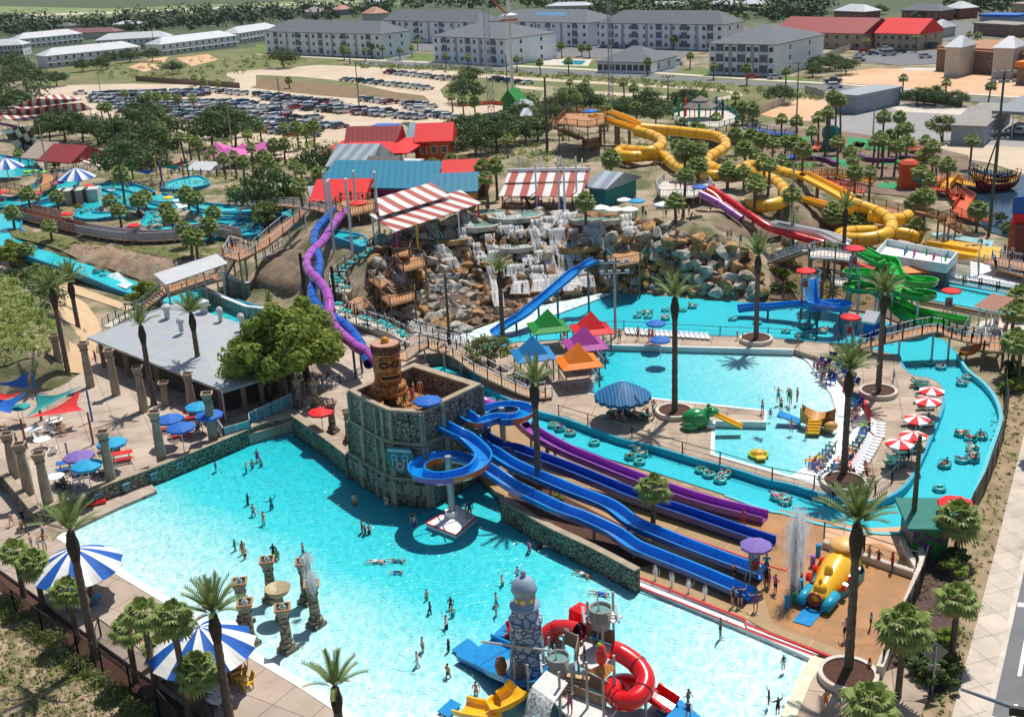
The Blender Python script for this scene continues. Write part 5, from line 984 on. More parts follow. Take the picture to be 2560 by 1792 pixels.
hall('green-roofed shed among the palms near the left trees',(695,487),(752,476),None,2.6,7,4.2,cream,M('roof_sage',(.25,.38,.30),.7,var=.1),'gable',gz=3.5,name='hut',cat='hut')
hall('little green gabled hut by the sky ride tower',(1290,253),(1312,248),None,2.8,5,6.0,M('wall_green',(.03,.25,.1)),KC['green'],'gable',gz=0,name='hut',cat='hut')
hall('white roofed stand near the sky ride tower',(1290,266),(1330,264),None,2.6,7,4.0,cream,silR,'hip',gz=0,name='stand',cat='stand')
hall('pale yellow roofed hut in the bushes by the sky ride',(1352,252),(1392,254),None,3,8,6.6,cream,M('roof_cream_y',(.55,.50,.28),.7),'gable',gz=0,name='hut',cat='hut')
hall('small orange and white booth under the sky ride',(1304,290),(1326,289),None,3.4,5,5.0,barnO,silR,'hip',gz=1,name='ticket_booth',cat='booth')
hall('red hipped roof shelter at the far lime tube pool',(108,400),(180,405),None,2.8,9,5.8,wood,redR2,'gable',gz=1.5,over=1,open_=True,postm=woodd,name='shelter',cat='shelter')
hall('tan hipped roof shelter beside the red one',(66,393),(108,396),None,2.8,9,5.8,wood,M('roof_tan',(.42,.33,.27),.8,var=.1),'gable',gz=1.5,over=1,open_=True,postm=woodd,name='shelter',cat='shelter')
hall('white tin shelter by the shade sails',(470,424),(525,425),None,2.6,8,3.6,white,metR,'gable',gz=1,over=.6,open_=True,name='shelter',cat='shelter')
for k,(x,y,s) in enumerate(((575,405,1),(665,390,1.1),(545,392,.7),(612,395,.8))):
 p=G(x,y+12); r=thing('pink_canopy',p,['magenta canopy beside tall palms by the activity pool','magenta canopy close to the red pavilion','small magenta sail between palms','magenta sail peak behind the round trees'][k],'canopy'); a=4*s
 MB().add([p+Vector((-a,-a*.6,2.6)),p+Vector((a,-a*.8,2.8)),p+Vector((a*1.1,a,3.0)),p+Vector((-a*.9,a,2.7)),p+Vector((0,.1,4.6))],[(0,1,4),(1,2,4),(2,3,4),(3,0,4)]).build('fabric',pinkC,r)
 for sx,sy in((-1,-.6),(1,-.8),(1.1,1),(-.9,1)): MB().cyl(p+Vector((a*sx,a*sy,0)),p+Vector((a*sx,a*sy,2.75)),.07,.07,6).build('post',steel,r)
tentR=(.42,.075,.045); tentW=(.74,.73,.71)
def tent(label,planes,ridge,n,legs,z,name='striped_tent'):
 a,b=[W(x,y,zz) for x,y,zz in ridge]; d=Vector((b.x-a.x,b.y-a.y,0)); L=d.length; an=math.atan2(d.y,d.x)
 m_=stripes('tent_stripes_%d'%len(MC),tentR,tentW,an,L/n); c=a.copy(); r=thing(name,(c.x,c.y,z),label,'tent','red and white striped tents')
 for pl_ in planes:
  P=[W(x,y,zz) for x,y,zz in pl_]; nn=(P[1]-P[0]).cross(P[2]-P[0]).normalized()
  if nn.z<0: P=P[::-1]; nn=-nn
  k=len(P); MB().add(P+[p-nn*.12 for p in P],[tuple(range(k)),tuple(range(k,2*k))[::-1]]+[(i,k+i,k+(i+1)%k,(i+1)%k) for i in range(k)]).build('roof_panel',m_,r)
 for i,(x,y,zz,cm) in enumerate(legs): p=W(x,y,zz); MB().cyl((p.x,p.y,z-.5),(p.x,p.y,zz-.1),.13,.13,7).build('post',cm,r)
 return r
tent('near red and white striped tent above the waterfall',[[(942,496,13.4),(1078,456,13.4),(1127,489,12.0),(949,541,12.0)],[(923,536,11.7),(1152,475,11.7),(1203,508,10.8),(988,579,10.8)]],[(942,496,13.4),(1078,456,13.4)],4.6,[(948,566,10.9,M('post_green',(.02,.3,.1))),(990,575,10.8,M('post_magenta',(.5,.04,.3))),(1040,562,10.8,M('post_yellow',(.7,.5,.02))),(1090,546,10.8,M('post_green',(.02,.3,.1))),(1145,528,10.8,white),(1195,510,10.8,redC),(930,540,11.6,white),(1078,470,12.2,white)],8)
tt=tent('second striped tent with white poles rising through it',[[(1272,424,12.8),(1474,420,12.8),(1470,452,11.9),(1262,457,11.9)],[(1262,459,11.7),(1470,455,11.7),(1446,491,10.7),(1246,490,10.7)]],[(1272,424,12.8),(1474,420,12.8)],5.5,[(1256,489,10.7,redC),(1303,489,10.7,M('post_magenta',(.5,.04,.3))),(1346,490,10.7,M('post_purple',(.2,.05,.35))),(1401,490,10.7,blueC),(1440,490,10.7,orC)],8)
for i,(x,yt,yb) in enumerate(((1299,390,432),(1352,392,440),(1397,398,475),(1403,392,430),(1441,398,470),(1456,398,440),(1411,418,490),(1340,412,470))):
 p=W(x,yb,11.6); h=(yb-yt)/15.5; MB().cyl((p.x,p.y,8),(p.x,p.y,11.6+h),.16,.14,8).build('tall_pole',white,tt)
a_,b2=W(1268,426,12.9),W(1476,423,12.9); MB().beam(a_,b2,.3,.5).build('ridge_beam',white,tt)
tent('far red and white striped carousel tent at the trees',[[(30,268,9.2),(85,247,11),(147,235,11),(207,249,9.2)],[(30,268,9.2),(207,249,9.2),(147,262,8.6),(60,273,8.8)],[(-15,288,6.6),(60,268,8.4),(205,257,8.2),(232,273,6.2)],[(-15,288,6.6),(232,273,6.2),(180,283,5.6),(45,305,5.6)]],[(30,268,9.2),(207,249,9.2)],8,[(0,295,6,white),(45,303,5.6,white),(110,295,5.6,white),(180,283,5.6,white),(225,274,5.8,white)],0)
lmk(1040,530,'the near striped tent'); lmk(1350,470,'the second striped tent'); lmk(110,270,'the carousel tent'); lmk(900,390,'the red pavilion'); lmk(1100,350,'the red barn'); lmk(980,460,'the teal roof')
for x,y,ph in((560,400,'the magenta canopies'),(130,420,'the red shelter'),(1310,265,'the sky ride tower'),(2110,270,'the grey garage'),(2420,330,'the workshop'),(800,150,'the long apartment block'),(1170,160,'the second apartment block'),(1600,165,'the clubhouse'),(1850,180,'the corner apartment block'),(2250,110,'the motel'),(250,150,'the row houses'),(480,120,'the long porch row house'),(380,180,'the rubble mounds'),(60,60,'the runway'),(1400,30,'the far woods'),(2300,190,'the building site'),(700,320,'the car park edge')): lmk(x,y,ph)
gr=M('roof_corrugated',(.47,.50,.53),.45,var=.1,scale=.3,metal=.2); nt,N,L_,b=nodes(gr)
gr=stripes('roof_corrugated_grey',(.40,.425,.45),(.55,.575,.60),R(38),.35,rough=.45,soft=.3)
r=thing('grey_roof_hall',W(550,1000,1.2),'large open hall with corrugated grey metal roof on the plaza','hall'); lmk(480,900,'the grey-roofed hall')
def q1(x,y,z): return W(*Zc(0,1,x,y),z)
ro=[q1(780,1405,4.6),W(*Zc(0,2,2000,275),4.6),W(*Zc(0,2,2560,100),4.6),W(760,905,4.6),W(700,830,4.9),q1(2290,1330,5.2),q1(1600,1095,6.0),q1(1300,1180,5.8)]
rid=[q1(1420,1330,6.4),W(620,930,6.6)]
m=MB(); A_,B_,C2,D2,E_,F_,G_,H_=ro; m.add([A_,B_,C2,D2,E_,F_,G_,H_],[(0,1,6,7),(1,2,5,6),(2,3,4,5)]); m.add([p-Vector((0,0,.25)) for p in ro],[(7,6,1,0),(6,5,2,1),(5,4,3,2)]); k=len(ro)
m.add(ro+[p-Vector((0,0,.25)) for p in ro],[(i,k+i,k+(i+1)%k,(i+1)%k) for i in range(k)]); m.build('roof',gr,r)
kk=[ro[0].lerp(ro[1],t) for t in(.04,.25,.5,.75,.97)]+[ro[1].lerp(ro[2],t) for t in(.3,.6,.95)]
cg=sum(ro,Vector())/len(ro)
for p in kk: q=p.lerp(cg,.06); MB().box((q.x,q.y,2.9),(.5,.5,3.4),rz=.4).build('post',woodd,r)
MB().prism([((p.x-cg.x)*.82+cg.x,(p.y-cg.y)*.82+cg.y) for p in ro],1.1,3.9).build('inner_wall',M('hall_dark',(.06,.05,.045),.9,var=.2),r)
for x,y,s in((1490,1150,1),(1615,1270,.8),(1820,1110,1.3),(1965,1175,.7),(2155,1235,.7)):
 p=q1(x,y+40,6.2); MB().lathe(p,[(.35*s,-.6),(.35*s,.4),(.6*s,.5),(.6*s,.9),(.3*s,1.15),(0,1.2)],10).build('roof_vent',metR,r)
# ---------------- rocks and falls
def rockmesh(seed,n=2):
 r_=random.Random(seed); bm=bmesh.new(); bmesh.ops.create_icosphere(bm,subdivisions=n,radius=1); pl=[(Vector((r_.gauss(0,1),r_.gauss(0,1),r_.gauss(0,1))).normalized(),r_.uniform(.42,.8)) for _ in range(11)]
 for v in bm.verts:
  for nn,d in pl:
   k=v.co.dot(nn)
   if k>d: v.co-=nn*(k-d)
  v.co.x*=1.25; v.co.z*=.85
 me=bpy.data.meshes.new('boulder'); bm.to_mesh(me); bm.free(); return me
RK=[rockmesh(i) for i in range(7)]
rkm={'grey':M('rock_grey',(.56,.52,.43),.9,c2=(.25,.24,.20),scale=.8,detail=9,bump=.5,contrast=(.38,.62)),'orange':M('rock_orange',(.58,.32,.12),.85,c2=(.20,.11,.05),scale=.7,detail=9,bump=.5,contrast=(.38,.62)),'brown':M('rock_brown',(.36,.20,.10),.5,c2=(.06,.045,.035),scale=.8,detail=9,bump=.5,spec=.6,contrast=(.38,.6)),'slate':M('rock_slate',(.58,.49,.37),.85,c2=(.20,.16,.12),scale=.8,detail=9,bump=.5,contrast=(.38,.62))}
for m in RK: m.materials.append(rkm['grey'])
def boulder(loc,s,c,label,group='boulders round the waterfalls'):
 o=bpy.data.objects.new('boulder',rnd.choice(RK)); col.objects.link(o); o.location=loc; o.rotation_euler=(rnd.uniform(-.6,.6),rnd.uniform(-.5,.5),rnd.random()*6.3); o.scale=(s*rnd.uniform(.8,1.25),s*rnd.uniform(.8,1.2),s*rnd.uniform(.7,1.1))
 o.material_slots[0].link='OBJECT'; o.material_slots[0].material=rkm[c]; tag(o,label,'boulder',group)
slope=[(915,800),(940,640),(1000,600),(1080,562),(1330,548),(1620,552),(1700,590),(1760,612),(1880,640),(1925,750),(1756,745),(1672,736),(1512,731),(1350,758),(1280,785),(1150,838),(1020,830)]
drape('rock_slope',slope,M('wet_rock_ground',(.16,.10,.06),.8,c2=(.05,.045,.04),scale=.5,detail=9,bump=1),.12,res=3)
def inpoly(x,y,P):
 c=False; n=len(P)
 for i in range(n):
  (x1,y1),(x2,y2)=P[i],P[(i+1)%n]
  if (y1>y)!=(y2>y) and x<(x2-x1)*(y-y1)/(y2-y1)+x1: c=not c
 return c
pts=[]; tries=0
while len(pts)<285 and tries<9000:
 tries+=1; x=rnd.uniform(915,1925); y=rnd.uniform(548,838)
 if not inpoly(x,y,slope): continue
 if x<1000 and y<760 and x<940+ (760-y)*-.1: continue
 if all(((x-a)/25)**2+((y-b)/19)**2>1 for a,b in pts): pts.append((x,y))
for x,y in pts:
 u_=rnd.random()
 if x<1170 and y>640: c='grey' if u_<.75 else 'orange'
 elif x<1480: c='brown' if u_<.62 else ('orange' if u_<.84 else 'slate')
 elif x<1670: c='orange' if u_<.62 else ('slate' if y>690 else 'grey')
 else: c='slate' if u_<.4 else ('grey' if u_<.6 else 'orange')
 zone='on the bank between the timber stairs and the fall' if x<1170 else ('wet among the waterfalls' if x<1480 else ('behind the pool, near the rock stairs' if x<1670 else 'at the palm end of the rock wall'))
 g=G(x,y); s=rnd.uniform(.9,1.65)*(.85 if x<1250 else 1); boulder((g.x,g.y,g.z+.25*s),s,c,f"{c} boulder {zone}",f"{c} boulders {zone}")
for cn in('grey','orange','brown','slate'):
 r0=random.Random(cn); mb=MB(); k=0
 while k<(230 if cn!='slate' else 120):
  x=r0.uniform(915,1925); y=r0.uniform(548,838)
  if not inpoly(x,y,slope) or (x<1000 and y<760) or (cn=='slate' and x<1600) or (cn=='brown' and x>1600) or (cn=='grey' and 1200<x<1550 and r0.random()<.7): continue
  g=G(x,y); s=r0.uniform(.3,.7); q=Matrix.Rotation(r0.random()*6,3,'Z')@Matrix.Rotation(r0.random(),3,'X'); me=RK[r0.randrange(7)]; mb.add([g+Vector((0,0,.12))+(q@v.co)*s for v in me.vertices],[tuple(p.vertices) for p in me.polygons]); k+=1
 tag(mb.build('rubble',rkm[cn]),kind='stuff')
for x,y,s in((1075,562,1.4),(1120,570,1.5),(1160,545,1.6),(1230,540,1.5),(1350,538,1.5),(1450,540,1.4),(330,575,1.6),(352,585,1.8),(375,578,1.7),(395,575,1.5),(320,590,1.3),(445,545,1.8),(470,550,2.0),(495,555,1.6),(330,545,1.7),(350,540,1.8),(265,530,1.4),(290,525,1.3),(1985,620,1.5),(1960,610,1.3),(1945,635,1.2)):
 g=G(x,y); boulder((g.x,g.y,g.z+.3*s),s*.9,'slate' if x<600 else 'grey','pale grey boulder beside the family river' if x<600 else 'grey boulder along the waterfall rim','boulders by the family river' if x<600 else 'boulders along the rim')
lmk(1300,640,'the waterfalls'); lmk(1560,640,'the rock wall')
fm=bpy.data.materials.new('falling_water'); fm.use_nodes=True; nt=fm.node_tree; N=nt.nodes; L=nt.links; b=N['Principled BSDF']; b.inputs['Base Color'].default_value=(.93,.95,.96,1); b.inputs['Roughness'].default_value=.5
tc=N.new('ShaderNodeNewGeometry'); mp=N.new('ShaderNodeMapping'); mp.inputs['Scale'].default_value=(8,8,.6); n=N.new('ShaderNodeTexNoise'); n.inputs['Scale'].default_value=.9; n.inputs['Detail'].default_value=3; r=N.new('ShaderNodeValToRGB'); r.color_ramp.elements[0].position=.22; r.color_ramp.elements[1].position=.60
L.new(tc.outputs['Position'],mp.inputs['Vector']); L.new(mp.outputs[0],n.inputs['Vector']); L.new(n.outputs['Fac'],r.inputs['Fac']); L.new(r.outputs['Color'],b.inputs['Alpha'])
glow(fm,.55)
def fall(px,w,off=1.35,label=None):
 P=[G(*p) for p in px]; P=smoothpath(P,5); r=thing('waterfall',P[0],label,'waterfall','white cascades down the rocks'); m=MB()
 rings=[]
 for i,p in enumerate(P):
  q=P[min(i+1,len(P)-1)]-P[max(i-1,0)]; sd=Vector((1,0,0)); ww=w*(1+.5*i/len(P)); z=off+(.35*math.sin(i*1.9)); rings.append([p+sd*ww*(t-.5)+Vector((0,0,z+.25*math.sin(t*7+i))) for t in(0,.25,.5,.75,1)])
 r0=random.Random(int(P[0].x*7))
 for k in range(5):
  u=(k+.5)/5; wv=r0.uniform(.10,.24)*w; ph=r0.random()*6
  m.loft([[q[0].lerp(q[4],min(1,max(0,u+.09*math.sin(i*.8+ph))))+Vector((a*wv*(1+.5*math.sin(i*1.3+ph)),-.3*math.cos(a*1.5),.12*math.cos(a*1.5))) for a in(-1,-.4,.4,1)] for i,q in enumerate(rings)],False,0)
 m.build('water_sheet',fm,r,smooth=True); reg(r,'white cascade','fall','by'); return r
FL=[([(1250,562),(1262,590),(1272,612)],1.6),([(1095,640),(1120,668),(1136,692)],1.4),([(1190,636),(1200,660),(1208,686)],1.3),([(1225,690),(1240,740),(1250,788)],1.3),([(1074,588),(1084,604),(1100,616)],1.2),([(1398,553),(1400,590),(1392,632),(1411,690),(1416,735)],2.6),([(1372,570),(1378,590),(1385,612)],2.6),([(1484,592),(1480,620),(1476,648)],3.4),([(1563,566),(1572,592),(1578,620)],1.8),([(1340,580),(1342,600)],2.0),([(1286,566),(1290,600),(1291,622)],2.0),([(1296,686),(1300,720),(1302,756)],2.0),([(1345,692),(1350,720),(1354,750)],2.2),([(1456,694),(1463,715),(1472,738)],1.7),([(1577,700),(1582,718),(1586,735)],1.0),([(1420,560),(1415,580)],2.4),([(1440,705),(1436,730),(1430,748)],2.2),([(1150,600),(1165,625),(1180,640)],1.3),([(1310,640),(1320,670),(1335,690)],1.6),([(1512,692),(1520,715),(1524,736)],1.0),([(1030,590),(1045,610),(1075,618)],1.4),([(1160,560),(1172,585),(1176,605)],1.3),([(1225,610),(1232,650),(1240,675)],1.6),([(1262,640),(1272,680),(1276,715)],1.6),([(1330,600),(1352,640),(1358,680)],1.8),([(1375,640),(1378,700),(1385,740)],1.8),([(1434,600),(1440,640),(1436,680)],1.4)]
for p,w_ in FL: fall(p,w_*.8)
bas=M('rock_pool_water',(.20,.34,.30),.12,c2=(.13,.25,.23),scale=.4)
for x,y,w_,d_ in((1290,552,4.2,3),(1200,580,3,2.2),(1225,545,3.2,2),(1120,612,3.6,2.2),(1500,560,4.5,2.6),(1340,555,3,2),(1290,635,3,2),(1450,630,3,2),(1240,668,2.6,1.8)):
 g=G(x,y); r_=thing('rock_pool',g,None,'rock pool','rock pools above the falls'); n=16; MB().lathe2(g+Vector((0,0,.0)),[(1,.2),(1.02,.9),(.9,1.0),(.85,.8)],n,0,(w_,d_,1)).build('rim',rkm['orange'] if x%3 else rkm['grey'],r_); MB().lathe2(g,[(.9,.85),(0,.85)],n,0,(w_,d_,1)).build('pool_surface',bas,r_); reg(r_,'shallow green rock pool','rp','by')
drape('foam',[(1020,832),(1144,842),(1280,795),(1350,768),(1500,737),(1530,738),(1470,760),(1360,800),(1280,840),(1200,858),(1080,860)],foam,.17,kind='stuff',z=0)
slide('body_slide','blue open slide running from the rocks down into the waterfall pool',[W(1493,655,6.6),W(1465,668,6.2),W(1440,683,5.5),W(1410,708,4.7),W(1375,738,3.7),W(1340,766,2.7),W(1305,795,1.8),W(1262,820,1.0),W(1238,838,.5)],'open',1.5,.55,[blueI,blueS],supports=(.12,.45,.62,.8),supm=M('post_teal_dark',(.03,.16,.2)))
# ---------------- timber work
def rail(mb,P,h=1.05,mi=0,step=.45,post=2.2,slat=.05):
 for a,b in zip(P[:-1],P[1:]):
  L_=(b-a).length
  if L_<.05: continue
  for z in(h,.15): mb.beam(a+Vector((0,0,z)),b+Vector((0,0,z)),.07,.09,mi)
  n=max(1,int(L_/step))
  for i in range(n+1): p=a.lerp(b,i/n); mb.box(p+Vector((0,0,h/2+.07)),(slat,slat,h-.1),mi=mi)
  n=max(1,int(L_/post))
  for i in range(n+1): p=a.lerp(b,i/n); mb.box(p+Vector((0,0,h/2+.05)),(.13,.13,h+.15),mi=mi)
def deckt(label,poly,z,fl=None,rl=None,name='timber_deck',rails=True,skip=(),cat='deck',th=.25,base=None):
 P=[W(x,y,z) for x,y in poly]; c=sum(P,Vector())/len(P); g=H(c.x,c.y) if base is None else base; r=thing(name,(c.x,c.y,g),label,cat); MB().prism([(p.x,p.y) for p in P],z-th,z,bottom=True).build('floor_boards',fl or deckw,r)
 for p in P:
  q=p.lerp(c,.06); gg=H(q.x,q.y) if base is None else base
  if z-gg>.6: MB().box((q.x,q.y,(gg+z-th)/2-.2),(.22,.22,z-th-gg+.4)).build('support_post',woodd,r)
 if rails:
  m=MB(); n=len(P)
  for i in range(n):
   if i not in skip: rail(m,[P[i],P[(i+1)%n]])
  m.build('railing_slats',rl or woodd,r)
 return r
def stairs(label,a,b,w,n=None,tm=None,rl=None,name='timber_stairs',cat='stairs',rails=True):
 A=W(*a);B=W(*b); 
 if A.z<B.z: A,B=B,A
 r=thing(name,(B.x,B.y,B.z),label,cat); u=Vector((B.x-A.x,B.y-A.y,0)); L_=u.length; u.normalize(); v=Vector((-u.y,u.x,0)); n=n or max(4,int((A.z-B.z)/.2)); an=math.atan2(u.y,u.x); m=MB()
 for i in range(n): t=(i+.5)/n; m.box(A.lerp(B,t)+Vector((0,0,-.02)),(L_/n*.8,w,.07),rz=an)
 m.build('tread_boards',tm or deckw,r); m=MB()
 for s in(-1,1): m.beam(A+v*s*w/2-Vector((0,0,.15)),B+v*s*w/2-Vector((0,0,.15)),.1,.3)
 m.build('stringer',woodd,r)
 if rails:
  for s in(-1,1): m=MB(); rail(m,[A+v*s*w/2,B+v*s*w/2]); m.build('railing_slats',rl or woodd,r)
 return r
def walk(label,pts,w,fl=None,rl=None,k=4,name='walkway',cat='walkway',posts=True,both=(-1,1)):
 P=smoothpath([W(*p) for p in pts],k); c=P[len(P)//2]; r=thing(name,(c.x,c.y,H(c.x,c.y)),label,cat); fr=frames(P)
 m=MB(); m.loft([[p-s*w/2-Vector((0,0,.2)),p-s*w/2,p+s*w/2,p+s*w/2-Vector((0,0,.2))][::-1] for p,s,u in [(p,Vector((s.x,s.y,0)).normalized(),u) for p,s,u in fr]],True,0,caps=True); m.build('floor_boards',fl or deckw,r)
 for sg in both: m=MB(); rail(m,[p+Vector((s.x,s.y,0)).normalized()*sg*w/2 for p,s,u in fr][::2]); m.build('railing_slats',rl or railw,r)
 if posts:
  for i in range(0,len(P),max(1,k)):
   p=P[i]; g=H(p.x,p.y)
   if p.z-g>.8: MB().box((p.x,p.y,(g+p.z)/2-.2),(.2,.2,p.z-g)).build('support_post',rl or woodd,r)
 return r
def z1(*a): return [Zc(1,1,x,y) for x,y in a]
def w1(x,y,z): return (*Zc(1,1,x,y),z)
deckt('high wooden launch deck with red umbrella where the twisting tubes start',z1((655,248),(770,182),(1060,175),(1072,262),(845,318)),9.9,rl=woodd)
for x,y,h in((700,640,10),(865,665,10.5),(690,420,7),(1105,490,9),(905,330,7),(640,330,7)):
 g=G(*Zc(1,1,x,y)); r_=thing('white_post',g,None,'post','tall white posts of the launch deck'); MB().cyl(g-Vector((0,0,.3)),g+Vector((0,0,h)),.2,.17,8).build('pole',railw,r_); MB().lathe(g+Vector((0,0,h)),[(.2,0),(.24,.05),(.1,.2),(0,.25)],8).build('cap',white,r_); reg(r_,'tall white post of the launch deck','post','by')
deckt('upper timber landing beside the striped tent',z1((1215,600),(1240,545),(1400,525),(1385,625),(1370,680),(1210,680)),7.8,skip=(0,))
deckt('timber lookout landing beside the highest falls',z1((1235,735),(1300,660),(1500,695),(1522,760),(1320,815)),6.8)
stairs('timber stairs from the upper landing',w1(1225,720,7.0),w1(1130,860,5.3),2.2)
deckt('timber mid landing over the cave',z1((1000,885),(1110,850),(1190,905),(1110,965)),5.2,skip=(1,2))
stairs('timber stairs with white handrail above the blue bin',w1(1160,880,5.2),w1(1280,1000,3.9),2.0,rl=railw)
deckt('wide timber landing with blue bin',z1((1110,1045),(1330,965),(1420,985),(1425,1060),(1200,1120)),3.8)
deckt('lowest timber landing by the tube queue',z1((770,1125),(940,1015),(1110,1045),(1060,1105),(880,1185)),2.9)
stairs('short timber stairs down to the queue',w1(930,1130,2.9),w1(1030,1245,1.4),1.8,rl=railw)
walk('white-railed queue ramp lined with turquoise tubes, upper part',[w1(1150,520,8.2),w1(1070,640,7.4),w1(960,690,6.6),w1(840,770,5.6),w1(745,870,4.8),w1(730,960,4.3),w1(830,1000,3.9)],2.0,fl=concw)
walk('white-railed queue ramp lined with turquoise tubes, lower part',[w1(730,1110,3.0),w1(780,1200,2.6),w1(950,1265,2.2),w1(1150,1330,1.8),w1(1330,1420,1.4)],2.2,fl=concw)
lmk(*Zc(1,1,1000,1250),'the lower queue ramp'); lmk(*Zc(1,1,850,800),'the upper queue ramp'); lmk(*Zc(1,1,900,200),'the launch deck'); lmk(*Zc(1,1,1300,900),'the timber stairs')
walk('long covered-looking railed walkway behind the stone tower',[(1000,898,2.9),(1060,862,2.9),(1108,872,2.7),(1150,888,2.4),(1203,925,2.0),(1270,958,1.6),(1335,985,1.2),(1372,985,1.0)],1.9,fl=M('walk_tan',(.46,.29,.16),.85,var=.15),rl=railw)
slab('upper_deck',[(1000,872),(1020,838),(1090,832),(1190,862),(1240,900),(1190,912),(1110,880),(1050,888)],1.6,conc)
walk('railing walk along the waterfall pool edge',[(1030,822,1.8),(1090,838,1.8),(1160,858,1.7),(1200,880,1.6)],1.0,fl=concw,rl=railw)
r=thing('white_retaining_wall',W(950,860,0),'tall white wall under the tube queue','wall'); ribbon(m:=MB(),[W(*Zc(1,1,x,y),1.5) for x,y in((830,1270),(1000,1330),(1180,1400),(1370,1500))],.3,-1.5,.7); m.build('wall',cream,r)
for i,(x,y,z) in enumerate([(1120,520,8.4),(1100,570,8.0),(1050,640,7.6),(1010,660,7.3),(960,700,6.9),(910,720,6.5),(850,760,6.1),(800,800,5.7),(770,830,5.4),(740,870,5.1),(710,900,5.0),(750,930,4.7),(800,980,4.3),(740,1130,3.3),(780,1190,3.0),(820,1200,2.8),(960,1255,2.6),(1000,1270,2.5),(1120,1290,2.3),(1170,1320,2.1),(1200,1340,2.0),(1290,1380,1.8),(1330,1410,1.7)]):
 p=W(*w1(x,y,z)); itube((p.x,p.y,p.z+.25),desc='turquoise inner tube carried in line',s=1.05); 
 if i%2==0: rperson('stand',(p.x+.5,p.y+.3,p.z-.1),where='queueing')
lmk(*Zc(1,1,1900,1420),'the railed walk')
deckt('green-railed rescue deck with striped umbrella among the rocks',[(1515,640),(1560,625),(1620,632),(1600,655),(1540,665)],5.2,fl=deckw,rl=M('rail_green',(.05,.20,.17),.6))
stairs('timber rock stairs climbing to the plaza',(1605,628,5.2),(1630,590,7.4),1.6); stairs('timber steps beside the broad fall',(1445,600,6.5),(1450,560,8),3,rails=False)
stairs('long pale stairs descending beside the brown hill',(1720,555,8),(1800,605,5.5),3.0,tm=concw,rails=True); 
deckt('timber launch deck with blue umbrella for the red and purple slides',[(1640,470),(1660,452),(1770,455),(1785,478),(1735,492),(1650,492)],9.6,fl=concw,rl=railw); 
deckt('octagon lookout deck before the second striped tent',[(1262,520),(1280,505),(1315,507),(1322,522),(1305,535),(1270,533)],8.5,fl=deckw,rl=woodd)
mound=M('gunite_mound',(.26,.19,.125),.9,c2=(.14,.10,.07),scale=.6,detail=9,bump=.6)
def mound_(px,label,h,zb=0,nm='sculpted_mound'):
 P=[G(*p) for p in px]; c=sum(P,Vector())/len(P); r_=thing(nm,c,label,'mound'); rings=[]; n=len(P); Q=smoothpath(P,4,True)
 for t,z in((1.05,-.6),(.97,.35),(.8,.8),(.5,1.0),(.12,1.05)): rings.append([Vector((c.x+(p.x-c.x)*t,c.y+(p.y-c.y)*t,c.z+(p.z-c.z)*t*.8+h*z*(1+.12*math.sin(i*1.7)*t))) for i,p in enumerate(Q)])
 m=MB(); m.loft(rings,True,0); m.add(rings[-1],[tuple(range(len(Q)))]); m.build('body',mound,r_,smooth=True); return r_
mound_(z1((0,940),(30,780),(200,670),(450,650),(480,760),(420,960),(220,1030)),'brown sculpted concrete mound behind the tube slide masts',1.6)
mound_([(1990,545),(2080,530),(2180,570),(2200,600),(2080,612)],'smooth brown mound under the big yellow loop',.8)
mound_([(1740,500),(1850,520),(1960,575),(1900,600),(1790,570)],'smooth brown mound beneath the red slide',.5)
mound_([(1990,470),(2060,500),(2140,540),(2060,550),(1970,520)],'rounded brown mound between the yellow slides',.5)
for px,lab in((((500,745),(560,775),(620,800),(700,810)),'weathered teal panelled retaining wall above the grey roof'),(((565,712),(600,735),(625,742)),'short teal panelled planter wall above the longer one')):
 P=[G(*p) for p in px]; r_=thing('retaining_wall',P[0],lab,'wall'); m=MB(); ribbon(m,P,.4,-.3,1.9); m.build('wall',M('panel_teal',(.10,.24,.23),.8,c2=(.30,.36,.30),scale=1.5,detail=8),r_); m=MB()
 for a,b in zip(P[:-1],P[1:]):
  for i in range(int((b-a).length/1.2)+1): p=a.lerp(b,i/(int((b-a).length/1.2)+1)); m.box(p+Vector((0,-.22,.9)),(.12,.1,1.9))
 m.build('batten_slats',railw,r_); m=MB(); ribbon(m,P,.6,1.9,2.05); m.build('coping',railw,r_)
# ---------------- yellow slide hill
def q6(x,y,z): return W(1700+x/2.67,280+y/2.67,z)
def a2(x,y,z): return W(*Zc(2,0,x,y),z)
def b3(x,y,z): return W(*Zc(3,1,x,y),z)
conp=M('support_concrete',(.30,.20,.15),.85,var=.2)
yk=dict(ring=2.6,supm=conp,sr=.32,n=12)
def ytube(lab,p,sup=(.1,.3,.5,.7,.9)): return slide('tube_slide',lab,p,'tube',.98,0,[yelS,yelD],supports=sup,**yk)
def yflume(lab,p,w=1.7,sup=(.3,.7)): return slide('open_slide',lab,p,'open',w,.8,[yelS,yelS],supports=sup,supm=conp,sr=.3)
yflume('upper yellow open launch channel from the timber tower',[a2(850,1020,13.6),a2(1000,1075,12.8),a2(1140,1140,11.8)]); yflume('lower yellow open launch channel from the timber tower',[a2(700,1050,13.4),a2(880,1105,12.5),a2(1100,1175,11.4)])
ytube('big yellow tube slide with the long upper loop along the hill',[a2(1150,1145,11.7),a2(1400,1165,11.2),a2(1620,1190,10.9),a2(1790,1212,10.6),a2(1885,1250,10.3),a2(1905,1310,10.1),a2(1830,1365,9.8),a2(1745,1415,9.6),a2(1750,1475,9.4),a2(1860,1525,9.2),a2(2010,1550,9.0),q6(440,400,8.7),q6(560,435,8.4),q6(655,480,8.1),q6(705,540,7.8),q6(695,590,7.5),q6(620,620,7.3),q6(520,632,7.1),q6(425,622,6.9),q6(385,592,6.7),q6(430,570,6.5),q6(560,575,6.3),q6(700,595,6.1)])
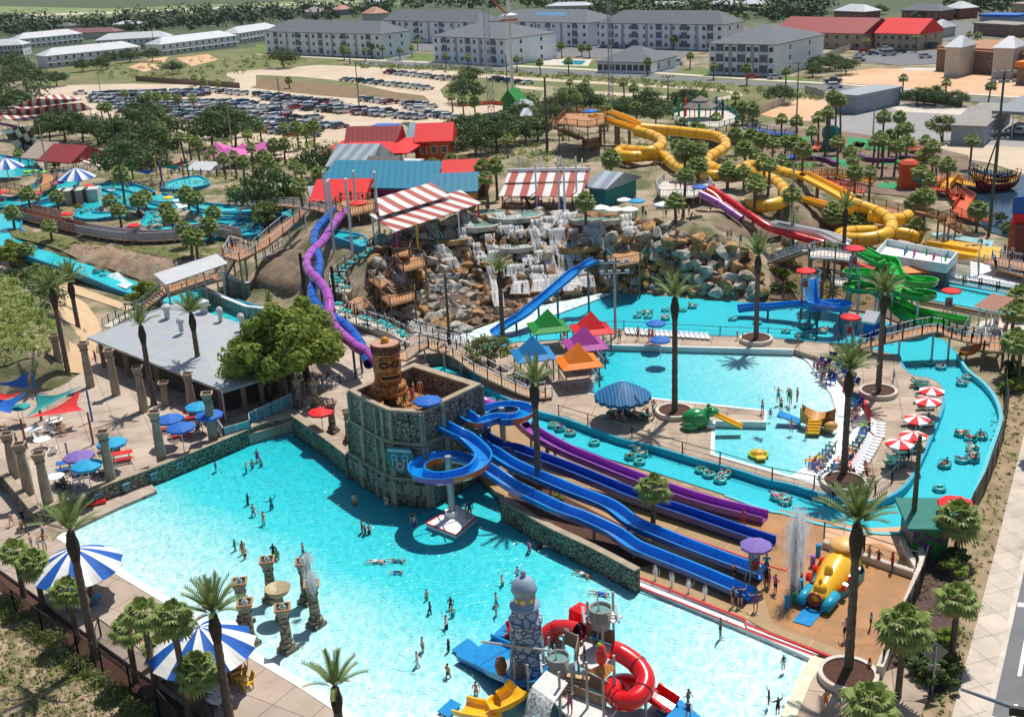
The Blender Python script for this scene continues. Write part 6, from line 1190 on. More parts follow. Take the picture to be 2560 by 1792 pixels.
yflume('yellow open run out below the lower loop',[q6(700,590,6.1),q6(850,610,5.6),q6(1000,655,5.0),q6(1150,690,4.4)])
ytube('big yellow tube slide with the hairpin below the timber tower',[a2(1110,1175,11.4),a2(1230,1205,11.1),a2(1330,1255,10.8),a2(1320,1310,10.6),a2(1220,1355,10.4),a2(1060,1345,10.2),a2(965,1345,10.0),a2(955,1385,9.8),a2(1080,1400,9.7),a2(1250,1390,9.5),a2(1365,1400,9.3),a2(1430,1465,9.1),a2(1530,1525,8.9),a2(1670,1560,8.7),a2(1850,1570,8.6),a2(1960,1540,8.5),a2(2080,1510,8.4),q6(450,358,8.3),q6(560,372,8.2),q6(700,410,8.0),q6(810,440,7.8)])
yflume('wide yellow open chute in the middle of the hill',[q6(810,435,8.0),q6(940,500,7.2),q6(1070,570,6.3),q6(1120,600,5.9)],2.6)
ytube('lowest yellow tube slide curling into the yellow pool lanes',[q6(1120,600,5.9),q6(1200,628,5.6),q6(1290,660,5.2),q6(1375,705,4.8),q6(1412,755,4.4),q6(1385,810,4.0),q6(1290,842,3.7),q6(1170,852,3.5),q6(1085,840,3.3),q6(1080,812,3.1),q6(1180,800,2.9),q6(1350,800,2.6),q6(1500,815,2.2),q6(1610,840,1.9)],sup=(.1,.25,.4,.55,.8))
ytube('short yellow tube behind the loop by the timber bridge',[q6(1270,690,4.6),q6(1400,718,4.3),q6(1490,712,4.1),q6(1525,690,4.3)],sup=(.5,))
tt=deckt('tall timber launch tower of the yellow slides',[(1392,308),(1418,284),(1512,282),(1514,308),(1470,318)],13.6,rl=wood)
stairs('timber stairs zigzagging down the launch tower, first flight',(1400,322,12.6),(1458,350,9.6),2.4,tm=deckw,rl=wood); deckt('lower timber landing of the launch tower',[(1455,352),(1500,345),(1500,358),(1460,366)],9.2,rl=wood); stairs('timber stairs of the launch tower, top flight',(1398,300,13.6),(1395,318,12.6),2.4,rl=wood)
def sumb(px,py,z,c,s,lab,zp=None,h=2.4,grp=None,g=None,k=None):
 nm={'red':redC,'blue':blueC,'white':whC,'cyan':skyC,'teal':tealC,'purple':purC,'yellow':yelC,'pink':pinkC}[c]; key='u_'+c
 if key not in UP: UP[key]=umb_proto('parasol',1.1,2.2,8,nm,rise=.30,pole=.035,drop=.16,seg=1,ribs=True)
 u=W(px,py,z+2.55*s); o=place(UP[key],(u.x,u.y,z),rnd.random(),s); o['category']='parasol'; o['group']=c+' parasols'; o['label']=lab; return o
UP={}
def stand(px,py,z,s,c,lab):
 u=W(px,py,z+2.55*s+1.0); L=Vector((u.x,u.y,z)); r=thing('lifeguard_stand',L,lab,'lifeguard stand','lifeguard stands')
 for x in(-.55,.55):
  for y in(-.5,.5): MB().beam(L+Vector((x*1.2,y*1.2,0)),L+Vector((x*.7,y*.7,1.5)),.09,.09).build('leg',railb,r)
 MB().box(L+Vector((0,0,1.5)),(.9,.9,.08)).build('seat',railb,r); MB().box(L+Vector((0,.45,1.95)),(.9,.08,.9)).build('backrest',railb,r)
 sumb(px,py,z+1.0,c,s,c+' parasol over '+lab.split(',')[0])
 person('sit',(u.x,u.y-.1,z+1.1),rnd.uniform(-.5,.5),'shirt',('red','red'),rnd.choice([0,1,2]),0,label=None,desc='seated lifeguard in red',prep='at')
for x,y,z,s,lab in((*Zc(3,1,780,580),7.6,1.1,'lifeguard stand at the green slide launch deck'),(*Zc(3,1,340,780),5.0,1.1,'lifeguard stand at the top of the blue curl slide'),(*Zc(3,1,740,1190),.9,1.1,'lifeguard stand on the islet by the blue curl slide'),(*Zc(3,1,1640,960),.8,1.1,'lifeguard stand at the landing pool'),(*Zc(3,2,1680,1230),.3,1.25,'lifeguard stand at the river bend by the green hut'),(*Zc(0,1,590,285),2.9,1.0,'lifeguard stand on the lawn of the family river'),(*Zc(0,1,1190,385),2.9,1.0,'lifeguard stand by the boulders of the family river'),(*Zc(0,1,5,95),2.5,1.0,'lifeguard stand at the picture edge by the far river'),(*Zc(0,1,320,105),2.5,.9,'lifeguard stand at the curved boardwalk'),(*Zc(0,1,790,35),2.5,.9,'lifeguard stand beside the far striped umbrella')): stand(x,y,z,s,'red',lab)
stand(*Zc(2,3,2180,30),.6,1.1,'purple','lifeguard stand on the tan splash pad')
sumb(*Zc(1,1,905,180),9.9,'red',1.2,'red parasol on the tube slide launch deck'); sumb(*Zc(1,2,575,425),1.2,'red',1.2,'red parasol on the splash terrace beside the tower')
sumb(*Zc(2,1,1285,1250),1.0,'blue',1.1,'blue parasol standing in the waterfall pool'); sumb(*Zc(2,1,1325,1395),DK,'blue',1.1,'blue parasol on the walk by white chairs'); sumb(*Zc(2,1,1680,38),9.6,'blue',1.1,'blue parasol on the red slide launch deck'); sumb(*Zc(1,2,1530,320),7.0,'blue',1.15,'blue parasol on the stone tower roof'); sumb(*Zc(2,0,700,970),13.6,'blue',1.3,'blue parasol on the yellow slide tower')
for i,(x,y) in enumerate(((790,220),(910,235),(1045,235),(1350,190))): sumb(*Zc(2,1,x,y),8,'white',1.2,'white parasol on the rock plaza, '+['next to the turquoise shed','second along from the shed','third along from the shed','by the short palm'][i])
sumb(*Zc(2,1,1115,162),8.3,'cyan',1.1,'turquoise parasol behind the plaza wall'); sumb(*Zc(2,1,1000,155),8.3,'white',1.0,'greyish parasol behind the plaza wall')
for i,(x,y) in enumerate(((1770,375),(1860,450),(1505,485),(1605,560),(990,695),(695,815),(765,895),(180,390))): sumb(*Zc(0,2,x,y),1.2,['cyan','blue','blue','blue','cyan','purple','cyan','teal'][i],1.3 if i!=7 else .9,'%s parasol over %s'%(['cyan','blue','blue','blue','cyan','lilac','cyan','teal'][i],['the rear red picnic table','the red table by the white balcony','the rear red bench behind a pillar','the front red table beside a pillar','the pair of red tables in the middle','the blue table near a thin pole','the blue picnic table beside the lilac parasol','the table behind the shade sails'][i]))
for x,y,c,l in((1500,150,'yellow','yellow parasol by the family river beach'),(520,20,'pink','pink parasol at the far red shelter')): sumb(*Zc(0,1,x,y-10),2.9,c,1.0,l)
rw=umb_proto('parasol',1.15,2.3,8,redC,whC,rise=.28,pole=.04,drop=.16,seg=1,ribs=True)
for i,(x,y) in enumerate(((1465,255),(1430,350),(1330,510),(1300,655),(1180,725))):
 u=W(*Zc(3,2,x,y),DK+2.75); o=place(rw,(u.x,u.y,DK),.3*i,1.1); tag(o,'red and white parasol by the river, '+['uppermost of the five','second from the top of the five','third, alone in the middle','fourth, partly over the last','lowest of the five, over green loungers'][i],'parasol','red and white parasols')
pr,pb=picnic_proto(redC),picnic_proto(blueC)
for x,y,c,l in((1740,520,0,'red picnic table under the cyan parasol, rear row'),(1930,540,0,'red picnic table beside the balcony'),(1500,620,0,'red picnic table behind the second pillar'),(1620,680,0,'red picnic table in front of the blue parasols'),(1000,800,0,'red picnic table behind the third pillar'),(1090,900,0,'long red picnic table nearest the pool wall'),(620,980,1,'blue picnic table beside the thin pole'),(780,1010,1,'blue picnic table under the cyan parasol')):
 g=W(*Zc(0,2,x,y),1.2); place([pr,pb][c],g,.35,1.15,l,'picnic table','picnic tables on the plaza')
rt=thing('round_table'); MB().cyl((0,0,.72),(0,0,.76),.65,.65,18).build('tabletop',white,rt)
for a in range(3): MB().cyl((0,0,.7),(.45*math.cos(2.1*a),.45*math.sin(2.1*a),0),.03,.03,6).build('leg',white,rt)
for x,y,l in((390,785,'white round table near the lilac parasol'),(510,1120,'white round table by the mulch bed'),(310,690,'white table under the red and teal sails'),(500,610,'pale table with seated guests')): place(rt,W(*Zc(0,2,x,y),1.2),0,1.3,l,'table','round tables on the plaza')
for x,y,c in((480,830,'white'),(590,1140,'black'),(540,1150,'black'),(690,1130,'white'),(490,670,'white'),(430,650,'white'),(520,590,'white'),(350,720,'white'),(930,1030,'black')): p=W(*Zc(0,2,x,y),1.2); chair(0,c,p,rnd.random()*6,1.0)
def sail(label,px,c,z0=0):
 P=[W(*Zc(0,2,x,y),z) for x,y,z in px]; ce=sum(P,Vector())/len(P); r=thing('shade_sail',(ce.x,ce.y,ce.z),label,'shade sail','shade sails on the plaza'); n=6; m=MB(); out=[]
 for i in range(len(P)):
  a,b=P[i],P[(i+1)%len(P)]
  for k in range(n): t=k/n; q=a.lerp(b,t); out.append(q.lerp(ce,.30*math.sin(math.pi*t))+Vector((0,0,-.25*math.sin(math.pi*t))))
 N_=len(out); rings=[[o.lerp(ce,s)+Vector((0,0,-.35*math.sin(s*1.57))) for o in out] for s in(0,.35,.7,.999)]; m.loft(rings,True,0); m.build('fabric',c,r,smooth=True)
sail('teal shade sail with a deep curved edge',[(325,310,5.2),(740,225,4.6),(230,510,3.8)],tealC); sail('bright red shade sail pinned to the blue pole',[(720,270,4.6),(740,445,3.2),(240,515,3.7)],redC)
sail('blue shade sail high on the slanted pole',[(262,90,6.2),(275,250,4.5),(-60,215,4.2)],blueC); sail('red shade sail strip between the blue ones',[(-80,270,4.5),(210,290,4.5),(-60,370,4)],redC); sail('lower blue shade sail over the teal table',[(240,285,4.8),(95,475,3.5),(-120,440,3.6),(-60,340,4)],blueC)
for a,b,c,l in(((375,540),(255,25),blueC,'slanted blue steel pole of the sails'),((825,545),(755,210),blueC,'blue steel pole holding the teal sail'),((835,755),(770,415),M('post_rust',(.32,.07,.03),.7),'rusty orange post beside the blue pole'),((240,790),(165,475),M('post_rust',(.32,.07,.03),.7),'rusty orange post under the red sail'),((370,545),(300,200),M('post_rust',(.32,.07,.03),.7),'rusty orange post behind the teal sail'),((640,1030),(570,700),steel,'thin grey pole by the blue picnic table'),((2020,555),(1965,230),steel,'thin grey pole by the grey roof corner')):
 g=W(*Zc(0,2,*a),1.2); s=3.572; h=(a[1]-b[1])/s/27; r_=thing('sail_post',g,l,'post','posts on the plaza'); MB().cyl(g,g+Vector((0,0,h)),.12,.10,8).build('pole',c,r_); MB().lathe(g,[(.25,0),(.25,.06),(.12,.08)],8).build('base_plate',steel,r_)
# ---------------- racer slides, green slides, blue curl
rk_=dict(supports=(.25,.6),supm=conp,n=10)
slide('tube_slide','long bright red tube slide down the brown hill',[q6(195,508,10.2),q6(330,590,9.0),q6(470,690,7.6),q6(590,770,6.4),q6(700,805,5.6),q6(830,845,4.8),q6(985,890,4.0),b3(620,690,3.2),b3(800,770,2.2),b3(950,815,1.6)],'tube',.55,0,[redS,redD],ring=3,**rk_)
slide('tube_slide','lilac tube slide beside the red one at the launch',[q6(130,545,10.2),q6(240,600,9.2),q6(330,660,8.2),q6(410,715,7.3)],'tube',.55,0,[M('slide_lilac',(.42,.16,.50),.3,var=.1),puS],ring=3,**rk_)
slide('tube_slide','short orange tube slide between lilac and red',[q6(160,520,10.1),q6(230,560,9.4),q6(280,620,8.4),q6(300,680,7.4)],'tube',.5,0,[orS,redD],ring=3,**rk_)
for i,(dx,c) in enumerate(((0,whS),(18,whS),(36,M('slide_white_red',(.55,.25,.2),.4)))):
 slide('open_slide','%s white open slide run over the brown hill'%['first','second','third'][i],[q6(600+dx,762-dx*.3,6.6),q6(760+dx,795-dx*.3,5.6),q6(920+dx*1.5,830-dx*.2,4.6),q6(1050+dx*2,885,3.8)],'open',1.3,.5,[whS,c],supports=())
for i in range(3): slide('open_slide','%s white and red run out into the landing pool'%['first','second','third'][i],[b3(1080-30*i,790+40*i,1.9),b3(1250-30*i,830+42*i,1.3),b3(1450-20*i,880+45*i,.8)],'box',1.1,.4,[whS,redS],supports=())
def ringpts(c,z0,z1,r,a0,a1,n): return [Vector((c.x+r*math.cos(R(a0+(a1-a0)*i/n)),c.y+r*math.sin(R(a0+(a1-a0)*i/n)),z0+(z1-z0)*i/n)) for i in range(n+1)]
g1=b3(890,845,6.0); g2=b3(1300,945,5.2)
slide('spiral_slide','bright green spiral slide on the left of the pair, two stacked loops',[b3(795,665,7.9),b3(860,700,7.7),b3(960,755,7.4),b3(1030,790,7.1)]+ringpts(g1,6.7,3.5,2.15,20,-640,20)+[b3(1060,1090,2.9),b3(1140,1190,2.0),b3(1260,1265,1.3),b3(1450,1300,.9),b3(1600,1320,.6)],'open',1.45,.75,[grnI,grnS],supports=(.1,.3,.5,.75),k=3,supm=railw)
slide('spiral_slide','bright green spiral slide nearer the landing pool, two stacked loops',[b3(835,655,7.9),b3(960,720,7.6),b3(1085,745,7.2),b3(1125,830,6.8),b3(1160,900,6.4)]+ringpts(g2,6.0,2.9,2.0,200,860,20)+[b3(1180,1130,2.5),b3(1300,1190,1.8),b3(1450,1230,1.2),b3(1620,1265,.9),b3(1780,1290,.6)],'open',1.45,.75,[grnI,grnS],supports=(.1,.4,.6,.8),k=3,supm=railw)
g3=b3(560,1150,2.8)
slide('spiral_slide','blue curl slide dropping into the waterfall pool by the islet',[b3(375,885,6.0),b3(380,960,5.2),b3(385,1050,4.2),b3(410,1130,3.4)]+ringpts(g3,3.1,2.0,1.75,215,-150+0,10)[:0]+ringpts(g3,3.2,2.3,1.75,230,520,10)+[b3(330,1140,2.0),b3(180,1145,1.6),b3(0,1160,1.2),W(*Zc(2,1,2150,1160),.9),W(*Zc(2,1,2020,1175),.7)],'open',1.35,.7,[blueI,blueS],supports=(.1,.35,.5,.7,.9),k=4,supm=M('post_teal_dark',(.03,.16,.2)))
deckt('grey railed launch deck of the green slides',[Zc(3,1,x,y) for x,y in((360,640),(500,615),(770,660),(750,720),(600,700),(370,690))],7.2,fl=concw,rl=railb,base=1)
stairs('grey stairs up to the green slide deck',(1935,655,2.5),(2020,625,7.0),1.8,rl=railb,tm=concw); deckt('grey deck behind the blue curl slide',[Zc(3,1,x,y) for x,y in((300,900),(420,860),(480,890),(440,930))],5.2,fl=concw,rl=railb,base=.5)
deckt('lattice timber platform under the green launch deck',[Zc(3,1,x,y) for x,y in((560,880),(720,900),(720,960),(580,930))],2.5,fl=concw,rl=railb,base=0)
drape('brown_bank',[(1930,600),(2010,610),(2120,640),(2230,720),(2290,790),(2262,815),(2190,785),(2113,775),(2010,755),(1925,750)],soil,.13,res=3)
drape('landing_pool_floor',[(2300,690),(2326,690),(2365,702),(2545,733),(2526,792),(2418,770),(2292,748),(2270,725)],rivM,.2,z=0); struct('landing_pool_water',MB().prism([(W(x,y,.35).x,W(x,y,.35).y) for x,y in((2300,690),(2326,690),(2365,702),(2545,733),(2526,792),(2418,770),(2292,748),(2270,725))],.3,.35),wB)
coping('pool_kerb',[(2300,690),(2326,690),(2365,702),(2545,733),(2526,792),(2418,770),(2292,748)],.1,.5,.4,trimS)
drape('white_terrace',[(2425,662),(2640,700),(2660,770),(2545,732),(2368,700),(2370,690),(2425,700)],white,.55,z=0); drape('white_terrace',[(2526,790),(2550,735),(2640,760),(2600,850),(2520,870),(2460,842),(2440,810)],concw,.2,z=0)
T_=[W(*Zc(3,1,x,y),3.6) for x,y in((955,655),(1600,755),(1690,650),(1065,535))]; r_=thing('white_tank_building',(T_[0].x,T_[0].y,0),'white walled rooftop play basin above a dark plank front','building'); MB().prism([(p.x,p.y) for p in T_],0,2.6).build('wall',M('plank_dark',(.14,.10,.09),.8,var=.3,scale=4),r_); m=MB(); ribbon(m,[Vector((p.x,p.y,0)) for p in T_+T_[:1]],.3,2.4,3.7); m.build('parapet_wall',M('white_aqua',(.62,.72,.70),.6,var=.1),r_); MB().prism([(p.x,p.y) for p in T_],2.6,2.75).build('floor',white,r_)
for x,y,c in((1240,645,'green'),(1310,670,'red'),(1220,670,'blue'),(1415,670,'green'),(1485,700,'purple'),(1605,690,'sky'),(1585,720,'green'),(1475,715,'red'),(1300,690,'purple')): p=b3(x,y,2.75); MB().cyl(p,p+Vector((0,0,.9)),.13,.13,7).build('spray_post',PLC[c],r_)
p=b3(1330,800,2.4); r_=thing('small_awning',p,'small orange slatted awning over the plank front','awning'); MB().box(p,(3.6,1.8,.12),tilt=Matrix.Rotation(R(15),3,'X')).build('awning_slats',orC,r_); [MB().box(p+Vector((x,-.7,-1.2)),(.08,.08,2.3)).build('post',white,r_) for x in(-1.7,1.7)]
stairs('wide white terrace stairs beside the tank building',(2400,650,3),(2400,692,.7),6,tm=white,rl=railw)
walk('white-railed terrace fence above the landing pool',[(2372,702,.9),(2450,717,.9),(2540,735,.9)],.6,fl=white,rl=railb,posts=False)
Yp=[Zc(3,1,x,y) for x,y in((1380,560),(1450,515),(2080,605),(2080,720),(1990,700),(1700,655),(1690,640))]
slab('yellow_pool_walls',Yp,1.3,yelS,zp=1.3); drape('yellow_pool_water',[Zc(3,1,x,y) for x,y in((1450,545),(1560,545),(2010,620),(1980,680),(1900,660),(1880,640),(1480,575))],M('pale_pool',(.25,.55,.55),.15,c2=(.45,.66,.62),scale=.6),1.31,z=0)
m=MB(); ribbon(m,[b3(1430,575,1.3),b3(1870,645,1.3)],.5,.0,.5); struct('lane_divider',m,yelS)
walk('timber bridge deck by the yellow pool end',[(2480,650,2),(2540,662,2),(2620,675,2)],4,fl=deckw,rl=railb,posts=False); deckt('orange boarded deck at the photo edge by the yellow pool',[(2480,645),(2640,668),(2640,700),(2560,690),(2490,672)],1.6,fl=deckw,rl=railb,base=0)
walk('long grey footbridge over the river by the green slides',[(2141,869,1.2),(2180,858,2.0),(2250,840,3.0),(2335,822,3.6),(2375,836,3.0),(2420,848,2.4),(2465,850,2.2)],2.2,fl=deckw,rl=railw)
deckt('timber landing at the end of the footbridge',[(2462,838),(2500,845),(2510,880),(2460,876)],2.0,fl=deckw,rl=railw,base=0); stairs('grey concrete steps by the footbridge landing',(2455,815,2.4),(2440,842,1.4),3,tm=concw,rl=railb)
r,P,L,d=hall('small brown roofed booth at the landing pool corner',(2448,766),(2486,775),None,2.6,3,3.4,wood,M('roof_rust',(.3,.12,.07)),'shed',gz=.3,open_=True,name='booth',cat='booth')
hall('tiny blue shed with pale roof on the islet',(2160,802),(2184,806),None,1.6,2.5,2.6,blueC,metR,'gable',gz=.4,over=.25,name='blue_shed',cat='shed')
hall('dark green flat roofed hut with striped walls under the river bend palm',(2284,1321),(2372,1322),None,2.7,4.2,2.95,M('hut_purple_green',(.10,.03,.14),.6,c2=(.02,.20,.03),scale=1.3,contrast=(.49,.51)),M('roof_deep_green',(.005,.16,.12),.5),'flat',gz=.2,name='green_hut',cat='hut')
g=G(2440,880); r_=thing('canoe',(g.x,g.y,.8),'orange and yellow canoe lying on rocks by the footbridge','canoe'); u0,u1=W(2400,893,1.0),W(2453,866,1.0); m=MB(); n=12; rings=[]
for i in range(n+1): t=i/n; w_=.75*math.sin(math.pi*min(.98,max(.03,t)))**.6; p=u0.lerp(u1,t)+Vector((0,0,.3*(2*t-1)**2)); sd=Vector((-(u1-u0).y,(u1-u0).x,0)).normalized(); rings.append([p+sd*w_+Vector((0,0,.35)),p+sd*w_*.7-Vector((0,0,.1)),p-sd*w_*.7-Vector((0,0,.1)),p-sd*w_+Vector((0,0,.35))])
m.loft(rings,False,0,mf=lambda k,i:1 if i==0 else 0); m.loft([[a[0],a[3]] for a in rings],False,0); m.build('hull',[orC,yelC],r_)
# ---------------- mini golf, boats
gf=M('golf_turf',(.015,.26,.09),.8,var=.1)
for i,px in enumerate([[(2120,345),(2190,350),(2230,375),(2200,380),(2120,365)],[(2010,385),(2090,395),(2150,415),(2120,420),(2020,400)],[(1990,408),(2040,410),(2050,420),(2000,422)],[(2210,395),(2270,398),(2280,415),(2200,412)],[(2080,438),(2115,440),(2110,450),(2075,447)],[(2200,460),(2245,458),(2240,475),(2190,470)],[(2140,355),(2165,360),(2155,372),(2130,366)],[(1935,335),(1970,333),(1975,345),(1945,348)],[(2000,343),(2025,345),(2020,355),(2000,352)]]):
 drape('putting_green',px,gf,.14,res=8)
drape('mulch_slope',[(1880,330),(2050,320),(2300,360),(2420,390),(2440,450),(2330,500),(2150,480),(2000,430),(1880,400)],M('golf_mulch',(.15,.09,.07),.95,c2=(.28,.20,.15),scale=.3,detail=9,bump=.4),.09,res=6)
def gwalk(lab,pts,w,c): return walk(lab,pts,w,fl=c,rl=c,k=2,name='golf_bridge',cat='bridge')
def gz2(x,y,h=1.2): g=G(x,y); return (x,y,g.z+h)
rC=M('paint_red_orange',(.62,.09,.015),.6,var=.1); bC=M('paint_royal_blue',(.01,.10,.40),.6,var=.1); tC=M('paint_teal',(.01,.24,.22),.6,var=.1); yC=M('paint_yellow',(.72,.36,.01),.6,var=.1); pC=M('paint_plum',(.12,.02,.13),.6,var=.1)
for lab,pts,w_,c in (('royal blue fenced footbridge behind the golf course',[(1870,320),(1925,332),(1990,335)],3,bC),('second blue bridge sloping toward the red steps',[(1965,395),(2000,385),(2020,362)],2.5,bC),('red golf steps beside the blue bridge',[(2020,362),(2040,372)],2.5,rC),('red fenced ramp in the middle of the golf palms',[(2270,368),(2300,375)],2,rC),('red fenced curved ramp beside the pirate boat',[(2390,485),(2420,500),(2400,530),(2440,545),(2480,548)],2.5,rC),('yellow curved gangway to the pirate boat',[(2360,470),(2385,445),(2420,460),(2470,465)],2.2,yC),('red zigzag ramp above the big timber stairs',[(2340,440),(2335,470),(2380,480),(2395,500)],2,rC),('long timber walkway above the yellow loop',[(2140,510),(2200,520),(2260,535),(2300,540)],3,deckw),('red and orange golf ramp near the wide yellow chute',[(2040,445),(2080,455),(2110,470),(2160,480)],1.6,rC),('yellow wavy kerb walk on the golf course',[(1960,425),(2030,432),(2110,440),(2180,455)],1,yC)):
 gwalk(lab,[gz2(x,y,.9) for x,y in pts],w_,c)
stairs('big brown timber stairs down to the yellow pool, upper flight',(2300,530,5.6),(2350,548,3.8),2.6,rl=wood); stairs('big brown timber stairs down to the yellow pool, lower flight',(2360,550,3.8),(2415,585,1.0),2.6,rl=wood); deckt('brown timber landing midway on the big stairs',[(2345,548),(2375,540),(2392,552),(2362,562)],3.8,rl=wood,base=0)
pur_=[(1880,352),(1960,362),(2010,378)],[(2000,400),(2060,405),(2090,418)],[(2130,385),(2170,405),(2240,408)],[(2250,400),(2330,405)],[(1820,365),(1860,356)]
for i,px in enumerate(pur_):
 P=[G(*p) for p in px]; r_=thing('plum_hedge_wall',P[0],None,'low wall','plum coloured golf walls'); m=MB(); ribbon(m,smoothpath(P,3),1.0,0,1.0); m.build('wall',pC,r_); reg(r_,'rough plum coloured garden wall','gw','by')
O=[a2(x,y,5.5) for x,y in((1440,1010),(1560,980),(1930,985),(2010,1030),(1990,1090),(1850,1130),(1600,1120),(1440,1060))]; g=a2(1730,1050,4.5)
deckt('round teal railed deck around the grey gazebo',[Zc(2,0,x,y) for x,y in((1440,1060),(1450,1010),(1560,985),(1930,990),(2015,1040),(1990,1095),(1850,1140),(1600,1125))],5.0,fl=concw,rl=tC)
gz=a2(1680,1060,5.0); r_=thing('gazebo',gz,'grey hexagon gazebo with two-step roof on the teal deck','gazebo'); MB().lathe(gz,[(4.2,2.8),(2.2,4.0),(2.2,4.3),(0,5.4)],6).build('roof',M('roof_taupe',(.22,.18,.17),.8,var=.1),r_); MB().lathe(gz,[(4.2,2.8),(0,2.9)],6).build('soffit',woodd,r_); [MB().cyl(gz+Vector((3.8*math.cos(k),3.8*math.sin(k),-2)),gz+Vector((3.8*math.cos(k),3.8*math.sin(k),2.85)),.12,.12,6).build('post',woodd,r_) for k in (0,1.05,2.1,3.14,4.2,5.2)]
for x,y,c in((1550,1010,'red'),(1825,1000,'blue'),(1880,1030,'navy'),(1670,1060,'green'),(1490,1010,'green')): p=a2(x,y+30,5.0); r_=thing('coloured_post',p,None,'post','coloured posts on the teal deck'); MB().cyl(p,p+Vector((0,0,4)),.28,.28,8).build('pole',PLC[c],r_); MB().lathe(p+Vector((0,0,4)),[(.3,0),(.36,.1),(0,.5)],8).build('cap',PLC[c],r_); r_['label']=f'{c} painted post on the round teal deck'+(' by the palms' if x<1520 else '')
for x,y,c,l in((2075,375,tC,'tall teal carved stone head on the golf course'),(2268,470,rC,'orange box sculpture with green chute on the golf course')):
 g=G(x,y); r_=thing('sculpture',g,l,'sculpture'); m=MB(); m.lathe(g,[(1.9,0),(2.1,1.2),(1.6,2.2),(2.0,3.2),(1.9,4.6),(1.2,5.2),(0,5.3)],5); m.build('body',c,r_); MB().beam(g+Vector((.5,-1.5,2.4)),g+Vector((2.8,-3.5,.5)),1.0,.8).build('chute',tC if c!=tC else c,r_)
drape('pond',[(2400,440),(2440,425),(2560,440),(2640,470),(2640,590),(2540,600),(2470,580),(2430,545),(2410,500)],M('pond_water',(.02,.05,.08),.08,var=.2,scale=.3,bump=.2),.1)
def boat(lab,a,b,w,hm,rm):
 A=W(*a,.9);B=W(*b,.9); r_=thing('pirate_boat',((A.x+B.x)/2,(A.y+B.y)/2,0),lab,'boat','wooden play boats on the pond'); sd=Vector((-(B-A).y,(B-A).x,0)).normalized(); rings=[]; n=14
 for i in range(n+1): t=i/n; s=math.sin(math.pi*min(.985,max(.015,t)))**.45; p=A.lerp(B,t)+Vector((0,0,1.1*(2*t-1)**4)); rings.append([p+sd*w*s+Vector((0,0,.7)),p+sd*w*s*.8,p+sd*w*.3*s-Vector((0,0,.9)),p-sd*w*.3*s-Vector((0,0,.9)),p-sd*w*s*.8,p-sd*w*s+Vector((0,0,.7))])
 m=MB(); m.loft(rings,False,0); m.build('hull',hm,r_); m=MB(); m.loft([[a_[0].lerp(a_[5],.08)-Vector((0,0,.3)),a_[0].lerp(a_[5],.92)-Vector((0,0,.3))] for a_ in rings],False); m.build('deck',deckw,r_)
 for k in(0,5): m=MB(); rail(m,[q[k] for q in rings],.8); m.build('railing_slats',rm,r_)
 return r_,A,B
boat('long boat with blue railing and yellow bow on the pond',(2425,442),(2520,462),1.8,M('hull_black',(.02,.02,.025)),bC); r_,A,B=boat('red-hulled boat with yellow railing on the dark pond',(2440,470),(2545,458),2.0,M('hull_maroon',(.20,.015,.01)),yC)
mp_=A.lerp(B,.1); MB().cyl(mp_,mp_+Vector((3.5,0,13)),.18,.08,7).build('mast',M('mast_red',(.18,.02,.02)),r_)
r_=thing('sign_tower',G(2545,660),'dark totem-fronted tower with blue and red sign boards at the photo edge','sign tower'); g=G(2545,660); MB().box(g+Vector((.5,0,3)),(3.6,2,6)).build('wall',M('plank_red',(.20,.05,.03),.7,var=.3),r_); MB().box(g+Vector((.4,-.1,8.6)),(4,.4,2.4)).build('sign_board',bC,r_); MB().box(g+Vector((.4,-.2,6.6)),(3.8,.4,1.5)).build('lower_board',redC,r_)
g=G(1283,270); r_=thing('sky_ride_tower',g,'slender white ride tower with orange and white arms on top','ride tower'); MB().cyl(g,g+Vector((0,0,31)),.55,.45,10).build('column',white,r_); MB().lathe(g,[(1.0,24.5),(2.6,25.2),(2.6,26.4),(1.0,27)],12).build('carriage',whS,r_); MB().lathe(g,[(2.7,24.9),(2.7,25.3)],12).build('red_band',rC,r_); MB().beam(g+Vector((0,0,26)),g+Vector((-4.5,0,30.5)),.7,.5).build('arm',rC,r_); MB().beam(g+Vector((-6.5,0,31)),g+Vector((-2.5,0,31)),.7,.4).build('wing',whS,r_); MB().lathe(g,[(2.0,0),(2.2,2.5),(.8,4)],12).build('base_drum',rC,r_)
def lattice(px,py,h,lab,w0=1.2):
 g=G(px,py); r_=thing('lattice_mast',g,lab,'lattice mast'); m=MB(); n=int(h/2)
 for k in range(n):
  z0,z1=h*k/n,h*(k+1)/n; w=w0*(1-.25*k/n); 
  for i in range(3):
   a=2*math.pi*i/3; b=2*math.pi*(i+1)/3; p=lambda t,z: g+Vector((w*math.cos(t),w*math.sin(t),z))
   m.beam(p(a,z0),p(a,z1),.16,.16); m.beam(p(a,z0),p(b,z1),.09,.09); m.beam(p(a,z1),p(b,z1),.09,.09)
 m.build('lattice_frame',steel,r_)
lattice(1226,285,36,'tall steel lattice mast before the second apartment block'); lattice(1526,255,29,'thin steel lattice mast before the clubhouse',.8)
def lightpole(px,py,h,lab,arms=True,c=None,r=.2):
 g=G(px,py); r_=thing('light_pole',g,lab,'light pole','tall light poles'); MB().cyl(g-Vector((0,0,.3)),g+Vector((0,0,h)),r,r*.6,8).build('pole',c or steel,r_)
 if arms:
  for k,z in enumerate((h-.3,h-1.6)):
   MB().beam(g+Vector((-1.7,0,z)),g+Vector((1.7,0,z)),.12,.12).build('crossarm',steel,r_)
   for x in(-1.5,-.5,.5,1.5):
    if (x+k)%2: MB().box(g+Vector((x,-.15,z+.25)),(.5,.4,.4)).build('floodlight',steel,r_)
 return r_
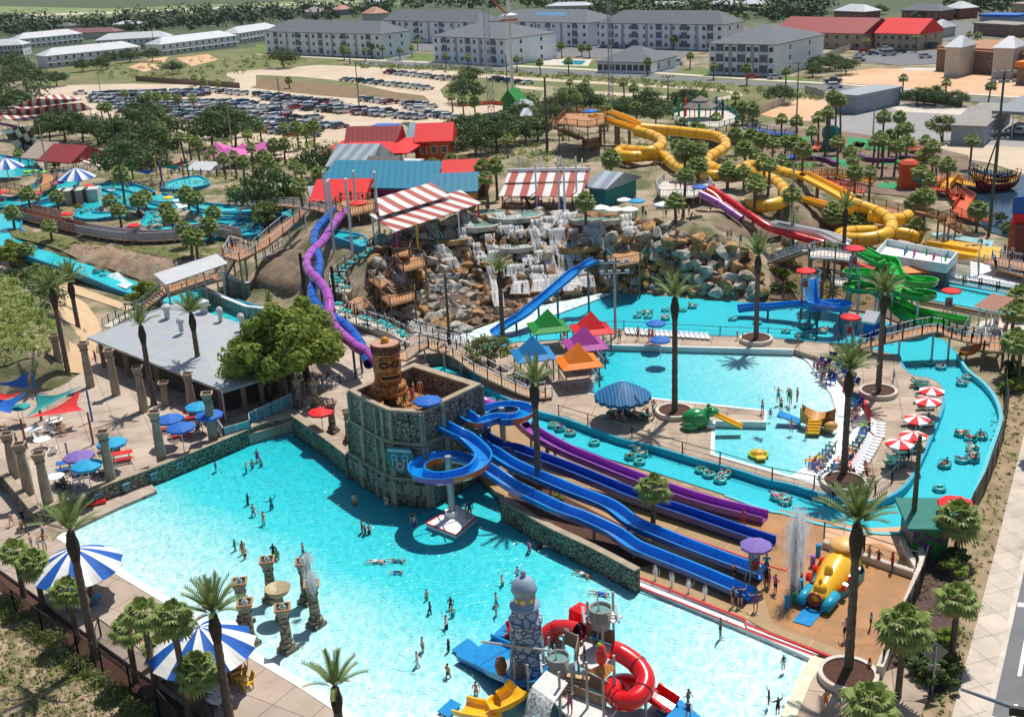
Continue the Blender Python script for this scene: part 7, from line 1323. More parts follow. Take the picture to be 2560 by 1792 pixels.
lightpole(*Zc(2,1,925,1455),10.4,'pale floodlight pole between the kiosks and the pool walk'); lightpole(*Zc(3,2,1280,1650),9.6,'dark wooden light pole by the green hut',arms=False,c=M('pole_green_wood',(.10,.12,.06),.8,var=.2),r=.27)
lightpole(1128,910,11,'thin floodlight pole rising behind the tower walkway',c=darkg); lightpole(1880-210,278,9.5,'floodlight pole behind the yellow slide palms',c=darkg); lightpole(*Zc(2,0,315,1350),14,'tall wooden pole on the scrub hill near the yellow tower',c=barkP,arms=False,r=.3)
lightpole(*Zc(3,0,255,1080),14.5,'tall wooden pole by the blue footbridge',c=darkg); lightpole(*Zc(3,1,1970,500),25,'very tall lattice-armed pole by the pond',c=darkg,r=.28); lightpole(*Zc(3,0,2030,1600),9,'second tall pole near the pond',c=darkg)
for x,y,h,l in((120,435,11,'grey pole with round lamp by the red shelter'),(583,385,12,'grey crossarm pole by the far trees'),(*Zc(0,0,900,840),10,'leaning grey pole at the car park entrance'),(*Zc(0,0,1380,440),12,'dark pole before the long row house'),(*Zc(1,0,235,1090),13,'dark pole at the middle of the car park'),(*Zc(1,0,925,980),14,'dark pole above the red pickup row'),(*Zc(1,0,2255,1000),16,'dark pole by the wavy fence'),(*Zc(0,1,1145,375),19,'tall dark pole in the family river lawn'),(2182,345,9,'white lamp pole on the empty asphalt lot'),(*Zc(3,1,200,750),15,'pale pole by the green slide palms')): lightpole(x,y,h,l,arms=False,c=darkg if 'dark' in l else steel)
# ---------------- family river on the left
def c1(*a): return [Zc(0,1,x,y) for x,y in a]
def c4(*a): return [(x/4.783,340+y/4.783) for x,y in a]
chW=M('channel_blue',(.012,.25,.40),.5,var=.15,scale=.5); chF=M('channel_water',(.02,.46,.54),.12,c2=(.03,.58,.62),scale=.35,detail=5,bump=.25,bscale=1.5,spec=.6,contrast=(.35,.75))
def channel(px,w,wall=.7,lift=0):
 w*=1.25
 P=smoothpath([G(x,y) for x,y in px],4); fr=frames(P); m=MB(); Z=lambda z:Vector((0,0,z+lift))
 q=[(p,Vector((s.x,s.y,0)).normalized()) for p,s,u in fr]
 m.loft([[p-s*w/2+Z(.3),p+Z(.32),p+s*w/2+Z(.3)] for p,s in q],False,0); struct('channel_water',m,chF)
 for sg in(-1,1):
  m=MB(); m.loft([[p+s*sg*(w/2-.05)+Z(-.2),p+s*sg*(w/2-.05)+Z(wall),p+s*sg*(w/2+.3)+Z(wall),p+s*sg*(w/2+.3)+Z(-.3)][::sg] for p,s in q],False,0); struct('channel_wall',m,chW)
def lobe(px,wall=.6):
 P=[G(x,y) for x,y in px]; z=sum(p.z for p in P)/len(P); P=smoothpath([Vector((p.x,p.y,z)) for p in P],4,True); struct('lagoon_water',MB().prism([(p.x,p.y) for p in P],z-1.2,z+.36),chF)
 m=MB(); fr=frames(P+[P[0]]); m.loft([[p-s*.2+Vector((0,0,-.5)),p-s*.2+Vector((0,0,wall)),p+s*.2+Vector((0,0,wall)),p+s*.2+Vector((0,0,-1))][::-1] for p,s,u in fr],False,0); struct('channel_wall',m,chW)
drape('river_lawn',c1((60,420),(150,230),(500,200),(700,120),(1200,100),(1700,200),(2286,240),(2286,600),(2100,560),(1960,700),(1600,720),(1300,660),(700,530),(400,500)),M('lawn_dry',(.13,.13,.045),.95,c2=(.30,.22,.13),scale=.35,detail=9,bump=.4),.08,res=4)
drape('lawn',c1((60,440),(400,480),(700,540),(560,640),(300,560),(120,520)),M('lawn_green',(.10,.13,.03),.95,c2=(.19,.17,.07),scale=.5,detail=8),.12,res=4)
drape('lawn',c1((700,560),(1100,600),(1600,600),(2000,560),(1960,700),(1600,710),(1200,640),(900,570)),M('lawn_green',(.1,.13,.03)),.12,res=4)
drape('brown_bank',c1((560,640),(760,570),(1000,600),(1400,690),(1620,720),(1640,860),(1440,960),(1100,850),(760,740)),M('bank_scrub',(.42,.31,.21),.95,c2=(.19,.12,.075),scale=.5,detail=10,bump=.9),.10,res=3)
drape('hill_grass',[(-100,650),(30,690),(110,770),(150,830),(120,910),(20,920),(-100,940)],M('hill_grass_green',(.12,.17,.035),.95,c2=(.22,.20,.10),scale=.35,detail=10,bump=.9),.12,res=3)
channel(c1((-60,330),(20,400),(10,490),(120,560),(320,640),(560,720),(800,800),(1000,880),(1220,960),(1450,1030),(1700,1090),(2000,1180),(2320,1290)),5.2)
channel(c1((-60,235),(120,225),(260,190),(400,150),(470,90),(520,30),(560,-30)),7)
channel(c1((230,290),(330,270),(470,235),(620,190),(640,170)),3.5); channel(c1((760,120),(900,90),(1050,85),(1200,130),(1230,160)),5)
channel(c1((820,130),(980,130),(1100,165),(1120,230),(1230,240),(1330,260)),4); lobe(c1((790,180),(960,165),(1050,185),(980,235),(880,270),(850,315),(1150,300),(1290,270),(1230,335),(1000,360),(800,375),(680,350),(690,300),(760,240)))
channel(c1((1330,165),(1480,205),(1620,240),(1800,270),(2000,285),(2320,300)),4.5); channel(c1((1180,215),(1350,250),(1560,260),(1680,310),(1850,340),(2050,345),(2320,345)),4)
lobe(c1((1330,290),(1480,300),(1470,380),(1430,450),(1330,450),(1260,430),(1300,350))); channel(c1((1700,420),(1850,400),(2000,385),(2130,400)),3.5); lobe(c1((2130,385),(2290,375),(2320,500),(2170,520),(2120,450))); channel(c1((1430,450),(1540,460),(1640,470)),3)
lobe(c4((-40,340),(60,340),(240,370),(420,420),(560,450),(520,510),(380,500),(200,540),(-40,560))); channel(c4((620,540),(720,545),(800,570)),5); lobe(c4((1930,640),(2080,560),(2296,510),(2420,520),(2500,600),(2296,650),(2080,670)))
lobe(z1((0,300),(200,300),(540,330),(480,370),(200,385),(0,370))); lobe(z1((0,420),(60,440),(40,480),(-40,480))); lobe(z1((690,480),(960,500),(965,630),(850,600),(700,560)))
channel(z1((-600,560),(-300,500),(-20,430)),4)
for px in (c1((940,880),(1060,860),(1190,960),(1130,1000),(960,930)),c1((1540,200),(1640,190),(1700,260),(1600,280)),c1((900,90),(1040,110),(960,125)),c1((1440,225),(1530,230),(1500,262))): drape('foam',px,foam,.5,kind='stuff',res=4)
lmk(*Zc(0,1,900,300),'the first lagoon'); lmk(*Zc(0,1,1380,370),'the crowded lagoon'); lmk(*Zc(0,1,800,800),'the long river run'); lmk(*Zc(0,1,1900,400),'the river boulders'); lmk(*Zc(0,1,300,430),'the pink fenced walkway'); lmk(40,480,'the far river bend')
def panelwalk(lab,px,h,mt,pm,z=.6):
 P=[G(*p)+Vector((0,0,z)) for p in px]; P=smoothpath(P,3); r_=thing('panelled_walkway',P[0]-Vector((0,0,z)),lab,'walkway'); m=MB(); ribbon(m,P,2.0,-.1,.05); m.build('floor_boards',deckw,r_)
 fr=frames(P)
 for sg in(-1,1):
  m=MB(); Q=[p+s*sg*1.0 for p,s,u in fr]; ribbon(m,Q,.08,.1,h); m.build('side_panel',mt,r_); m=MB()
  for i,q in enumerate(Q): m.box(q+Vector((0,0,h/2-.1)),(.16,.16,h+.5))
  for a,b in zip(Q[:-1],Q[1:]): m.beam(a+Vector((0,0,h+.05)),b+Vector((0,0,h+.05)),.14,.12)
  m.build('railing_frame',pm,r_)
pkP=M('panel_pink',(.50,.27,.22),.8,c2=(.38,.20,.17),scale=.8); pgP=M('panel_grey_pink',(.48,.42,.44),.8,var=.15,scale=.6)
panelwalk('long pink panelled walkway on the family river lawn, wooden part',c1((140,330),(300,385),(480,430),(640,470),(740,490)),1.3,pkP,woodd); panelwalk('long grey framed pink walkway curving below the boulders',c1((740,495),(930,530),(1150,560),(1400,565),(1640,545),(1810,500),(1960,520),(2120,555)),1.3,pgP,railb); panelwalk('short pink walkway behind the long one',c1((230,305),(380,335),(505,370)),1.1,pgP,woodd)
walk('curved brown boardwalk at the far river bend',[(-20,470,4.6),(60,482,4.6),(110,470,4.6),(126,445,4.6),(100,435,4.6)],3,fl=deckw,rl=woodd)
walk('timber boardwalk on the edge of the far lagoon',[(120,448,4.4),(170,432,4.4),(215,428,4.4)],3,fl=deckw,rl=railb)
def c1w(x,y,z): return (*Zc(0,1,x,y),z)
R_=[W(*c1w(1370,838,6.6)),W(*c1w(1935,658,6.6)),W(*c1w(2038,742,6.3)),W(*c1w(1480,935,6.3))]; r_=thing('roofed_bridge',(R_[3].x,R_[3].y,0),'white tin roofed footbridge over the long river run','bridge')
MB().add(R_+[p-Vector((0,0,.15)) for p in R_],[(3,2,1,0),(4,5,6,7),(0,1,5,4),(1,2,6,5),(2,3,7,6),(3,0,4,7),(0,1,2,3)]).build('roof',stripes('roof_white_tin',(.50,.52,.53),(.68,.69,.70),R(-35),.5,soft=.3),r_)
f_=[W(*c1w(1500,1035,3.4)),W(*c1w(2000,880,3.4)),W(*c1w(1940,820,3.4)),W(*c1w(1420,960,3.4))]; MB().prism([(p.x,p.y) for p in f_],3.15,3.4,bottom=True).build('floor_boards',deckw,r_)
for a,b in((0,1),(3,2)):
 m=MB(); rail(m,[f_[a],f_[b]]); m.build('railing_slats',railw,r_)
 for t in(.02,.34,.66,.98): q=f_[a].lerp(f_[b],t); MB().box((q.x,q.y,3.1),(.2,.2,6.4)).build('post',railw,r_)
stairs('grey stairs from the roofed bridge up to the upper walk',c1w(1970,840,3.4),c1w(2090,640,6.0),2.4,rl=railw); stairs('long grey stairs from the roofed bridge down to the plaza hall',c1w(1460,1010,3.4),c1w(1230,1180,1.6),2.0,rl=railb); walk('grey railed ramp hugging the grey roof',[c1w(1260,1150,1.8),c1w(1080,1240,1.5),c1w(970,1310,1.4)],1.6,fl=concw,rl=railb,posts=False)
deckt('grey landing with waiting people above the roofed bridge',c1((1990,680),(2060,560),(2180,600),(2286,650),(2140,720)),6.0,rl=railw); walk('long grey walkway climbing to the tube launch deck',[c1w(2180,690,5.2),(660,610,6.6),(720,560,8.0),(760,525,9.6)],2.4,fl=deckw,rl=railw); walk('white picket walk below the long grey walkway',[(640,650,3.5),(680,630,3.7),(705,612,4)],.4,fl=white,rl=white,posts=False); walk('straight grey bridge behind the tubes',[(600,520,5.4),(700,512,6.4),(790,520,8),(830,530,9)],2,fl=deckw,rl=railw)
m_=[c1((630,165),(790,140),(795,205),(625,215))[i] for i in range(4)]; P=[W(x,y,5.4) for x,y in m_]; r_=thing('lane_box',G(200,500),'cream box with four dark striped chutes by the river','chute box'); g=G(200,508); MB().box(g+Vector((0,0,1.4)),(8,3.4,2.8),rz=.1).build('body',cream,r_); [MB().box(g+Vector((x,-1.0,1.7)),(.5,3.0,2.6),rz=.1).build('dark_strip',black,r_) for x in(-2.6,-.4,1.8)]
for i in range(4):
 z=lambda x,y,h:(W(*Zc(0,0,x+48*i,y-8*i),h)); mt=stripes('checker_%d'%i,(.75,.76,.76),(.02,.02,.022),R(90),7,rough=.4) if i%2 else stripes('checker_b%d'%i,(.02,.02,.022),(.75,.76,.76),R(90),7,rough=.4)
 slide('racing_slide','%s lane of the black and white checkered racing slide'%ORD[i],[z(60,1160,9),z(110,1230,6.5),z(150,1300,4),z(220,1370,2)],'open',2.1,.5,[mt,mt],supports=())
for i,(c,n_) in enumerate(((puS,'purple'),(whS,'white'),(orS,'orange'))): slide('racing_slide',f'{n_} lane slide beside the far red shelter',[W(*Zc(0,0,700+20*i,1400+25*i),4.5),W(*Zc(0,0,850+15*i,1440+25*i),3.2),W(*Zc(0,0,1000+10*i,1480+25*i),2)],'open',2.2,.5,[c,whS],supports=())
slide('open_slide','yellow open slide end beside the checkered racer',[W(*Zc(0,0,-40,1110),9),W(*Zc(0,0,60,1130),8),W(*Zc(0,0,180,1160),6.5)],'open',2,.6,[yelS,puS],supports=())
for x,y,c in((1420,1300,'teal'),(1620,1480,'red'),):
 pass
for lab,px,c in (('small teal shade sail by the beach lagoon',[(1430,1490,6),(1640,1470,6.2),(1560,1520,5)],tealC),('small blue shade sail in front of the dark oak',[(1200,1525,6),(1405,1515,6.2),(1320,1560,5)],blueC),('small red shade sail by the beach lagoon',[(1500,1500,5.6),(1635,1430,7),(1640,1480,5.6)],redC)):
 P=[W(*Zc(0,0,x,y),z) for x,y,z in px]; r_=thing('shade_sail',P[0],lab,'shade sail','far shade sails'); MB().add(P,[(0,1,2)]).build('fabric',c,r_)
for x,y,c,l in((1190,1600,KC['green'],'green'),(1405,1590,yelC,'yellow'),(1450,1640,puS,'purple'),(1645,1600,orC,'orange'),(1690,1610,tC,'teal')): g=W(*Zc(0,0,x,y),2.8); r_=thing('sail_post',g,f'{l} post of the far shade sails','post','far sail posts'); MB().cyl(g,g+Vector((0,0,4.5)),.2,.2,7).build('pole',c,r_); MB().lathe(g+Vector((0,0,4.5)),[(.2,0),(.26,.05),(0,.2)],7).build('cap',c,r_)
# ---------------- cars
lot=[]
def row(px0,px1,n,skip=.06,ang=None,grp='cars in the sand car park',tag_='row',ty=None):
 A=G(*px0);B=G(*px1); d=(B-A); an=math.atan2(d.y,d.x)+(R(62) if ang is None else ang)
 for i in range(n):
  if rnd.random()<skip: continue
  p=A.lerp(B,(i+.5)/n); p.z=H(p.x,p.y)+.05; o,c,k=car(p,an+(math.pi if rnd.random()<.5 else 0)+rnd.uniform(-.04,.04),ty,None,grp); lot.append((o,c,k,tag_,i))
rows=[((232,240),(500,232),18),((225,247),(520,240),20),((500,226),(615,240),8),((230,256),(640,262),26),((262,263),(700,272),28),((290,272),(740,285),29),((300,280),(800,300),32),((640,240),(760,252),8),((660,250),(850,262),13),((690,262),(980,285),20),((720,272),(1060,300),23),((430,290),(860,322),27),((460,304),(800,332),20),((590,322),(790,345),12),((905,252),(985,262),5),((1010,262),(1085,272),5),((1020,270),(1060,282),3),((1060,290),(1150,300),5)]
for i,(a,b,n) in enumerate(rows): row(a,b,n,tag_='in the %s row of the big sand car park'%ORD[i])
row((855,202),(1078,226),14,0,tag_='in the slanting row above the dirt bank',grp='cars on the upper track'); row((965,184),(1130,202),11,0,tag_='in the uppermost row by the track',grp='cars on the upper track')
row((1225,202),(1330,212),5,0,tag_='beyond the round tree by the mast',grp='cars by the sky ride')
seen={}
for o,c,k,t_,i in lot: 
 o['label']=f"{c} {k} parked {t_}"; o['group']=f"{c} {k} cars {t_}"
for x,y,k,c,rz,l in((1880,197,'sedan','red',0,'red sedan driving on the road by the corner block'),(1938,199,'suv','silver',0,'silver car on the road behind the tall wooden pole'),(2082,208,'pickup','black',0,'black pickup loaded with poles on the road'),(2088,221,'suv','white',.0,'white large car on the road by the garage'),(1690,163,'van','white',0,'white van beside the clubhouse drive'),(1388,130,'sedan','silver',0,'silver car by the apartment pool shelter'),(1062,108,'suv','white',.2,'white car between the apartment blocks'),(203,237,'pickup','white',0,'white pickup alone at the car park entrance'),(2222,140,'van','silver',0,'silver van in the motel side yard'),(2148,141,'sedan','white',.1,'white sedan in the motel side yard'),(2184,138,'sedan','blue',0,'blue car in the motel side yard'),(2212,128,'pickup','white',0,'white pickup in the motel side yard'),(2250,134,'suv','black',0,'black car in the motel side yard'),(2160,132,'sedan','red',0,'red car in the motel side yard'),(2147,154,'suv','silver',0,'silver car by the carport'),(2313,146,'suv','white',0,'white car by the retail building'),(2553,335,'suv','white',.9,'white car under the steel canopy'),(2495,178,'pickup','dark blue',0,'dark pickup at the building site kerb'),(2178,49,'pickup','white',1.2,'white truck behind the motel')): 
 p=G(x,y); p.z+=.06; car(p,rz,k,c,'cars on roads and yards',l)
for i in range(9): x=1510+i*29+rnd.uniform(-4,4); p=G(x,120-i*.1); o,c,k=car(p+Vector((0,0,.06)),1.3,None,None,'cars by the apartment blocks'); o['label']=f'{c} {k} parked behind the clubhouse, {ORD[i]} along the row'
for i in range(8): p=G(2110+i*26,108+i*.3); o,c,k=car(p+Vector((0,0,.06)),1.5,None,None,'cars at the motel'); o['label']=f'{c} {k} parked at the red roofed motel, {ORD[i]} along the row'
def fence(lab,px,h,mt,post=None,step=3,panel=True,name='fence',z=None):
 P=[G(*p) if z is None else W(*p,z) for p in px]; r_=thing(name,P[0],lab,'fence'); m=MB()
 if panel: ribbon(m,P,.06,.05,h); m.build('panel',mt,r_)
 m=MB()
 for a,b in zip(P[:-1],P[1:]):
  n=max(1,int((b-a).length/step))
  for i in range(n+1): q=a.lerp(b,i/n); m.box(q+Vector((0,0,h/2)),(.1,.1,h+.1))
  m.beam(a+Vector((0,0,h)),b+Vector((0,0,h)),.06,.06)
  if not panel: m.beam(a+Vector((0,0,h*.5)),b+Vector((0,0,h*.5)),.03,.03); m.beam(a+Vector((0,0,.15)),b+Vector((0,0,.15)),.03,.03)
 m.build('railing_frame',post or mt,r_); return r_
mesh_=bpy.data.materials.new('mesh_screen'); mesh_.use_nodes=True; mesh_.node_tree.nodes['Principled BSDF'].inputs['Base Color'].default_value=(.012,.014,.015,1); mesh_.node_tree.nodes['Principled BSDF'].inputs['Alpha'].default_value=.75
chain=bpy.data.materials.new('chain_link'); chain.use_nodes=True; chain.node_tree.nodes['Principled BSDF'].inputs['Base Color'].default_value=(.03,.03,.03,1); chain.node_tree.nodes['Principled BSDF'].inputs['Alpha'].default_value=.22
fence('dark screened fence along the river outside wall and verge',[(2520,900),(2512,990),(2517,1040),(2508,1100),(2490,1160),(2462,1230),(2430,1290),(2412,1330)],2.2,mesh_,black); fence('dark screened fence beside the orange splash pad',[(2316,1425),(2300,1480),(2268,1550),(2235,1610),(2205,1690)],2.1,mesh_,black,2)
fence('black chain link fence between palms and scrub field',[(-40,1470),(42,1540),(110,1590),(200,1652),(260,1690),(330,1735),(400,1790),(450,1850)],2.3,chain,black,3.2); fence('second black chain link run beside the walk',[(240,1665),(255,1600),(325,1650),(395,1710),(470,1770),(540,1830)],1.9,chain,black,3)
fence('green cabled rail around the river deck',[(1397,1040),(1470,1062),(1580,1095),(1706,1134),(1800,1160),(1930,1200),(2035,1220),(2083,1240),(2188,1235),(2229,1208),(2270,1150),(2320,1060)],1.2,darkg,darkg,3.6,False,z=DK)
fence('thin black rail along the waterfall pool walk',[(1300,846),(1480,826),(1560,824),(1690,832),(1800,838),(1920,842),(2040,852),(2130,862)],1.1,darkg,darkg,3.4,False,z=DK); fence('rusty cable rail at the splash pad back',[(2060,1345),(2160,1378),(2290,1420)],1.4,steel,darkg,3,False,z=1.1)
fence('grey board fence behind the garage yard',[(2200,250),(2215,247),(2405,268)],2.2,woodd,woodd,3); fence('weathered board fence at the car park edge',[(340,203),(410,208),(500,214),(600,221)],2,woodd,woodd,3); fence('pale block wall beside the sand lot',[(1890,290),(1930,272),(1962,262)],2.0,concw,concw,4); fence('second pale block wall by the scrub',[(2012,232),(2040,238),(2060,245)],2.0,concw,concw,4)
fence('long dark wall in front of the motel',[(2035,118),(2140,118),(2260,120),(2345,124)],2.6,M('wall_dark_grey',(.10,.11,.12),.9,var=.1),woodd,6); fence('pale wall slanting from the motel to the scrub',[(2045,158),(2090,140),(2140,120)],2.4,concw,concw,5)
fence('wavy orange and white fence by the sky ride',[(1143,268),(1180,266),(1230,262),(1290,268),(1305,272)],1.3,rC,white,3); fence('white and blue railing by the grey hall',[(540,985),(580,970),(640,945),(665,930)],1.2,railb,railb,1.2,False,z=1.2); fence('turquoise balcony railing at the pool corner',[(545,1072),(562,1100),(628,1080),(625,1062),(680,1035),(730,1012)],1.3,M('rail_turquoise',(.12,.42,.50),.5),railw,1,True,z=1.3)
fence('railing before the second row of tower pillars',[(735,990),(790,980),(850,960),(905,945)],1.2,railb,railb,.5,False,z=1.2)
p=[W(2404,1722,6.0),W(2640,1805,6.6)]; r_=thing('traffic_signal_arm',(p[1].x,p[1].y,0),'grey steel traffic signal arm reaching over the pavement','signal arm'); MB().cyl(p[0],p[1],.09,.16,10).build('arm_tube',M('signal_grey',(.20,.24,.28),.4,metal=.3),r_); MB().cyl((p[1].x,p[1].y,0),p[1]+Vector((0,0,.5)),.2,.2,10).build('mast',steel,r_); q=p[0].lerp(p[1],.62); MB().box(q+Vector((0,-.2,0)),(1.1,.25,.5),rz=-.3).build('signal_head',black,r_)
g=G(2330,1735); r_=thing('sign_post',g,'leaning pole sign seen from behind above the dark shrub','sign'); MB().cyl(g,g+Vector((0,0,3.6)),.06,.06,7).build('pole',steel,r_); MB().box(g+Vector((0,.1,3.1)),(1.15,.05,1.15),tilt=Matrix.Rotation(R(45),3,'Y')).build('diamond_board',M('board_grey',(.25,.24,.22),.6),r_); MB().box(g+Vector((0,.1,2.0)),(.8,.05,.4)).build('lower_plate',M('board_grey',(.25,.24,.22)),r_)
g=W(*Zc(3,3,905,1170),.6); r_=thing('traffic_cone',g,'orange traffic cone on the red kerb of the splash pad','cone'); MB().lathe(g,[(.3,0),(.3,.06),(.2,.08),(.05,.85),(0,.85)],12).build('body',rC,r_); MB().lathe(g,[(.155,.35),(.12,.55)],12).build('white_band',white,r_)
# ---------------- planting
def from_crown(px,py,h):
 z=h
 for _ in range(5): p=W(px,py,z); g=H(p.x,p.y); z=g+h
 return Vector((p.x,p.y,g-.05))
def hfor(base,ytop):
 lo,hi=.5,30
 for _ in range(24):
  m=(lo+hi)/2
  if pix(base+Vector((0,0,m)))[1]>ytop: lo=m
  else: hi=m
 return lo
for px,py,zo in((1200,1100,0),): pass
for x,y,yt,s in ((240,1645,1330,1.1),(575,1800,1535,1.0),(853,1850,1718,.95),(2120,1690,1310,1.15),(2108,1210,930,1.1),(2195,985,735,1.05),(1687,1035,745,1.1),(1890,853,640,1.05),(1348,1245,960,1.05),(1258,858,680,1.0),(2105,705,525,1.1),(173,945,725,1.1),(206,872,705,1.1),(385,1012,815,1.0),(506,970,785,1.0),(683,845,760,.7)):
 g=G(x,y); zz=1.2 if inpoly(x,y,P1) else (DK if inpoly(x,y,[(1200,900),(1500,830),(2247,870),(2360,960),(2280,1200),(1900,1200)]) else (.6 if 1200<x<1500 and y>1200 else 0)); g=W(x,y,zz) if y>760 else G(x,y); h=hfor(g,yt)
 plant_palm(dat[rnd.random()<.4],x,y,h,s*.95,loc=g,tw=1.05)
for x,y,z in((2108,1212,DK),(1687,1035,DK),(2195,985,DK),(1890,853,DK),(2120,1695,.35)):
 g=W(x,y,z); r_=thing('round_planter',g,None,'planter','round palm planters'); MB().lathe(g,[(1.95,0),(1.95,.5),(1.65,.5),(1.65,.3)],28).build('rim',concw,r_); MB().lathe(g,[(1.65,.38),(0,.42)],28).build('mulch',mulch,r_); reg(r_,'round concrete palm planter','pl','by')
for x,y,yt,s in ((60,1492,1380,.95),(108,1520,1410,.85),(195,1605,1478,.9),(340,1705,1575,.95),(393,1742,1535,1.0),(415,1710,1625,.8),(475,1805,1548,1.0),(513,1800,1680,.95),(1632,1325,1222,1.0),(2243,1752,1568,1.2),(2378,1645,1500,1.1),(2388,1400,1300,1.1),(2165,1890,1760,1.2),(2542,960,865,1.0),(1465,600,505,1.0),(2600,1150,1060,1.1)):
 g=W(x,y,.6 if x==1632 else 0) if y>760 else G(x,y); plant_palm(rnd.choice(sab),x,y,hfor(g,yt),s*.8,loc=g,tw=1.0)
def pc_(c,r,pts,h=5.5,src=None):
 for x,y in pts:
  hh=h*rnd.uniform(.75,1.25); p=from_crown(*Zc(c,r,x,y),hh); plant_palm(src or rnd.choice(sab),0,0,hh,rnd.uniform(.78,1.0),loc=p,lean=(rnd.uniform(-.06,.06),rnd.uniform(-.06,.06)))
def pq_(pts,h=5.5):
 for x,y in pts:
  hh=h*rnd.uniform(.8,1.25); p=from_crown(1700+x/2.67,280+y/2.67,hh); plant_palm(rnd.choice(sab),0,0,hh,rnd.uniform(.8,1.05),loc=p,lean=(rnd.uniform(-.06,.06),rnd.uniform(-.06,.06)))
pq_([(30,230),(95,130),(150,130),(125,240),(20,420),(240,40),(470,170),(380,150),(550,190),(440,230),(500,290),(500,370),(590,400),(680,320),(620,210),(700,200),(770,210),(740,380),(810,360),(1060,200),(1140,270),(1150,320),(1170,400),(1290,200),(1270,400),(1360,200),(1440,230),(1510,200),(1650,190),(1700,240),(1620,290),(1720,330),(1600,400),(1660,450),(1800,360),(1950,190),(930,40),(990,20),(680,50),(780,60),(1640,560),(1400,160),(1330,170),(1480,120),(880,130)])
pq_([(1560,610),(1580,770),(1990,660),(310,740),(420,740),(500,780),(1030,720),(1150,720),(1220,730),(560,530),(970,880),(115,350)],3)
pc_(3,1,[(250,130)],9.5); pc_(3,0,[(540,860),(610,890),(670,900),(530,990)],13); pc_(3,0,[(1040,1040),(1170,1050),(1250,1150)],8)
pc_(2,0,[(460,840),(510,740),(570,870),(650,750),(1000,740),(1080,790),(850,960),(820,1100),(1110,960),(1520,1110),(1630,1150),(1700,1160),(1340,1220),(1470,1300),(1550,1370),(1650,1480),(1670,1340),(2000,1200),(2090,1330),(2150,1210),(2060,960),(2150,980),(2000,860),(1700,840)]); pc_(2,0,[(880,1420),(1125,1380),(450,1190)],2.6)
pc_(1,0,[(500,1130),(360,1140),(440,1160),(240,1130),(30,1130),(150,1300),(240,1290),(400,1520),(180,1510),(50,1400),(1000,1230),(1110,1260),(1590,1230),(1580,1470),(1750,1430),(2030,1500),(2140,1480),(1750,870),(1850,900),(1950,910),(580,1560),(90,1450),(330,1480),(2240,1250)]); pc_(1,0,[(290,720),(1250,1360)],3)
pc_(0,0,[(1105,840),(1240,870),(1330,840),(1410,870),(1490,870),(1590,880),(1715,880),(900,960),(960,960),(230,730),(90,820),(1430,1130),(1680,1240),(1760,1270),(1470,1290),(1910,1340),(2090,1390),(2230,1320),(2200,1200),(160,1370),(1070,1550),(1620,1230),(1990,1420),(2150,1450),(120,1200)]); pc_(0,0,[(1730,700),(1810,730),(1940,740)],2.5)
pc_(0,1,[(240,130),(500,150),(100,290),(440,410),(980,190),(1060,270),(1220,180),(1290,150),(1490,270),(1530,330),(1670,130),(1750,170),(1910,290),(2090,110),(1640,430),(1690,520),(1750,640),(1880,560),(230,620)],3.3)
pc_(3,1,[(590,370),(740,380),(830,360),(540,640),(1330,200),(1420,150)],3.2); pc_(3,1,[(2190,1190),(2190,1440),(2270,1060)],3.4); pc_(2,1,[(1460,190),(1920,370),(2160,430)],3.2); pc_(1,1,[(2060,-20),(1620,-40),(400,60)],5)
pc_(1,0,[(430,400),(395,400),(610,395),(680,400),(780,440),(970,450),(1030,420),(1125,430),(830,460),(1280,450),(1390,430),(1440,370),(1690,500),(1890,510),(1990,450)],4.2); pc_(2,0,[(440,410),(620,430),(690,430),(500,550),(1210,550),(1800,530),(1800,590),(2240,570),(2100,610),(1590,500),(1440,350),(250,560),(40,530)],4.2); pc_(3,0,[(890,300),(880,370),(1330,290),(1870,320),(1800,310),(1210,700),(1590,740),(1980,770),(160,640),(1500,300),(1330,330)],5)
def tr(src,c,r,pts,h,w,desc,cat='tree',grp=None,prep='by'):
 for x,y in pts:
  hh=h*rnd.uniform(.85,1.15); p=from_crown(*Zc(c,r,x,y),hh*.55); s=hh/8.5; o=place(rnd.choice(src),p,rnd.random()*6,(s*w,s*w,s)); o['category']=cat; o['group']=grp or desc+'s'; reg(o,desc,'tree',prep)
tr(oak,0,0,[(1300,1010),(1440,1130),(1180,1130),(1180,1330),(1340,1260),(1050,1200),(1100,1420),(1320,1420),(720,1130),(860,1150),(560,1110),(420,1120),(1990,1050),(1870,1140),(2080,1130)],9,1.05,'dark round oak')
tr(oak,0,0,[(1540,600),(730,580),(960,520),(1150,490),(120,540),(250,680),(60,700),(130,640),(20,560),(500,700),(900,560),(200,600),(60,900),(150,860),(1350,480),(350,690)],6.5,1.25,'dark bushy tree')
tr(oak,1,0,[(240,510),(1900,680),(1870,790),(2000,1130),(2140,1170),(1860,1160),(1950,1250),(2230,1130),(560,1430),(1090,1570)],7.5,1.15,'dark round oak'); tr(oak,2,0,[(130,1160),(350,1010),(230,1120),(980,960),(1280,1000),(1600,860),(1530,880),(1200,880),(450,880),(600,830),(90,1000),(700,900)],6,1.2,'dark bushy tree')
tr(oak,3,0,[(600,560),(450,560),(110,830),(1400,850),(1500,850),(1690,870),(700,590),(1330,850),(560,540),(400,620),(1340,140),(1640,120),(1000,80),(1800,80)],5,1.3,'dark bushy tree'); tr(lite,3,0,[(1570,1060)],11,.9,'layered broad leaf tree'); tr(lite,1,0,[(1340,1110)],6,1,'bright green tree'); tr(lite,2,1,[(150,110)],4,.8,'small sapling'); tr(lite,0,1,[(1300,1000),(100,640),(240,620),(330,860),(420,880)],5,1,'thin leafy tree')
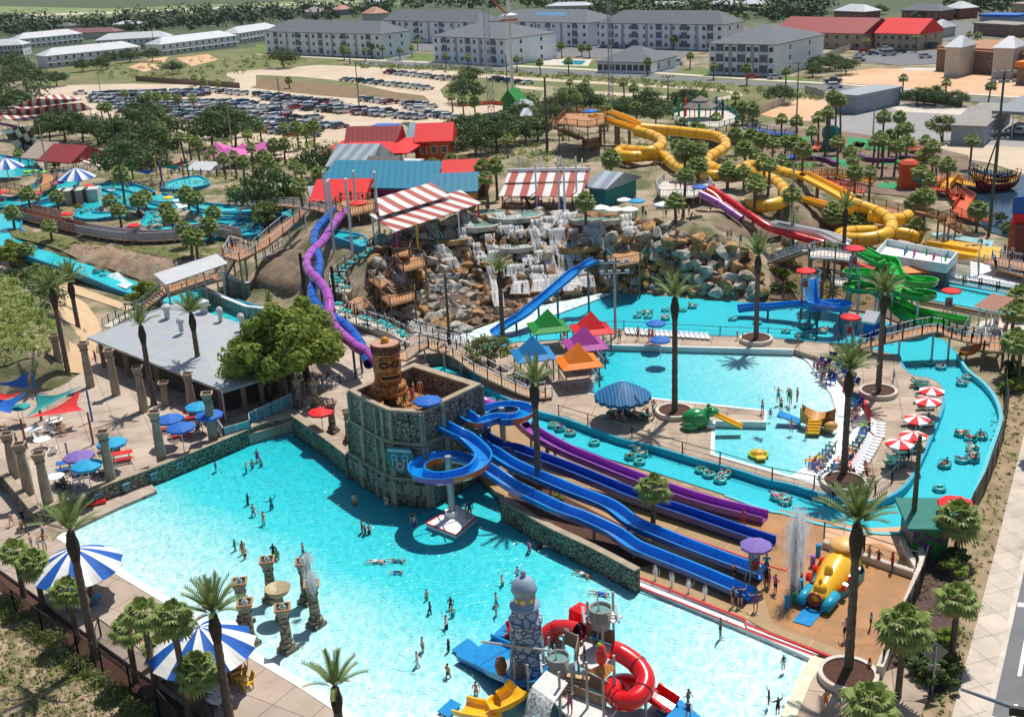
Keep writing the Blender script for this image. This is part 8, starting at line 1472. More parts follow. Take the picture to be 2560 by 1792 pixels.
tr(oak,1,1,[(60,100)],8,1.0,'dark round oak'); tr(lite,1,1,[(130,150),(290,170),(60,230)],6.5,1,'bright green tree')
for x,y,h,w_ in((705,880,8.5,1.15),(660,905,7,1.1),(760,850,7.5,1.0)):
 p=from_crown(x,y,h*.8); p.z=1.2; o=place(lite[0],p,rnd.random()*6,(h/8*w_,h/8*w_,h/8*1.3)); o['category']='tree'; reg(o,'broad light green tree','tree')
p=from_crown(1230,876,3.0); p.z=DK; o=place(lite[1],p,0,.75); o['category']='tree'; o['label']='small light green tree in a planter by the blue kiosk'
for c,r,pts,s in((3,3,[(1680,230),(1650,260),(1640,380),(1560,960),(1640,980),(1480,1170),(1470,1280),(1560,1300),(1420,1300),(1240,1130)],1.0),(3,2,[(2180,130),(2190,200),(2200,270),(2160,300),(2240,170)],.9),(0,1,[(1180,1100),(1240,1060),(380,1040),(430,1060),(120,870),(700,270)],.8),(2,2,[(400,1290),(290,1420),(60,320)],.7),(3,1,[(60,850),(130,900),(180,1000),(80,1000),(2070,370),(2140,440),(2200,420),(2150,480),(160,780)],1.1),(0,0,[(500,1500),(420,1480)],1)):
 for x,y in pts: p=G(*Zc(c,r,x,y)); p.z=max(p.z,0); o=place(shrub[rnd.random()<.5],p,rnd.random()*6,s*rnd.uniform(.8,1.3)); o['category']='shrub'; o['group']='clipped shrubs'; reg(o,'rounded green shrub','sh')
def scatter(name,px,n,size,lsz,mt,per=14,h=.6,seed=1,sq=.6):
 r_=random.Random(seed); mb=MB(); P=[G(*p) for p in px]; xs=[p.x for p in P]; ys=[p.y for p in P]; pl=[(p.x,p.y) for p in P]; k=0; tries=0
 while k<n and tries<n*12:
  tries+=1; x=r_.uniform(min(xs),max(xs)); y=r_.uniform(min(ys),max(ys))
  if not inpoly(x,y,pl): continue
  z=H(x,y); s=size*r_.uniform(.5,1.3); leafcloud(mb,[((x,y,z+s*h),s)],per,lsz,r_,sq,0); k+=1
 return tag(mb.build(name,mt),kind='stuff')
wd=M('woodland_leaf',(.13,.19,.07),.8,c2=(.06,.10,.045),scale=.06,detail=6)
wd2=M('woodland_leaf_dark',(.085,.13,.055),.8,c2=(.04,.07,.035),scale=.05,detail=6)
scatter('woodland',[(-250,0),(560,-22),(700,-30),(700,-60),(-300,-60)],420,8,2.2,wd2,26,.75,1,.8)
scatter('woodland',[(920,12),(1000,-12),(1800,-62),(2560,-100),(2640,-100),(2640,-75),(2000,-30),(1900,24),(1480,22),(1000,22)],620,7,1.9,wd,24,.7,2,.75)
scatter('woodland',[(-250,60),(60,50),(170,62),(640,30),(980,22),(960,44),(660,62),(380,82),(200,88),(-250,106)],430,6.5,1.5,wd2,30,.75,3,.8)
scatter('woodland',[(1480,20),(1900,22),(2060,24),(2060,42),(1900,50),(1480,46)],150,6,1.4,wd,26,.7,4,.75)
scatter('woodland',[(1950,15),(2070,12),(2070,50),(1930,56)],60,6,1.3,wd2,26,.7,5,.8); scatter('woodland',[(2350,20),(2640,5),(2640,30),(2380,44)],50,6,1.3,wd2,26,.7,6,.8)
scatter('undergrowth',[(-250,110),(30,112),(90,150),(120,230),(60,300),(-200,260)],110,4.5,.8,wd2,34,.7,7,.8)
scatter('undergrowth',[(200,175),(450,150),(640,142),(800,150),(640,178),(540,200),(300,205)],150,1.6,.4,leafO,16,.5,8)
scatter('undergrowth',[(880,158),(1130,168),(1900,222),(2060,235),(2060,255),(1900,240),(1280,190),(900,172)],330,1.5,.35,leafO,14,.5,9)
scatter('undergrowth',[(1280,245),(1500,255),(1700,268),(1900,270),(1890,330),(1700,300),(1400,270),(1270,310)],240,2.2,.4,leafD,22,.6,10)
scatter('undergrowth',[(1130,330),(1280,320),(1420,360),(1480,420),(1460,440),(1250,405),(1130,390)],150,1.1,.25,leafM,14,.5,11)
scatter('undergrowth',[(1700,330),(2000,345),(2330,380),(2380,450),(2150,470),(1900,400)],130,1.0,.25,leafM,14,.5,12)
scatter('undergrowth',[(500,290),(760,330),(950,400),(800,430),(640,450),(480,400)],170,1.5,.3,leafM,18,.5,13)
scatter('undergrowth',[(-60,650),(40,700),(100,780),(140,840),(110,900),(0,920),(-60,900)],420,.8,.16,leafM,20,.45,14); scatter('undergrowth',[(60,640),(120,700),(160,770),(130,820),(60,740)],70,1.6,.22,leafD,40,.6,15)
scatter('grass',[(-60,1470),(0,1490),(56,1540),(120,1600),(250,1700),(350,1770),(430,1850),(-60,1850)],900,.28,.09,M('tuft_green',(.20,.25,.05),.8,c2=(.10,.14,.03),scale=2),9,.4,16); scatter('undergrowth',[(0,1480),(60,1530),(130,1590),(250,1690),(350,1765),(430,1840),(400,1850),(240,1730),(100,1610),(0,1540)],90,.7,.11,leafO,60,.5,17)
scatter('grass',[(2500,920),(2590,900),(2560,1080),(2497,1342),(2400,1700),(2370,1850),(2280,1850),(2390,1600),(2440,1300)],420,.25,.09,MC['tuft_green'],8,.4,18)
scatter('grass',c1((60,440),(400,500),(1000,600),(1900,600),(1960,700),(1600,720),(1000,640),(400,640),(120,520)),320,.4,.12,leafO,8,.3,19)
scatter('undergrowth',[(200,430),(700,430),(760,480),(700,560),(300,520)],150,.9,.2,leafM,16,.5,21); scatter('undergrowth',[(1400,340),(1800,330),(2050,470),(2200,560),(2150,600),(1900,560),(1700,470),(1500,420)],260,.9,.2,leafM,16,.5,22)
scatter('undergrowth',[(150,300),(500,300),(640,400),(450,440),(150,400)],140,1.3,.26,leafD,20,.5,23); scatter('undergrowth',[(1950,600),(2100,640),(2200,760),(2100,770),(1960,750)],60,.9,.16,leafM,26,.5,24); scatter('undergrowth',[(250,800),(420,790),(560,760),(640,800),(560,830),(300,850)],50,.8,.16,leafO,20,.5,25)
scatter('undergrowth',[(2320,1420),(2380,1500),(2370,1600),(2290,1700),(2260,1600)],40,.35,.09,leafO,14,.4,20)
# ---------------- play structure in the pool
def q5(x,y,z): return W(1240+x/4.783,1480+y/4.783,z)
lmk(1480,1640,'the red slide playground'); lmk(1320,1600,'the toy lighthouse')
plk=M('plank_tan',(.33,.23,.17),.8,c2=(.20,.13,.09),scale=3); dkW=M('deck_white',(.62,.62,.60),.6,var=.1); pg=thing('water_playground',q5(1100,900,0),'water playground with white decks, plank panels, grey posts and tipping buckets','playground')
def pdeck(pts,z): P=[q5(x,y,z) for x,y in pts]; MB().prism([(p.x,p.y) for p in P],z-.2,z,bottom=True).build('deck_floor',dkW,pg); return P
def ppanel(a,b,z,h=1.15): 
 A=q5(*a,z);B=q5(*b,z); m=MB(); ribbon(m,[A,B],.08,.05,h); m.build('plank_panel',plk,pg)
U=pdeck([(930,650),(1060,515),(1420,640),(1400,820),(1240,960),(1000,860)],2.9); Lw=pdeck([(620,820),(900,880),(1000,1050),(1040,1230),(1300,1350),(1440,1400),(1300,1560),(900,1500),(770,1400),(560,1120)],1.6)
for a,b,z in(((1060,515),(1420,640),2.9),((930,650),(820,600),2.9),((820,620),(990,700),2.9),((990,700),(960,880),2.9),((630,650),(800,760),1.6),((1040,1100),(1420,1290),1.6),((940,1290),(1320,1440),1.2),((250,1080),(390,960),1.6)): ppanel(a,b,z)
for x,y,z0,z1 in((1110,720,0,5.6),(1225,780,0,5.4),(1410,600,0,5.6),(1285,900,0,5.2),(820,860,0,3.9),(990,880,0,4.0),(545,990,0,3.6),(390,1160,0,3.5),(230,1080,0,3.6),(770,1400,0,4.4),(915,1250,0,4.2),(1050,1200,0,3.4),(1095,1380,0,5.0),(1290,1500,0,5.0),(1420,1300,0,5.0),(640,780,0,3.2),(1055,500,0,4.0),(945,640,0,4.0),(860,1150,0,2.5)):
 p=q5(x,y,z0+1.6); MB().cyl((p.x,p.y,0),(p.x,p.y,z1),.09,.09,8).build('steel_post',steel,pg); 
m=MB()
for i in range(6): p=q5(980-8*i,1010+38*i,2.7-.2*i); m.box(p,(1.5,.36,.08),rz=-.35)
m.build('stair_treads',M('tread_tan',(.55,.38,.2),.7),pg)
a_=[q5(x,y,z) for x,y,z in((430,1120,3.3),(600,930,3.3),(860,1080,3.3),(700,1310,3.0))]; MB().add(a_+[p-Vector((0,0,.1)) for p in a_],[(0,1,2,3),(7,6,5,4),(0,4,5,1),(1,5,6,2),(2,6,7,3),(3,7,4,0)]).build('white_roof_sheet',dkW,pg)
sh=thing('sheet_waterfall',q5(500,1300,0),'spray of water pouring off the white playground roof','waterfall'); m=MB(); A=a_[3];B=a_[0]
m.loft([[A.lerp(B,t)+Vector((-.25*k*.6,-.5*k*.6,-.33*k*k*.28)) for t in(0,.2,.4,.6,.8,1)] for k in range(7)],False,0); m.build('water_sheet',fm,sh)
for x,y,z,s,l in((1250,280,5.2,1.0,'upper'),(745,860,3.2,.98,'lower')):
 p=q5(x,y,z); r_=thing('tipping_bucket',p,f'big round plank tipping bucket full of water, the {l} of two on the playground','bucket','tipping buckets'); MB().lathe(p,[(.62*s,-.85),(.78*s,.65),(.70*s,.65),(.68*s,.4)],18).build('bucket_body',M('bucket_wood',(.40,.38,.33),.6,c2=(.24,.22,.19),scale=5),r_,smooth=True); MB().lathe(p,[(.70*s,.42),(0,.42)],18).build('water',bas,r_); MB().torus(p+Vector((0,0,-.3)),.68*s,.03,18,5).build('hoop',steel,r_); MB().cyl(p+Vector((-1.1,0,0)),p+Vector((1.1,0,0)),.07,.07,7).build('axle',steel,r_); MB().cyl(p+Vector((-.2,0,1.5)),p+Vector((-.1,0,.4)),.05,.08,6).build('water_jet',foam,r_)
 MB().beam(p+Vector((-1.1,-1,.1)),p+Vector((-1.1,1,.1)),.14,.14).build('beam',steel,r_); MB().beam(p+Vector((1.1,-1,.1)),p+Vector((1.1,1,.1)),.14,.14).build('beam',steel,r_)
p=[q5(x,y,5.0) for x,y in((1320,190),(1515,285),(1400,365),(1290,290))]; MB().prism([(v.x,v.y) for v in p],4.9,5.0,bottom=True).build('top_board',dkW,pg)
sb=M('toy_stone_blue',(.34,.43,.54),.6,c2=(.22,.30,.40),scale=1.2); L0=q5(380,850,1.9); lh=thing('toy_lighthouse',L0,'grey blue cartoon stone lighthouse with yellow round windows in the near pool','toy lighthouse')
MB().lathe(L0,[(1.25,-.3),(1.2,0),(1.05,2.6),(.95,3.3)],24).build('lower_tower',stonemat('toy_stone',(.46,.55,.66),(.32,.40,.50),1.6,1.5,(.10,.14,.20)),lh,smooth=True); MB().lathe(L0,[(1.12,3.3),(1.12,3.55),(.92,3.6),(.88,4.4)],24).build('middle_tower',MC['toy_stone'],lh,smooth=True); MB().lathe(L0,[(1.0,4.4),(1.0,4.6),(.68,4.65),(.66,5.5)],24).build('lamp_room',sb,lh,smooth=True); MB().lathe(L0,[(.8,5.5),(.88,5.65),(.8,5.95),(.62,6.35),(.3,6.6),(.12,6.65),(.2,6.85),(.12,7.05),(0,7.1)],24).build('dome',M('toy_dome',(.30,.40,.50),.5,var=.1),lh,smooth=True)
for a in(-140,-100,-50,0): MB().cyl(L0+Vector((.6*math.cos(R(a)),.6*math.sin(R(a)),5.08)),L0+Vector((.72*math.cos(R(a)),.72*math.sin(R(a)),5.08)),.18,.18,10).build('round_window',M('window_yellow',(.85,.65,.1),.5),lh)
MB().box(L0+Vector((0,0,-.4)),(2.9,2.9,.15),rz=.4).build('platform',steel,lh); [MB().cyl(L0+Vector((x,y,-1.9)),L0+Vector((x,y,-.4)),.09,.09,7).build('post',steel,lh) for x in(-1.2,1.2) for y in(-1.2,1.2)]
rw_=q5(1260,930,4.7); rf=thing('playground_hut_roof',rw_,'orange plank pyramid roof with a plain red bird figure on the playground','roof'); P=[q5(x,y,4.7) for x,y in((1090,935),(1300,1045),(1435,890),(1300,840))]; ap=q5(1260,860,5.3); MB().add(P+[ap],[(0,1,4),(1,2,4),(2,3,4),(3,0,4)]).build('roof_planks',stripes('roof_orange_plank',(.50,.17,.03),(.62,.26,.06),R(30),.3),rf)
b=ap; m=MB(); m.sphere(b+Vector((0,0,.55)),.42,10,7,0,(1,.9,1.35)); m.sphere(b+Vector((0,-.1,1.2)),.28,10,6); m.build('bird_body',redS,rf,smooth=True); MB().sphere(b+Vector((-.1,-.12,1.48)),.15,8,5).build('bird_crest',PLC['lime'],rf,smooth=True)
slide('tube_slide','glossy red tube slide spiralling off the playground platform',[q5(1380,680,3.9),q5(1480,720,3.7),q5(1610,800,3.5),q5(1730,910,3.3),q5(1790,1050,3.05),q5(1750,1190,2.8),q5(1630,1290,2.6),q5(1490,1290,2.4),q5(1400,1210,2.2),q5(1420,1110,2.0),q5(1560,1080,1.8),q5(1700,1130,1.6),q5(1800,1200,1.35),q5(1860,1240,1.2)],'tube',.62,0,[redS,redD],ring=2.0,supports=(.3,.62,.85),n=14,sr=.1)
slide('open_slide','red open end trough of the spiralling tube',[q5(1850,1240,.75),q5(1960,1310,.55),q5(2100,1400,.35)],'open',1.5,.65,[redS,redS]); slide('tube_slide','glossy red tube slide curving behind the toy lighthouse',[q5(1000,470,3.9),q5(910,440,3.7),q5(800,430,3.4),q5(690,450,3.1),q5(590,520,2.7),q5(500,590,2.2),q5(400,570,1.6),q5(300,500,1.1),q5(220,470,.8)],'tube',.6,0,[redS,redD],ring=2.2,supports=(.4,),n=14,sr=.1); slide('open_slide','red open mouth of the slide behind the lighthouse',[q5(240,470,.55),q5(130,500,.35)],'open',1.5,.5,[redS,redS])
MB().lathe(q5(1020,400,3.0),[(.9,0),(.8,1.4),(0,1.6)],4).build('slide_hood',redS,pg)
slide('open_slide','yellow curved slide leaving the white roof sheet',[q5(310,1160,2.2),q5(220,1270,1.8),q5(60,1370,1.4),W(*Zc(1,3,2200,1530),1.0),W(*Zc(1,3,2080,1590),.7),W(*Zc(1,3,1950,1580),.5),W(*Zc(1,3,1830,1550),.35)],'open',1.5,.6,[yelS,yelS])
slide('open_slide','wide bright blue slide beside the toy lighthouse',[q5(560,830,2.0),q5(400,950,1.5),q5(200,900,.9),q5(0,800,.45),W(*Zc(1,3,1950,1000),.25)],'box',3.2,.4,[M('slide_sky_blue',(.01,.25,.58),.25,spec=.6),blueS])
for pts,l in(([(1750,1000),(1890,900),(2010,990),(1850,1085)],'blue wet mat at the end of the wide slide'),([(2120,870),(2220,770),(2290,800),(2240,890)],'blue wet mat at the red slide mouth'),([(1620,1550),(1740,1440),(1830,1490),(1720,1607)],'blue wet mat at the yellow slide end')): P=[W(*Zc(1,3,x,y),.26) for x,y in pts]; r_=thing('landing_mat',P[0],l,'mat','blue landing mats'); MB().prism([(p.x,p.y) for p in P],.18,.26).build('mat',MC['slide_sky_blue'],r_)
g=W(*Zc(2,3,1500,1590),.26); r_=thing('landing_mat',g,'blue wet mat by the red trough at the bottom edge','mat'); MB().box(g,(2,2.4,.08),rz=.5).build('mat',MC['slide_sky_blue'],r_)
g=q5(58,880,2.6); r_=thing('hanging_barrel',g,'brown barrel hanging on a grey boom','barrel'); MB().lathe(g,[(.3,-.55),(.42,0),(.3,.55),(0,.56)],14).build('barrel_body',M('barrel_wood',(.22,.09,.04),.6,var=.3,scale=5),r_,smooth=True); MB().beam(g+Vector((-1.2,.8,1.4)),g+Vector((3.2,-.6,1.4)),.12,.12).build('boom',steel,r_); MB().cyl(g+Vector((0,0,.5)),g+Vector((0,0,1.4)),.02,.02,5).build('rope_line',steel,r_)
g=W(*Zc(2,2,1640,600),DK); fs=thing('frog_slide',g,'big green frog slide with yellow tongue at the toddler pool','frog slide'); gp=shiny('frog_green',(.01,.25,.06)); m=MB(); m.sphere(g+Vector((0,0,.9)),1.15,16,10,0,(1.25,.9,.95)); m.sphere(g+Vector((1.5,.1,1.55)),.7,14,9,0,(1.2,1,.7)); m.build('body',gp,fs,smooth=True)
for y in(-.35,.45): MB().sphere(g+Vector((1.35,y,2.05)),.24,10,6).build('eye',gp,fs,smooth=True); MB().sphere(g+Vector((-.6,y*2.3,.45)),.55,10,6,0,(1.4,.8,1)).build('thigh',gp,fs,smooth=True); MB().sphere(g+Vector((1.4,y*1.6,.3)),.4,10,6,0,(1.3,.7,.8)).build('foot',whS,fs,smooth=True)
m=MB(); flume(m,[g+Vector((1.7,-.1,1.35)),g+Vector((2.7,-.35,.8)),g+Vector((3.8,-.7,.3)),g+Vector((4.4,-.85,.05))],.7,.25); m.build('tongue_slide',[yelS,yelS],fs); m=MB()
for i in range(9): a=.5*i; m.sphere(g+Vector((.2+.5*math.cos(a*2),-.55-.28*abs(math.sin(i)),1.35+.3*math.sin(i*1.7))),.09,6,4)
m.build('white_spot_markings',whS,fs,smooth=True)
A,B=W(*Zc(3,2,290,560),.4),W(*Zc(3,2,590,600),.4); r_=thing('toy_ship_slide',A,'small tan and brown wooden-look ship slide with blue ramp on the white beach','toy ship'); sd=Vector((-(B-A).y,(B-A).x,0)).normalized(); tn=M('ship_tan',(.60,.30,.07),.5,var=.15); bn=M('ship_brown',(.30,.11,.03),.5,var=.15); rings=[]
for i in range(11): t=i/10; s=math.sin(math.pi*min(.97,max(.05,t)))**.5; p=A.lerp(B,t); z=1.0+.9*(2*t-1)**2; rings.append([p+sd*1.1*s+Vector((0,0,z)),p+sd*.8*s+Vector((0,0,.2)),p-sd*.8*s+Vector((0,0,.2)),p-sd*1.1*s+Vector((0,0,z))])
m=MB(); m.loft(rings,False,0,mf=lambda k,i:1 if k>6 else 0); m.loft([[q[0],q[0].lerp(q[3],.5)-Vector((0,0,.5)),q[3]] for q in rings[1:8]],False,0); m.build('hull',[tn,bn],r_); MB().box(A+Vector((-1.0,.4,.45)),(2.4,1.3,.15),rz=-.4,tilt=Matrix.Rotation(R(18),3,'Y')).build('blue_ramp',MC['slide_sky_blue'],r_); m=MB()
for i in range(5): m.box(A.lerp(B,.5)-sd*(1.1+.28*i)+Vector((0,0,.9-.2*i)),(1.3,.3,.2),rz=-.2)
m.build('stair_treads',yelS,r_); MB().sphere(A.lerp(B,.95)-sd*.9+Vector((0,0,.5)),.6,10,6,0,(1.2,1,.8)).build('rock_base',tn,r_,smooth=True)
g=W(*Zc(2,2,2200,840),.3); r_=thing('turtle_toy',g,'yellow and brown turtle float toy in the toddler pool','turtle toy'); MB().sphere(g+Vector((0,0,.1)),.8,16,8,0,(1,.8,.5)).build('shell',M('turtle_shell',(.75,.42,.02),.4,c2=(.40,.16,.02),scale=3,contrast=(.4,.45)),r_,smooth=True); MB().box(g+Vector((0,-1,.1)),(.9,.7,.2)).build('head_ramp',yelS,r_); MB().torus(g,.85,.14,18,6).build('green_rim',PLC['lime'],r_,smooth=True)
A,B=W(*Zc(3,3,420,630),.62),W(*Zc(3,3,740,230),.62); ps=thing('yellow_play_boat',A,'long yellow and blue sea creature boat with a sombrero-shaped lid on the orange splash pad','play boat'); d=(B-A).normalized(); sd=Vector((-d.y,d.x,0)); rings=[];Lh=(B-A).length; cy=M('toy_cyan',(.01,.33,.50),.35,var=.1)
for t,w_,h in((0,.5,.7),(.08,.75,.9),(.25,.95,1.3),(.5,1.35,1.8),(.7,1.45,2.1),(.88,1.1,1.8),(1,.4,.9)): p=A.lerp(B,t); rings.append([p+sd*w_*math.cos(R(a))+Vector((0,0,.35+h*.95*max(-.15,math.sin(R(a))))) for a in range(0,360,24)])
m=MB(); m.loft(rings,True,0,caps=True); m.build('body',yelS,ps,smooth=True); m=MB(); m.loft([[p+(p-A.lerp(B,.5)).normalized()*0+sd*s*w_ +Vector((0,0,z)) for s,z in((1.12,.75),(1.12,0),(-1.12,0),(-1.12,.75))] for p,w_ in[(A.lerp(B,t),w) for t,w in((.02,.8),(.25,1.05),(.5,1.45),(.75,1.5),(1,.6))]],False,0,caps=False); m.build('cyan_hull',cy,ps)
for s in(-1,1): MB().cyl(A+sd*s*.95+Vector((0,0,.5))-d*.5,A+sd*s*.95+Vector((0,0,.55))+d*1.4,.38,.42,12).build('cyan_drum',cy,ps,smooth=True); [MB().cyl(A.lerp(B,t)-sd*1.2*(1 if s<0 else -1)+Vector((0,0,1.0)),A.lerp(B,t)-sd*1.5*(1 if s<0 else -1)+Vector((0,0,.95)),.34,.34,12).build('red_porthole',redS,ps) for t in(.3,.48,.66)]
hc=A.lerp(B,.78)+Vector((0,0,2.2)); MB().lathe(hc,[(.75,-.5),(.8,0),(1.15,.15),(1.1,.3),(.4,.55),(0,.6)],22).build('hat_lid',M('hat_peach',(.78,.45,.14),.45,var=.08),ps,smooth=True); hs=A.lerp(B,.12)+Vector((0,0,1.2)); m=MB(); m.sphere(hs,.5,12,8,0,(1,1,.9)); m.lathe(A.lerp(B,.34)+Vector((0,0,1.6)),[(.35,0),(.3,.5),(.0,.7)],8); m.lathe(hs,[(.2,.3),(.12,.7),(0,.8)],6); m.build('snout',yelS,ps,smooth=True); MB().torus(A+Vector((0,0,.75))-d*.15,.45,.13,16,7,normal=d).build('mouth_ring',redD,ps,smooth=True); MB().box(A-d*1.4+Vector((0,0,.03)),(2.2,1.3,.05),rz=math.atan2(d.y,d.x)).build('blue_mat',MC['slide_sky_blue'],ps)
lmk(2080,1420,'the yellow play boat'); lmk(1600,1080,'the frog slide'); lmk(2000,1070,'the toy ship'); lmk(1480,1190,'the long purple slide'); lmk(1750,1120,'the lower river reach'); lmk(2400,1120,'the outer river bend'); lmk(1880,1450,'the blue slide ends'); lmk(1560,760,'the waterfall pool'); lmk(1700,845,'the white chair row'); lmk(2350,940,'the footbridge'); lmk(60,1290,'the planter wall corner'); lmk(250,1200,'the red rescue board'); lmk(1900,1700,'the white shallow corner'); lmk(1050,1450,'the open middle of the wave pool'); lmk(780,1180,'the deep end')
sprM=bpy.data.materials.new('spray_white'); sprM.use_nodes=True; sprM.node_tree.nodes['Principled BSDF'].inputs['Base Color'].default_value=(.9,.92,.93,1); sprM.node_tree.nodes['Principled BSDF'].inputs['Alpha'].default_value=.33; glow(sprM,.5)
def jet(px,py,z,h,w,lab,n=160,cat='water jet',dx=0):
 g=W(px,py,z); r_=thing('water_spray',g,lab,cat,'water jets on the splash pad'); m=MB(); r0=random.Random(int(px)); 
 for _ in range(n):
  t=r0.random(); a=r0.random()*6.3; q=w*(.1+.6*t**.8)*abs(r0.gauss(0,.62)); t*=r0.uniform(.75,1.08); s=r0.uniform(.025,.07); c=g+Vector((q*math.cos(a)+dx*t,q*math.sin(a),h*t)); m.lathe2(c,[(0,-7*s),(s*.42,-2*s),(s*.38,2*s),(0,7*s)],4,0,(1,1,1))
 m.build('droplets',sprM,r_)
 return r_
jet(1984,1490,.6,7.0,1.25,'tall white water spray beside the yellow play boat',2600); jet(2000,1450,.6,5.8,1.0,'second tall spray column at the splash pad',1200); jet(2107,1370,.6,3.4,.25,'thin spray behind the striped palm trunk',90); jet(1640,1448,.6,1.0,.35,'small ground jet near the stone wall end',60); jet(1680,1465,.6,1.0,.35,'second small ground jet along the blue slide',60); jet(1722,1480,.6,.9,.35,'third small ground jet along the blue slide',60); jet(1762,1496,.6,.9,.35,'fourth small ground jet along the blue slide',50)
jet(782,1480,3.3,1.8,.8,'misty plume on the rear fountain pillar',420); jet(772,1420,3.5,1.2,.7,'mist over the hidden fountain pillar',260)
for x,y,c in((170,610,'sky'),(232,575,'green'),(290,455,'sky'),(225,510,'navy'),(398,240,'purple'),(447,140,'sky'),(285,400,'red')): g=W(*Zc(3,3,x,y+20),.6); r_=thing('spray_post',g,f'{c} stubby spray post on the splash pad','spray post'); MB().cyl(g,g+Vector((0,0,.85)),.2,.2,10).build('body',PLC[c],r_); MB().lathe(g+Vector((0,0,.85)),[(.2,0),(.24,.04),(.14,.14),(0,.15)],10).build('nozzle_cap',PLC[c],r_); reg(r_,f'{c} stubby spray post','sp')
g=W(*Zc(0,2,840,1285),.45); r_=thing('rescue_board',g,'bright red rescue board lying on the pool walk','rescue board'); MB().box(g+Vector((0,0,.1)),(2.1,.5,.22),rz=.42).build('board_body',redS,r_); [MB().box(g+Vector((x*math.cos(.42),x*math.sin(.42),.1)),(.08,.56,.26),rz=.42).build('strap',redD,r_) for x in(-.6,0,.6)]
# ---------------- chairs
dl=[(3,2,x,y) for x,y in((1380,255),(1400,290),(1380,380),(1420,410),(1400,440),(1270,580),(1330,595),(1400,585),(1200,800),(1170,850),(1130,900),(1140,935),(1100,960),(1240,830),(1280,790),(1350,215),(1340,240))]
for c,r,x,y in dl: p=W(*Zc(c,r,x,y),DK); chair(1,'teal',p,R(80)+rnd.uniform(-.15,.15))
arc=[(470,170),(500,130),(520,200),(560,210),(580,50),(600,90),(640,130),(660,160),(690,200),(540,20),(570,20),(620,70),(740,210),(770,250),(480,100),(450,60),(520,80),(740,390),(770,400),(800,430),(740,470),(780,480),(860,610),(880,640),(850,680),(830,720),(800,770),(770,800),(740,850),(720,880),(700,910),(640,930),(610,970),(580,1000),(550,1030),(520,1060),(500,1080),(560,800),(530,840),(500,870),(470,900),(440,930),(410,960),(380,930)]
for i,(x,y) in enumerate(arc): p=W(*Zc(3,2,x,y),.3); chair(0,rnd.choice(['teal','teal','blue','lime','orange','teal','blue','navy']),p,R(-60 if y<450 else 235)+rnd.uniform(-.2,.2),1.15)
for i in range(17):
 t=i/16; x,y=(955-60*max(0,t-.25)**1.2*4.2,580+430*t) if True else (0,0); p=W(*Zc(3,2,x if t>.3 else 975,y),DK); chair(1,'white',p,R(60-40*t),.8)
for i in range(17): p=W(1568+12.5*i,834+.8*i,DK); chair(1,'white',p,R(5),.75,prep='on')
for x,y in((880,500),(930,500),(970,490),(1030,500),(1080,510),(1150,520),(1200,530),(1000,470)): p=W(*Zc(2,2,x,y),DK); chair(1,'teal',p,R(170)+rnd.uniform(-.2,.2),1.0)
for x,y,c in((560,560,'sky'),(620,600,'sky'),(700,640,'white'),(680,600,'sky'),(760,620,'sky'),(820,600,'sky'),(1390,1140,'white'),(1540,1290,'white'),(1900,1350,'white'),(1920,1400,'white'),(1900,1470,'white'),(1960,1500,'white'),(1640,1310,'white'),(2060,1260,'teal'),(1500,1190,'white'),(1850,1280,'blue')): chair(1,c,W(*Zc(0,3,x,y),.32),R(150)+rnd.uniform(-.3,.3),1.0)
for x,y,c in((2150,1290,'yellow'),(2210,1340,'yellow'),(2100,1260,'orange'),(2040,1220,'green')): chair(0,c,W(*Zc(0,3,x,y),.32),R(-60),1.1)
for x,y,c in((890,1400,'blue'),(930,1400,'blue'),(965,1400,'blue')): chair(0,c,G(*Zc(0,0,x,y)),0,1.6)
# ---------------- people
def seatsnear(n,c,r,x0,y0,x1,y1,z): 
 for _ in range(n): rperson('sit',W(*Zc(c,r,rnd.uniform(x0,x1),rnd.uniform(y0,y1)),z),where='sitting')
wp=[(1,2,15,870),(1,2,45,910),(1,2,140,1290),(1,2,70,1430),(1,2,880,1250),(1,2,1165,1260),(1,2,950,1500),(1,2,1010,1510),(1,2,975,1520),(1,2,1400,1400),(1,2,1410,1440),(0,2,1930,960),(0,2,2200,970),(0,2,2255,930),(0,2,2215,1250),(0,2,2265,1350),(1,3,160,140),(1,3,190,160),(1,3,420,110),(1,3,450,200),(1,3,2200,390),(1,3,1525,520),(1,3,1555,640),(1,3,1740,600),(1,3,1755,670),(1,3,1700,770),(1,3,2145,570),(1,3,2145,660),(1,3,1490,980),(1,3,1720,980),(1,3,1440,1110),(1,3,1715,1210),(1,3,1965,1360),(0,3,2100,80),(0,3,2170,110),(0,3,2190,150),(2,3,50,340),(2,3,155,100),(2,3,1860,860),(2,3,1575,1480),(2,3,1575,1590)]
for c,r,x,y in wp: rperson(rnd.choice(['stand','arms','walk']),W(*Zc(c,r,x,y+25),.2),sink=rnd.uniform(.55,.8) if not(c==2 and x>1000) else .15,where='wading',s=rnd.uniform(.85,1.05))
for c,r,x,y,a in((1,3,1080,215,80),(1,3,1260,205,80),(1,3,1260,310,80),(2,3,640,330,50),(2,3,790,500,70),(2,3,270,80,-90),(2,3,60,410,60),(2,2,2200,700,45)): rperson('swim',W(*Zc(c,r,x,y),.22),R(a),where='swimming')
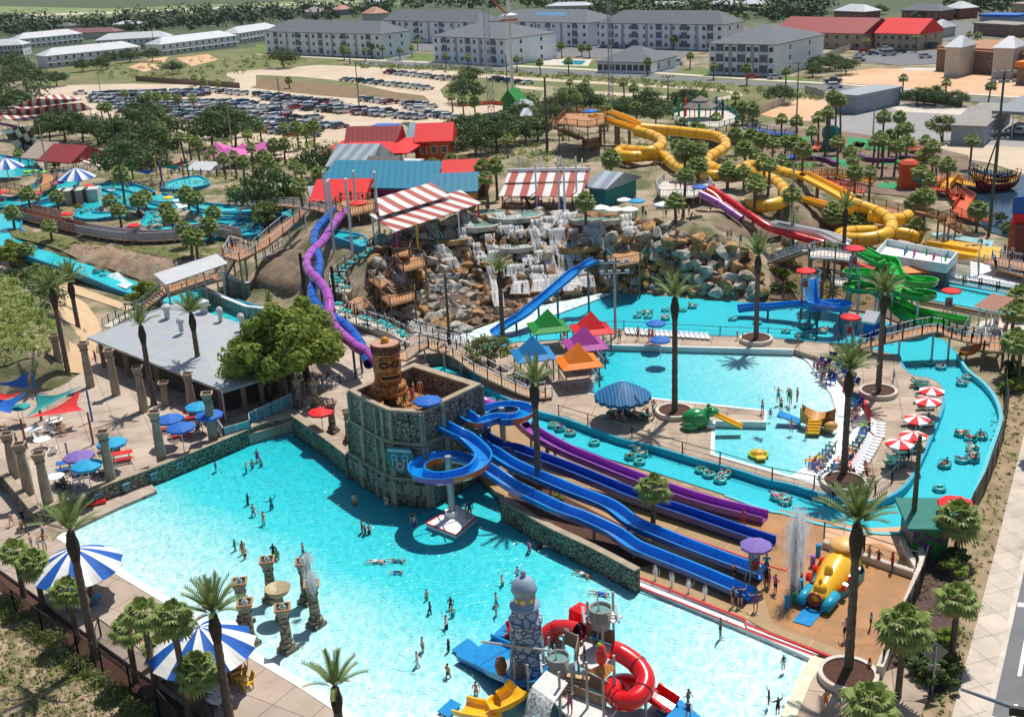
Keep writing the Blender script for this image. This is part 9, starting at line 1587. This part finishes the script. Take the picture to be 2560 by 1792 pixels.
fl=[(2,2,370,590,1),(2,2,430,620,1),(2,2,520,660,1),(2,2,1060,870,1),(2,2,1160,850,1),(2,2,1130,790,1),(2,2,1690,990,1),(2,2,1760,1030,1),(2,2,1900,1030,1),(2,2,1860,1080,1),(2,2,555,545,0),(2,2,735,745,0),(2,2,440,745,0),(2,2,360,715,0),(2,2,1250,790,0),(2,2,1140,915,0),(3,2,80,1230,1),(3,2,155,1270,1),(3,2,655,1300,0),(3,2,1720,665,1),(3,2,1810,710,1),(3,2,1905,690,1),(3,2,1825,800,1),(3,2,1830,860,1),(3,2,1730,900,1),(3,2,1575,945,1),(3,2,1530,1155,0),(3,2,1830,895,1),(3,2,1440,35,0),(3,2,1545,70,1),(3,2,1730,215,1),(3,2,1780,160,1),(2,1,1120,1220,0),(2,1,1150,1190,0),(2,1,1220,1195,1),(2,1,1215,1225,0),(2,1,1370,1165,0),(2,1,1370,1240,1),(2,1,1525,1165,0),(2,1,1610,1135,1),(2,1,1970,1245,0),(2,1,2190,1280,0),(3,1,340,1315,1),(3,1,160,1355,0),(3,1,280,1390,0),(3,1,490,1355,1),(3,1,405,1415,0),(3,1,840,1440,0),(1,2,2230,390,1),(1,2,2100,365,0),(0,1,780,280,1),(0,1,740,300,1),(0,1,820,270,1),(0,1,1380,370,1),(0,1,1350,390,1),(0,1,1420,380,1),(0,1,1400,330,1),(0,1,1440,320,1),(0,1,1370,300,1),(0,1,860,820,1),(0,1,925,820,1),(0,1,740,820,1),(0,1,2200,430,1),(0,1,2260,445,1)]
for c,r,x,y,f in fl:
 z=.12 if r>1 or c>1 else H(*[v for v in G(*Zc(c,r,x,y))][:2])+.32; p=W(*Zc(c,r,x,y),z); itube(p,desc='empty turquoise inner tube' if not f else 'occupied turquoise inner tube',s=1.0 if not f else 1.05)
 if f: rperson('float',(p.x,p.y,z+.12),where='on a tube',wear=rnd.choice(['shorts','suit','bikini']))
for x,y in((290,420),(370,430),(415,460),(300,450),(205,435),(540,470),(330,470)): p=G(x/4.783,340+y/4.783,.45); itube(p,'lime','lime green inner tube floating',1.6)
dk=[(2,2,1185,430,DK),(2,2,1265,480,DK),(2,2,1270,520,DK),(2,2,2235,480,DK),(2,2,320,900,.6),(2,2,2065,1500,.6),(3,2,1120,190,DK),(3,2,940,350,DK),(3,2,260,380,.3),(3,2,185,380,.3),(3,2,200,400,.3),(3,2,90,380,.3),(3,2,20,530,.3),(3,2,205,650,.3),(3,2,340,680,.3),(3,2,115,470,.25),(3,2,775,580,.3),(3,2,745,620,.3),(3,2,410,80,.3),(3,2,440,100,.3),(3,3,135,1190,.2),(3,3,85,1590,.2),(3,3,5,1500,.2),(3,3,510,1560,.35),(3,3,630,1530,.35),(3,3,690,920,.6),(3,3,915,820,.6),(3,3,985,250,.6),(3,3,1105,310,.6),(3,3,900,230,.6),(3,3,65,500,.6),(3,3,10,450,.6),(2,3,1970,620,.6),(2,3,2035,620,.6),(2,3,2175,660,.6),(2,3,1985,360,.6),(2,3,2270,330,.6),(2,3,2270,440,.6),(2,3,650,1120,2.9),(2,3,740,960,2.9),(2,3,605,940,2.9),(2,3,465,1480,1.6),(2,3,520,1580,1.6),(0,3,290,120,.32),(0,3,350,110,.32),(0,3,405,120,.32),(0,3,960,350,.32),(0,3,840,600,.32),(0,3,790,520,.32),(0,3,2200,1150,.32),(0,3,810,700,.32),(0,2,110,1480,.32),(0,2,215,1470,.32),(0,2,205,1560,.32),(0,2,395,1600,.32),(0,2,15,1170,.32),(0,2,70,700,1.2),(0,2,160,790,1.2),(0,2,860,40,1.2),(0,1,770,1440,1.0),(0,1,800,1530,1.0),(0,1,850,1600,1.0),(0,1,730,850,.3),(1,2,520,240,1.2),(1,2,455,270,1.2),(1,2,440,330,1.2),(1,2,600,280,1.2),(1,2,1880,1420,.5),(2,1,960,1450,DK),(2,1,1125,1430,DK),(2,1,1225,1440,DK),(2,1,1255,1430,DK),(2,1,2010,1430,DK),(2,1,2060,1450,DK),(3,1,265,1480,DK),(3,1,630,1480,DK),(2,1,470,1440,DK),(2,1,540,1350,DK),(3,1,1105,1480,1.8),(3,1,2030,1330,2),(3,1,2100,1280,1.5),(3,1,2130,1350,1.8),(3,1,1990,1430,2),(3,1,2020,1440,2),(3,1,2110,1370,2),(3,1,1905,600,1.3),(3,1,2110,680,1.6),(3,1,2180,690,1.6),(3,1,2240,640,1.6),(1,1,1350,1350,1.8),(2,1,1170,330,8),(2,1,1195,345,8),(2,1,1375,335,8),(2,1,1105,350,8),(2,1,1080,330,8),(2,1,595,230,8),(2,1,1460,75,9.6),(2,1,1505,80,9.6),(2,1,1570,90,9.6),(2,1,1600,70,9.6),(2,1,1625,90,9.6),(2,1,1490,320,8),(2,1,1580,320,8),(2,1,1600,400,7),(2,1,1875,530,6),(2,1,1925,560,5.6),(2,1,1955,545,5.6),(2,1,2040,590,4.6),(1,1,980,1110,2.9),(1,1,760,200,9.9),(1,1,850,190,9.9),(1,1,955,190,9.9),(1,1,1000,190,9.9),(1,1,1020,200,9.9),(1,1,760,240,9.9),(1,1,2060,290,8),(1,1,2080,280,8),(1,2,1265,400,7),(1,2,1310,380,7),(1,2,1330,410,7),(1,2,1410,340,7),(1,2,1400,390,7),(1,2,1340,350,7),(1,2,1470,320,7),(0,1,2040,650,6),(0,1,2060,680,6),(0,1,2110,620,6),(0,1,2225,620,6),(0,1,2080,640,6),(0,1,2000,690,6),(0,1,2025,500,3.2),(2,0,560,1020,13.6),(2,0,590,1030,13.6),(2,0,640,1030,13.6),(2,0,680,1020,13.6)]
for c,r,x,y,z in dk:
 p=W(*Zc(c,r,x,y),z); 
 if abs(p.z-z)<1e-6 and z>2.5 and z not in(2.9,7,9.9,13.6,9.6,6): g=G(*Zc(c,r,x,y)); p=g
 rperson(rnd.choice(['stand','stand','walk','akimbo','arms']),p,where='standing',prep='by')
person('stand',W(*Zc(1,2,1880,1420),.5)+Vector((.3,.2,0)),.3,'shirt',('red','navy'),2,0,1.02,label='lifeguard in navy shirt and red shorts on the white island platform')
seatsnear(8,0,2,330,600,560,700,1.2); seatsnear(6,0,2,1500,600,1900,720,1.6); seatsnear(5,2,2,880,460,1230,540,1.2); seatsnear(10,3,2,480,960,900,1080,.6); seatsnear(6,3,2,440,60,560,200,.6); seatsnear(6,0,3,540,540,820,680,.7)
for c,r,x0,y0,x1,y1,n in((0,1,1130,60,1400,90,12),(0,1,1420,60,1700,130,8),(1,1,1500,330,1950,400,10),(2,1,200,230,560,270,6),(1,2,520,130,900,260,8),(0,0,1500,1560,2200,1600,14),(2,0,1500,1240,1850,1290,6)):
 for _ in range(n): rperson('stand',G(*Zc(c,r,rnd.uniform(x0,x1),rnd.uniform(y0,y1))),where='in the crowd')
autolabel()
used=place.__defaults__[-1][0]; 
for o in list(bpy.data.objects):
 if o.parent is None and o.type in('EMPTY','MESH') and tuple(round(v,4) for v in o.location)==(0,0,0) and 'label' not in o and 'kind' not in o:
  for k in list(o.children_recursive)+[o]: bpy.data.objects.remove(k)
hz=bpy.data.materials.new('haze_air'); hz.use_nodes=True; nt=hz.node_tree; nt.nodes.clear(); o_=nt.nodes.new('ShaderNodeOutputMaterial'); v_=nt.nodes.new('ShaderNodeVolumePrincipled'); v_.inputs['Density'].default_value=.00004; v_.inputs['Color'].default_value=(.86,.92,1,1); nt.links.new(v_.outputs[0],o_.inputs['Volume'])
tag(MB().box((0,3150,28),(30000,6900,64)).build('haze',hz),kind='stuff')
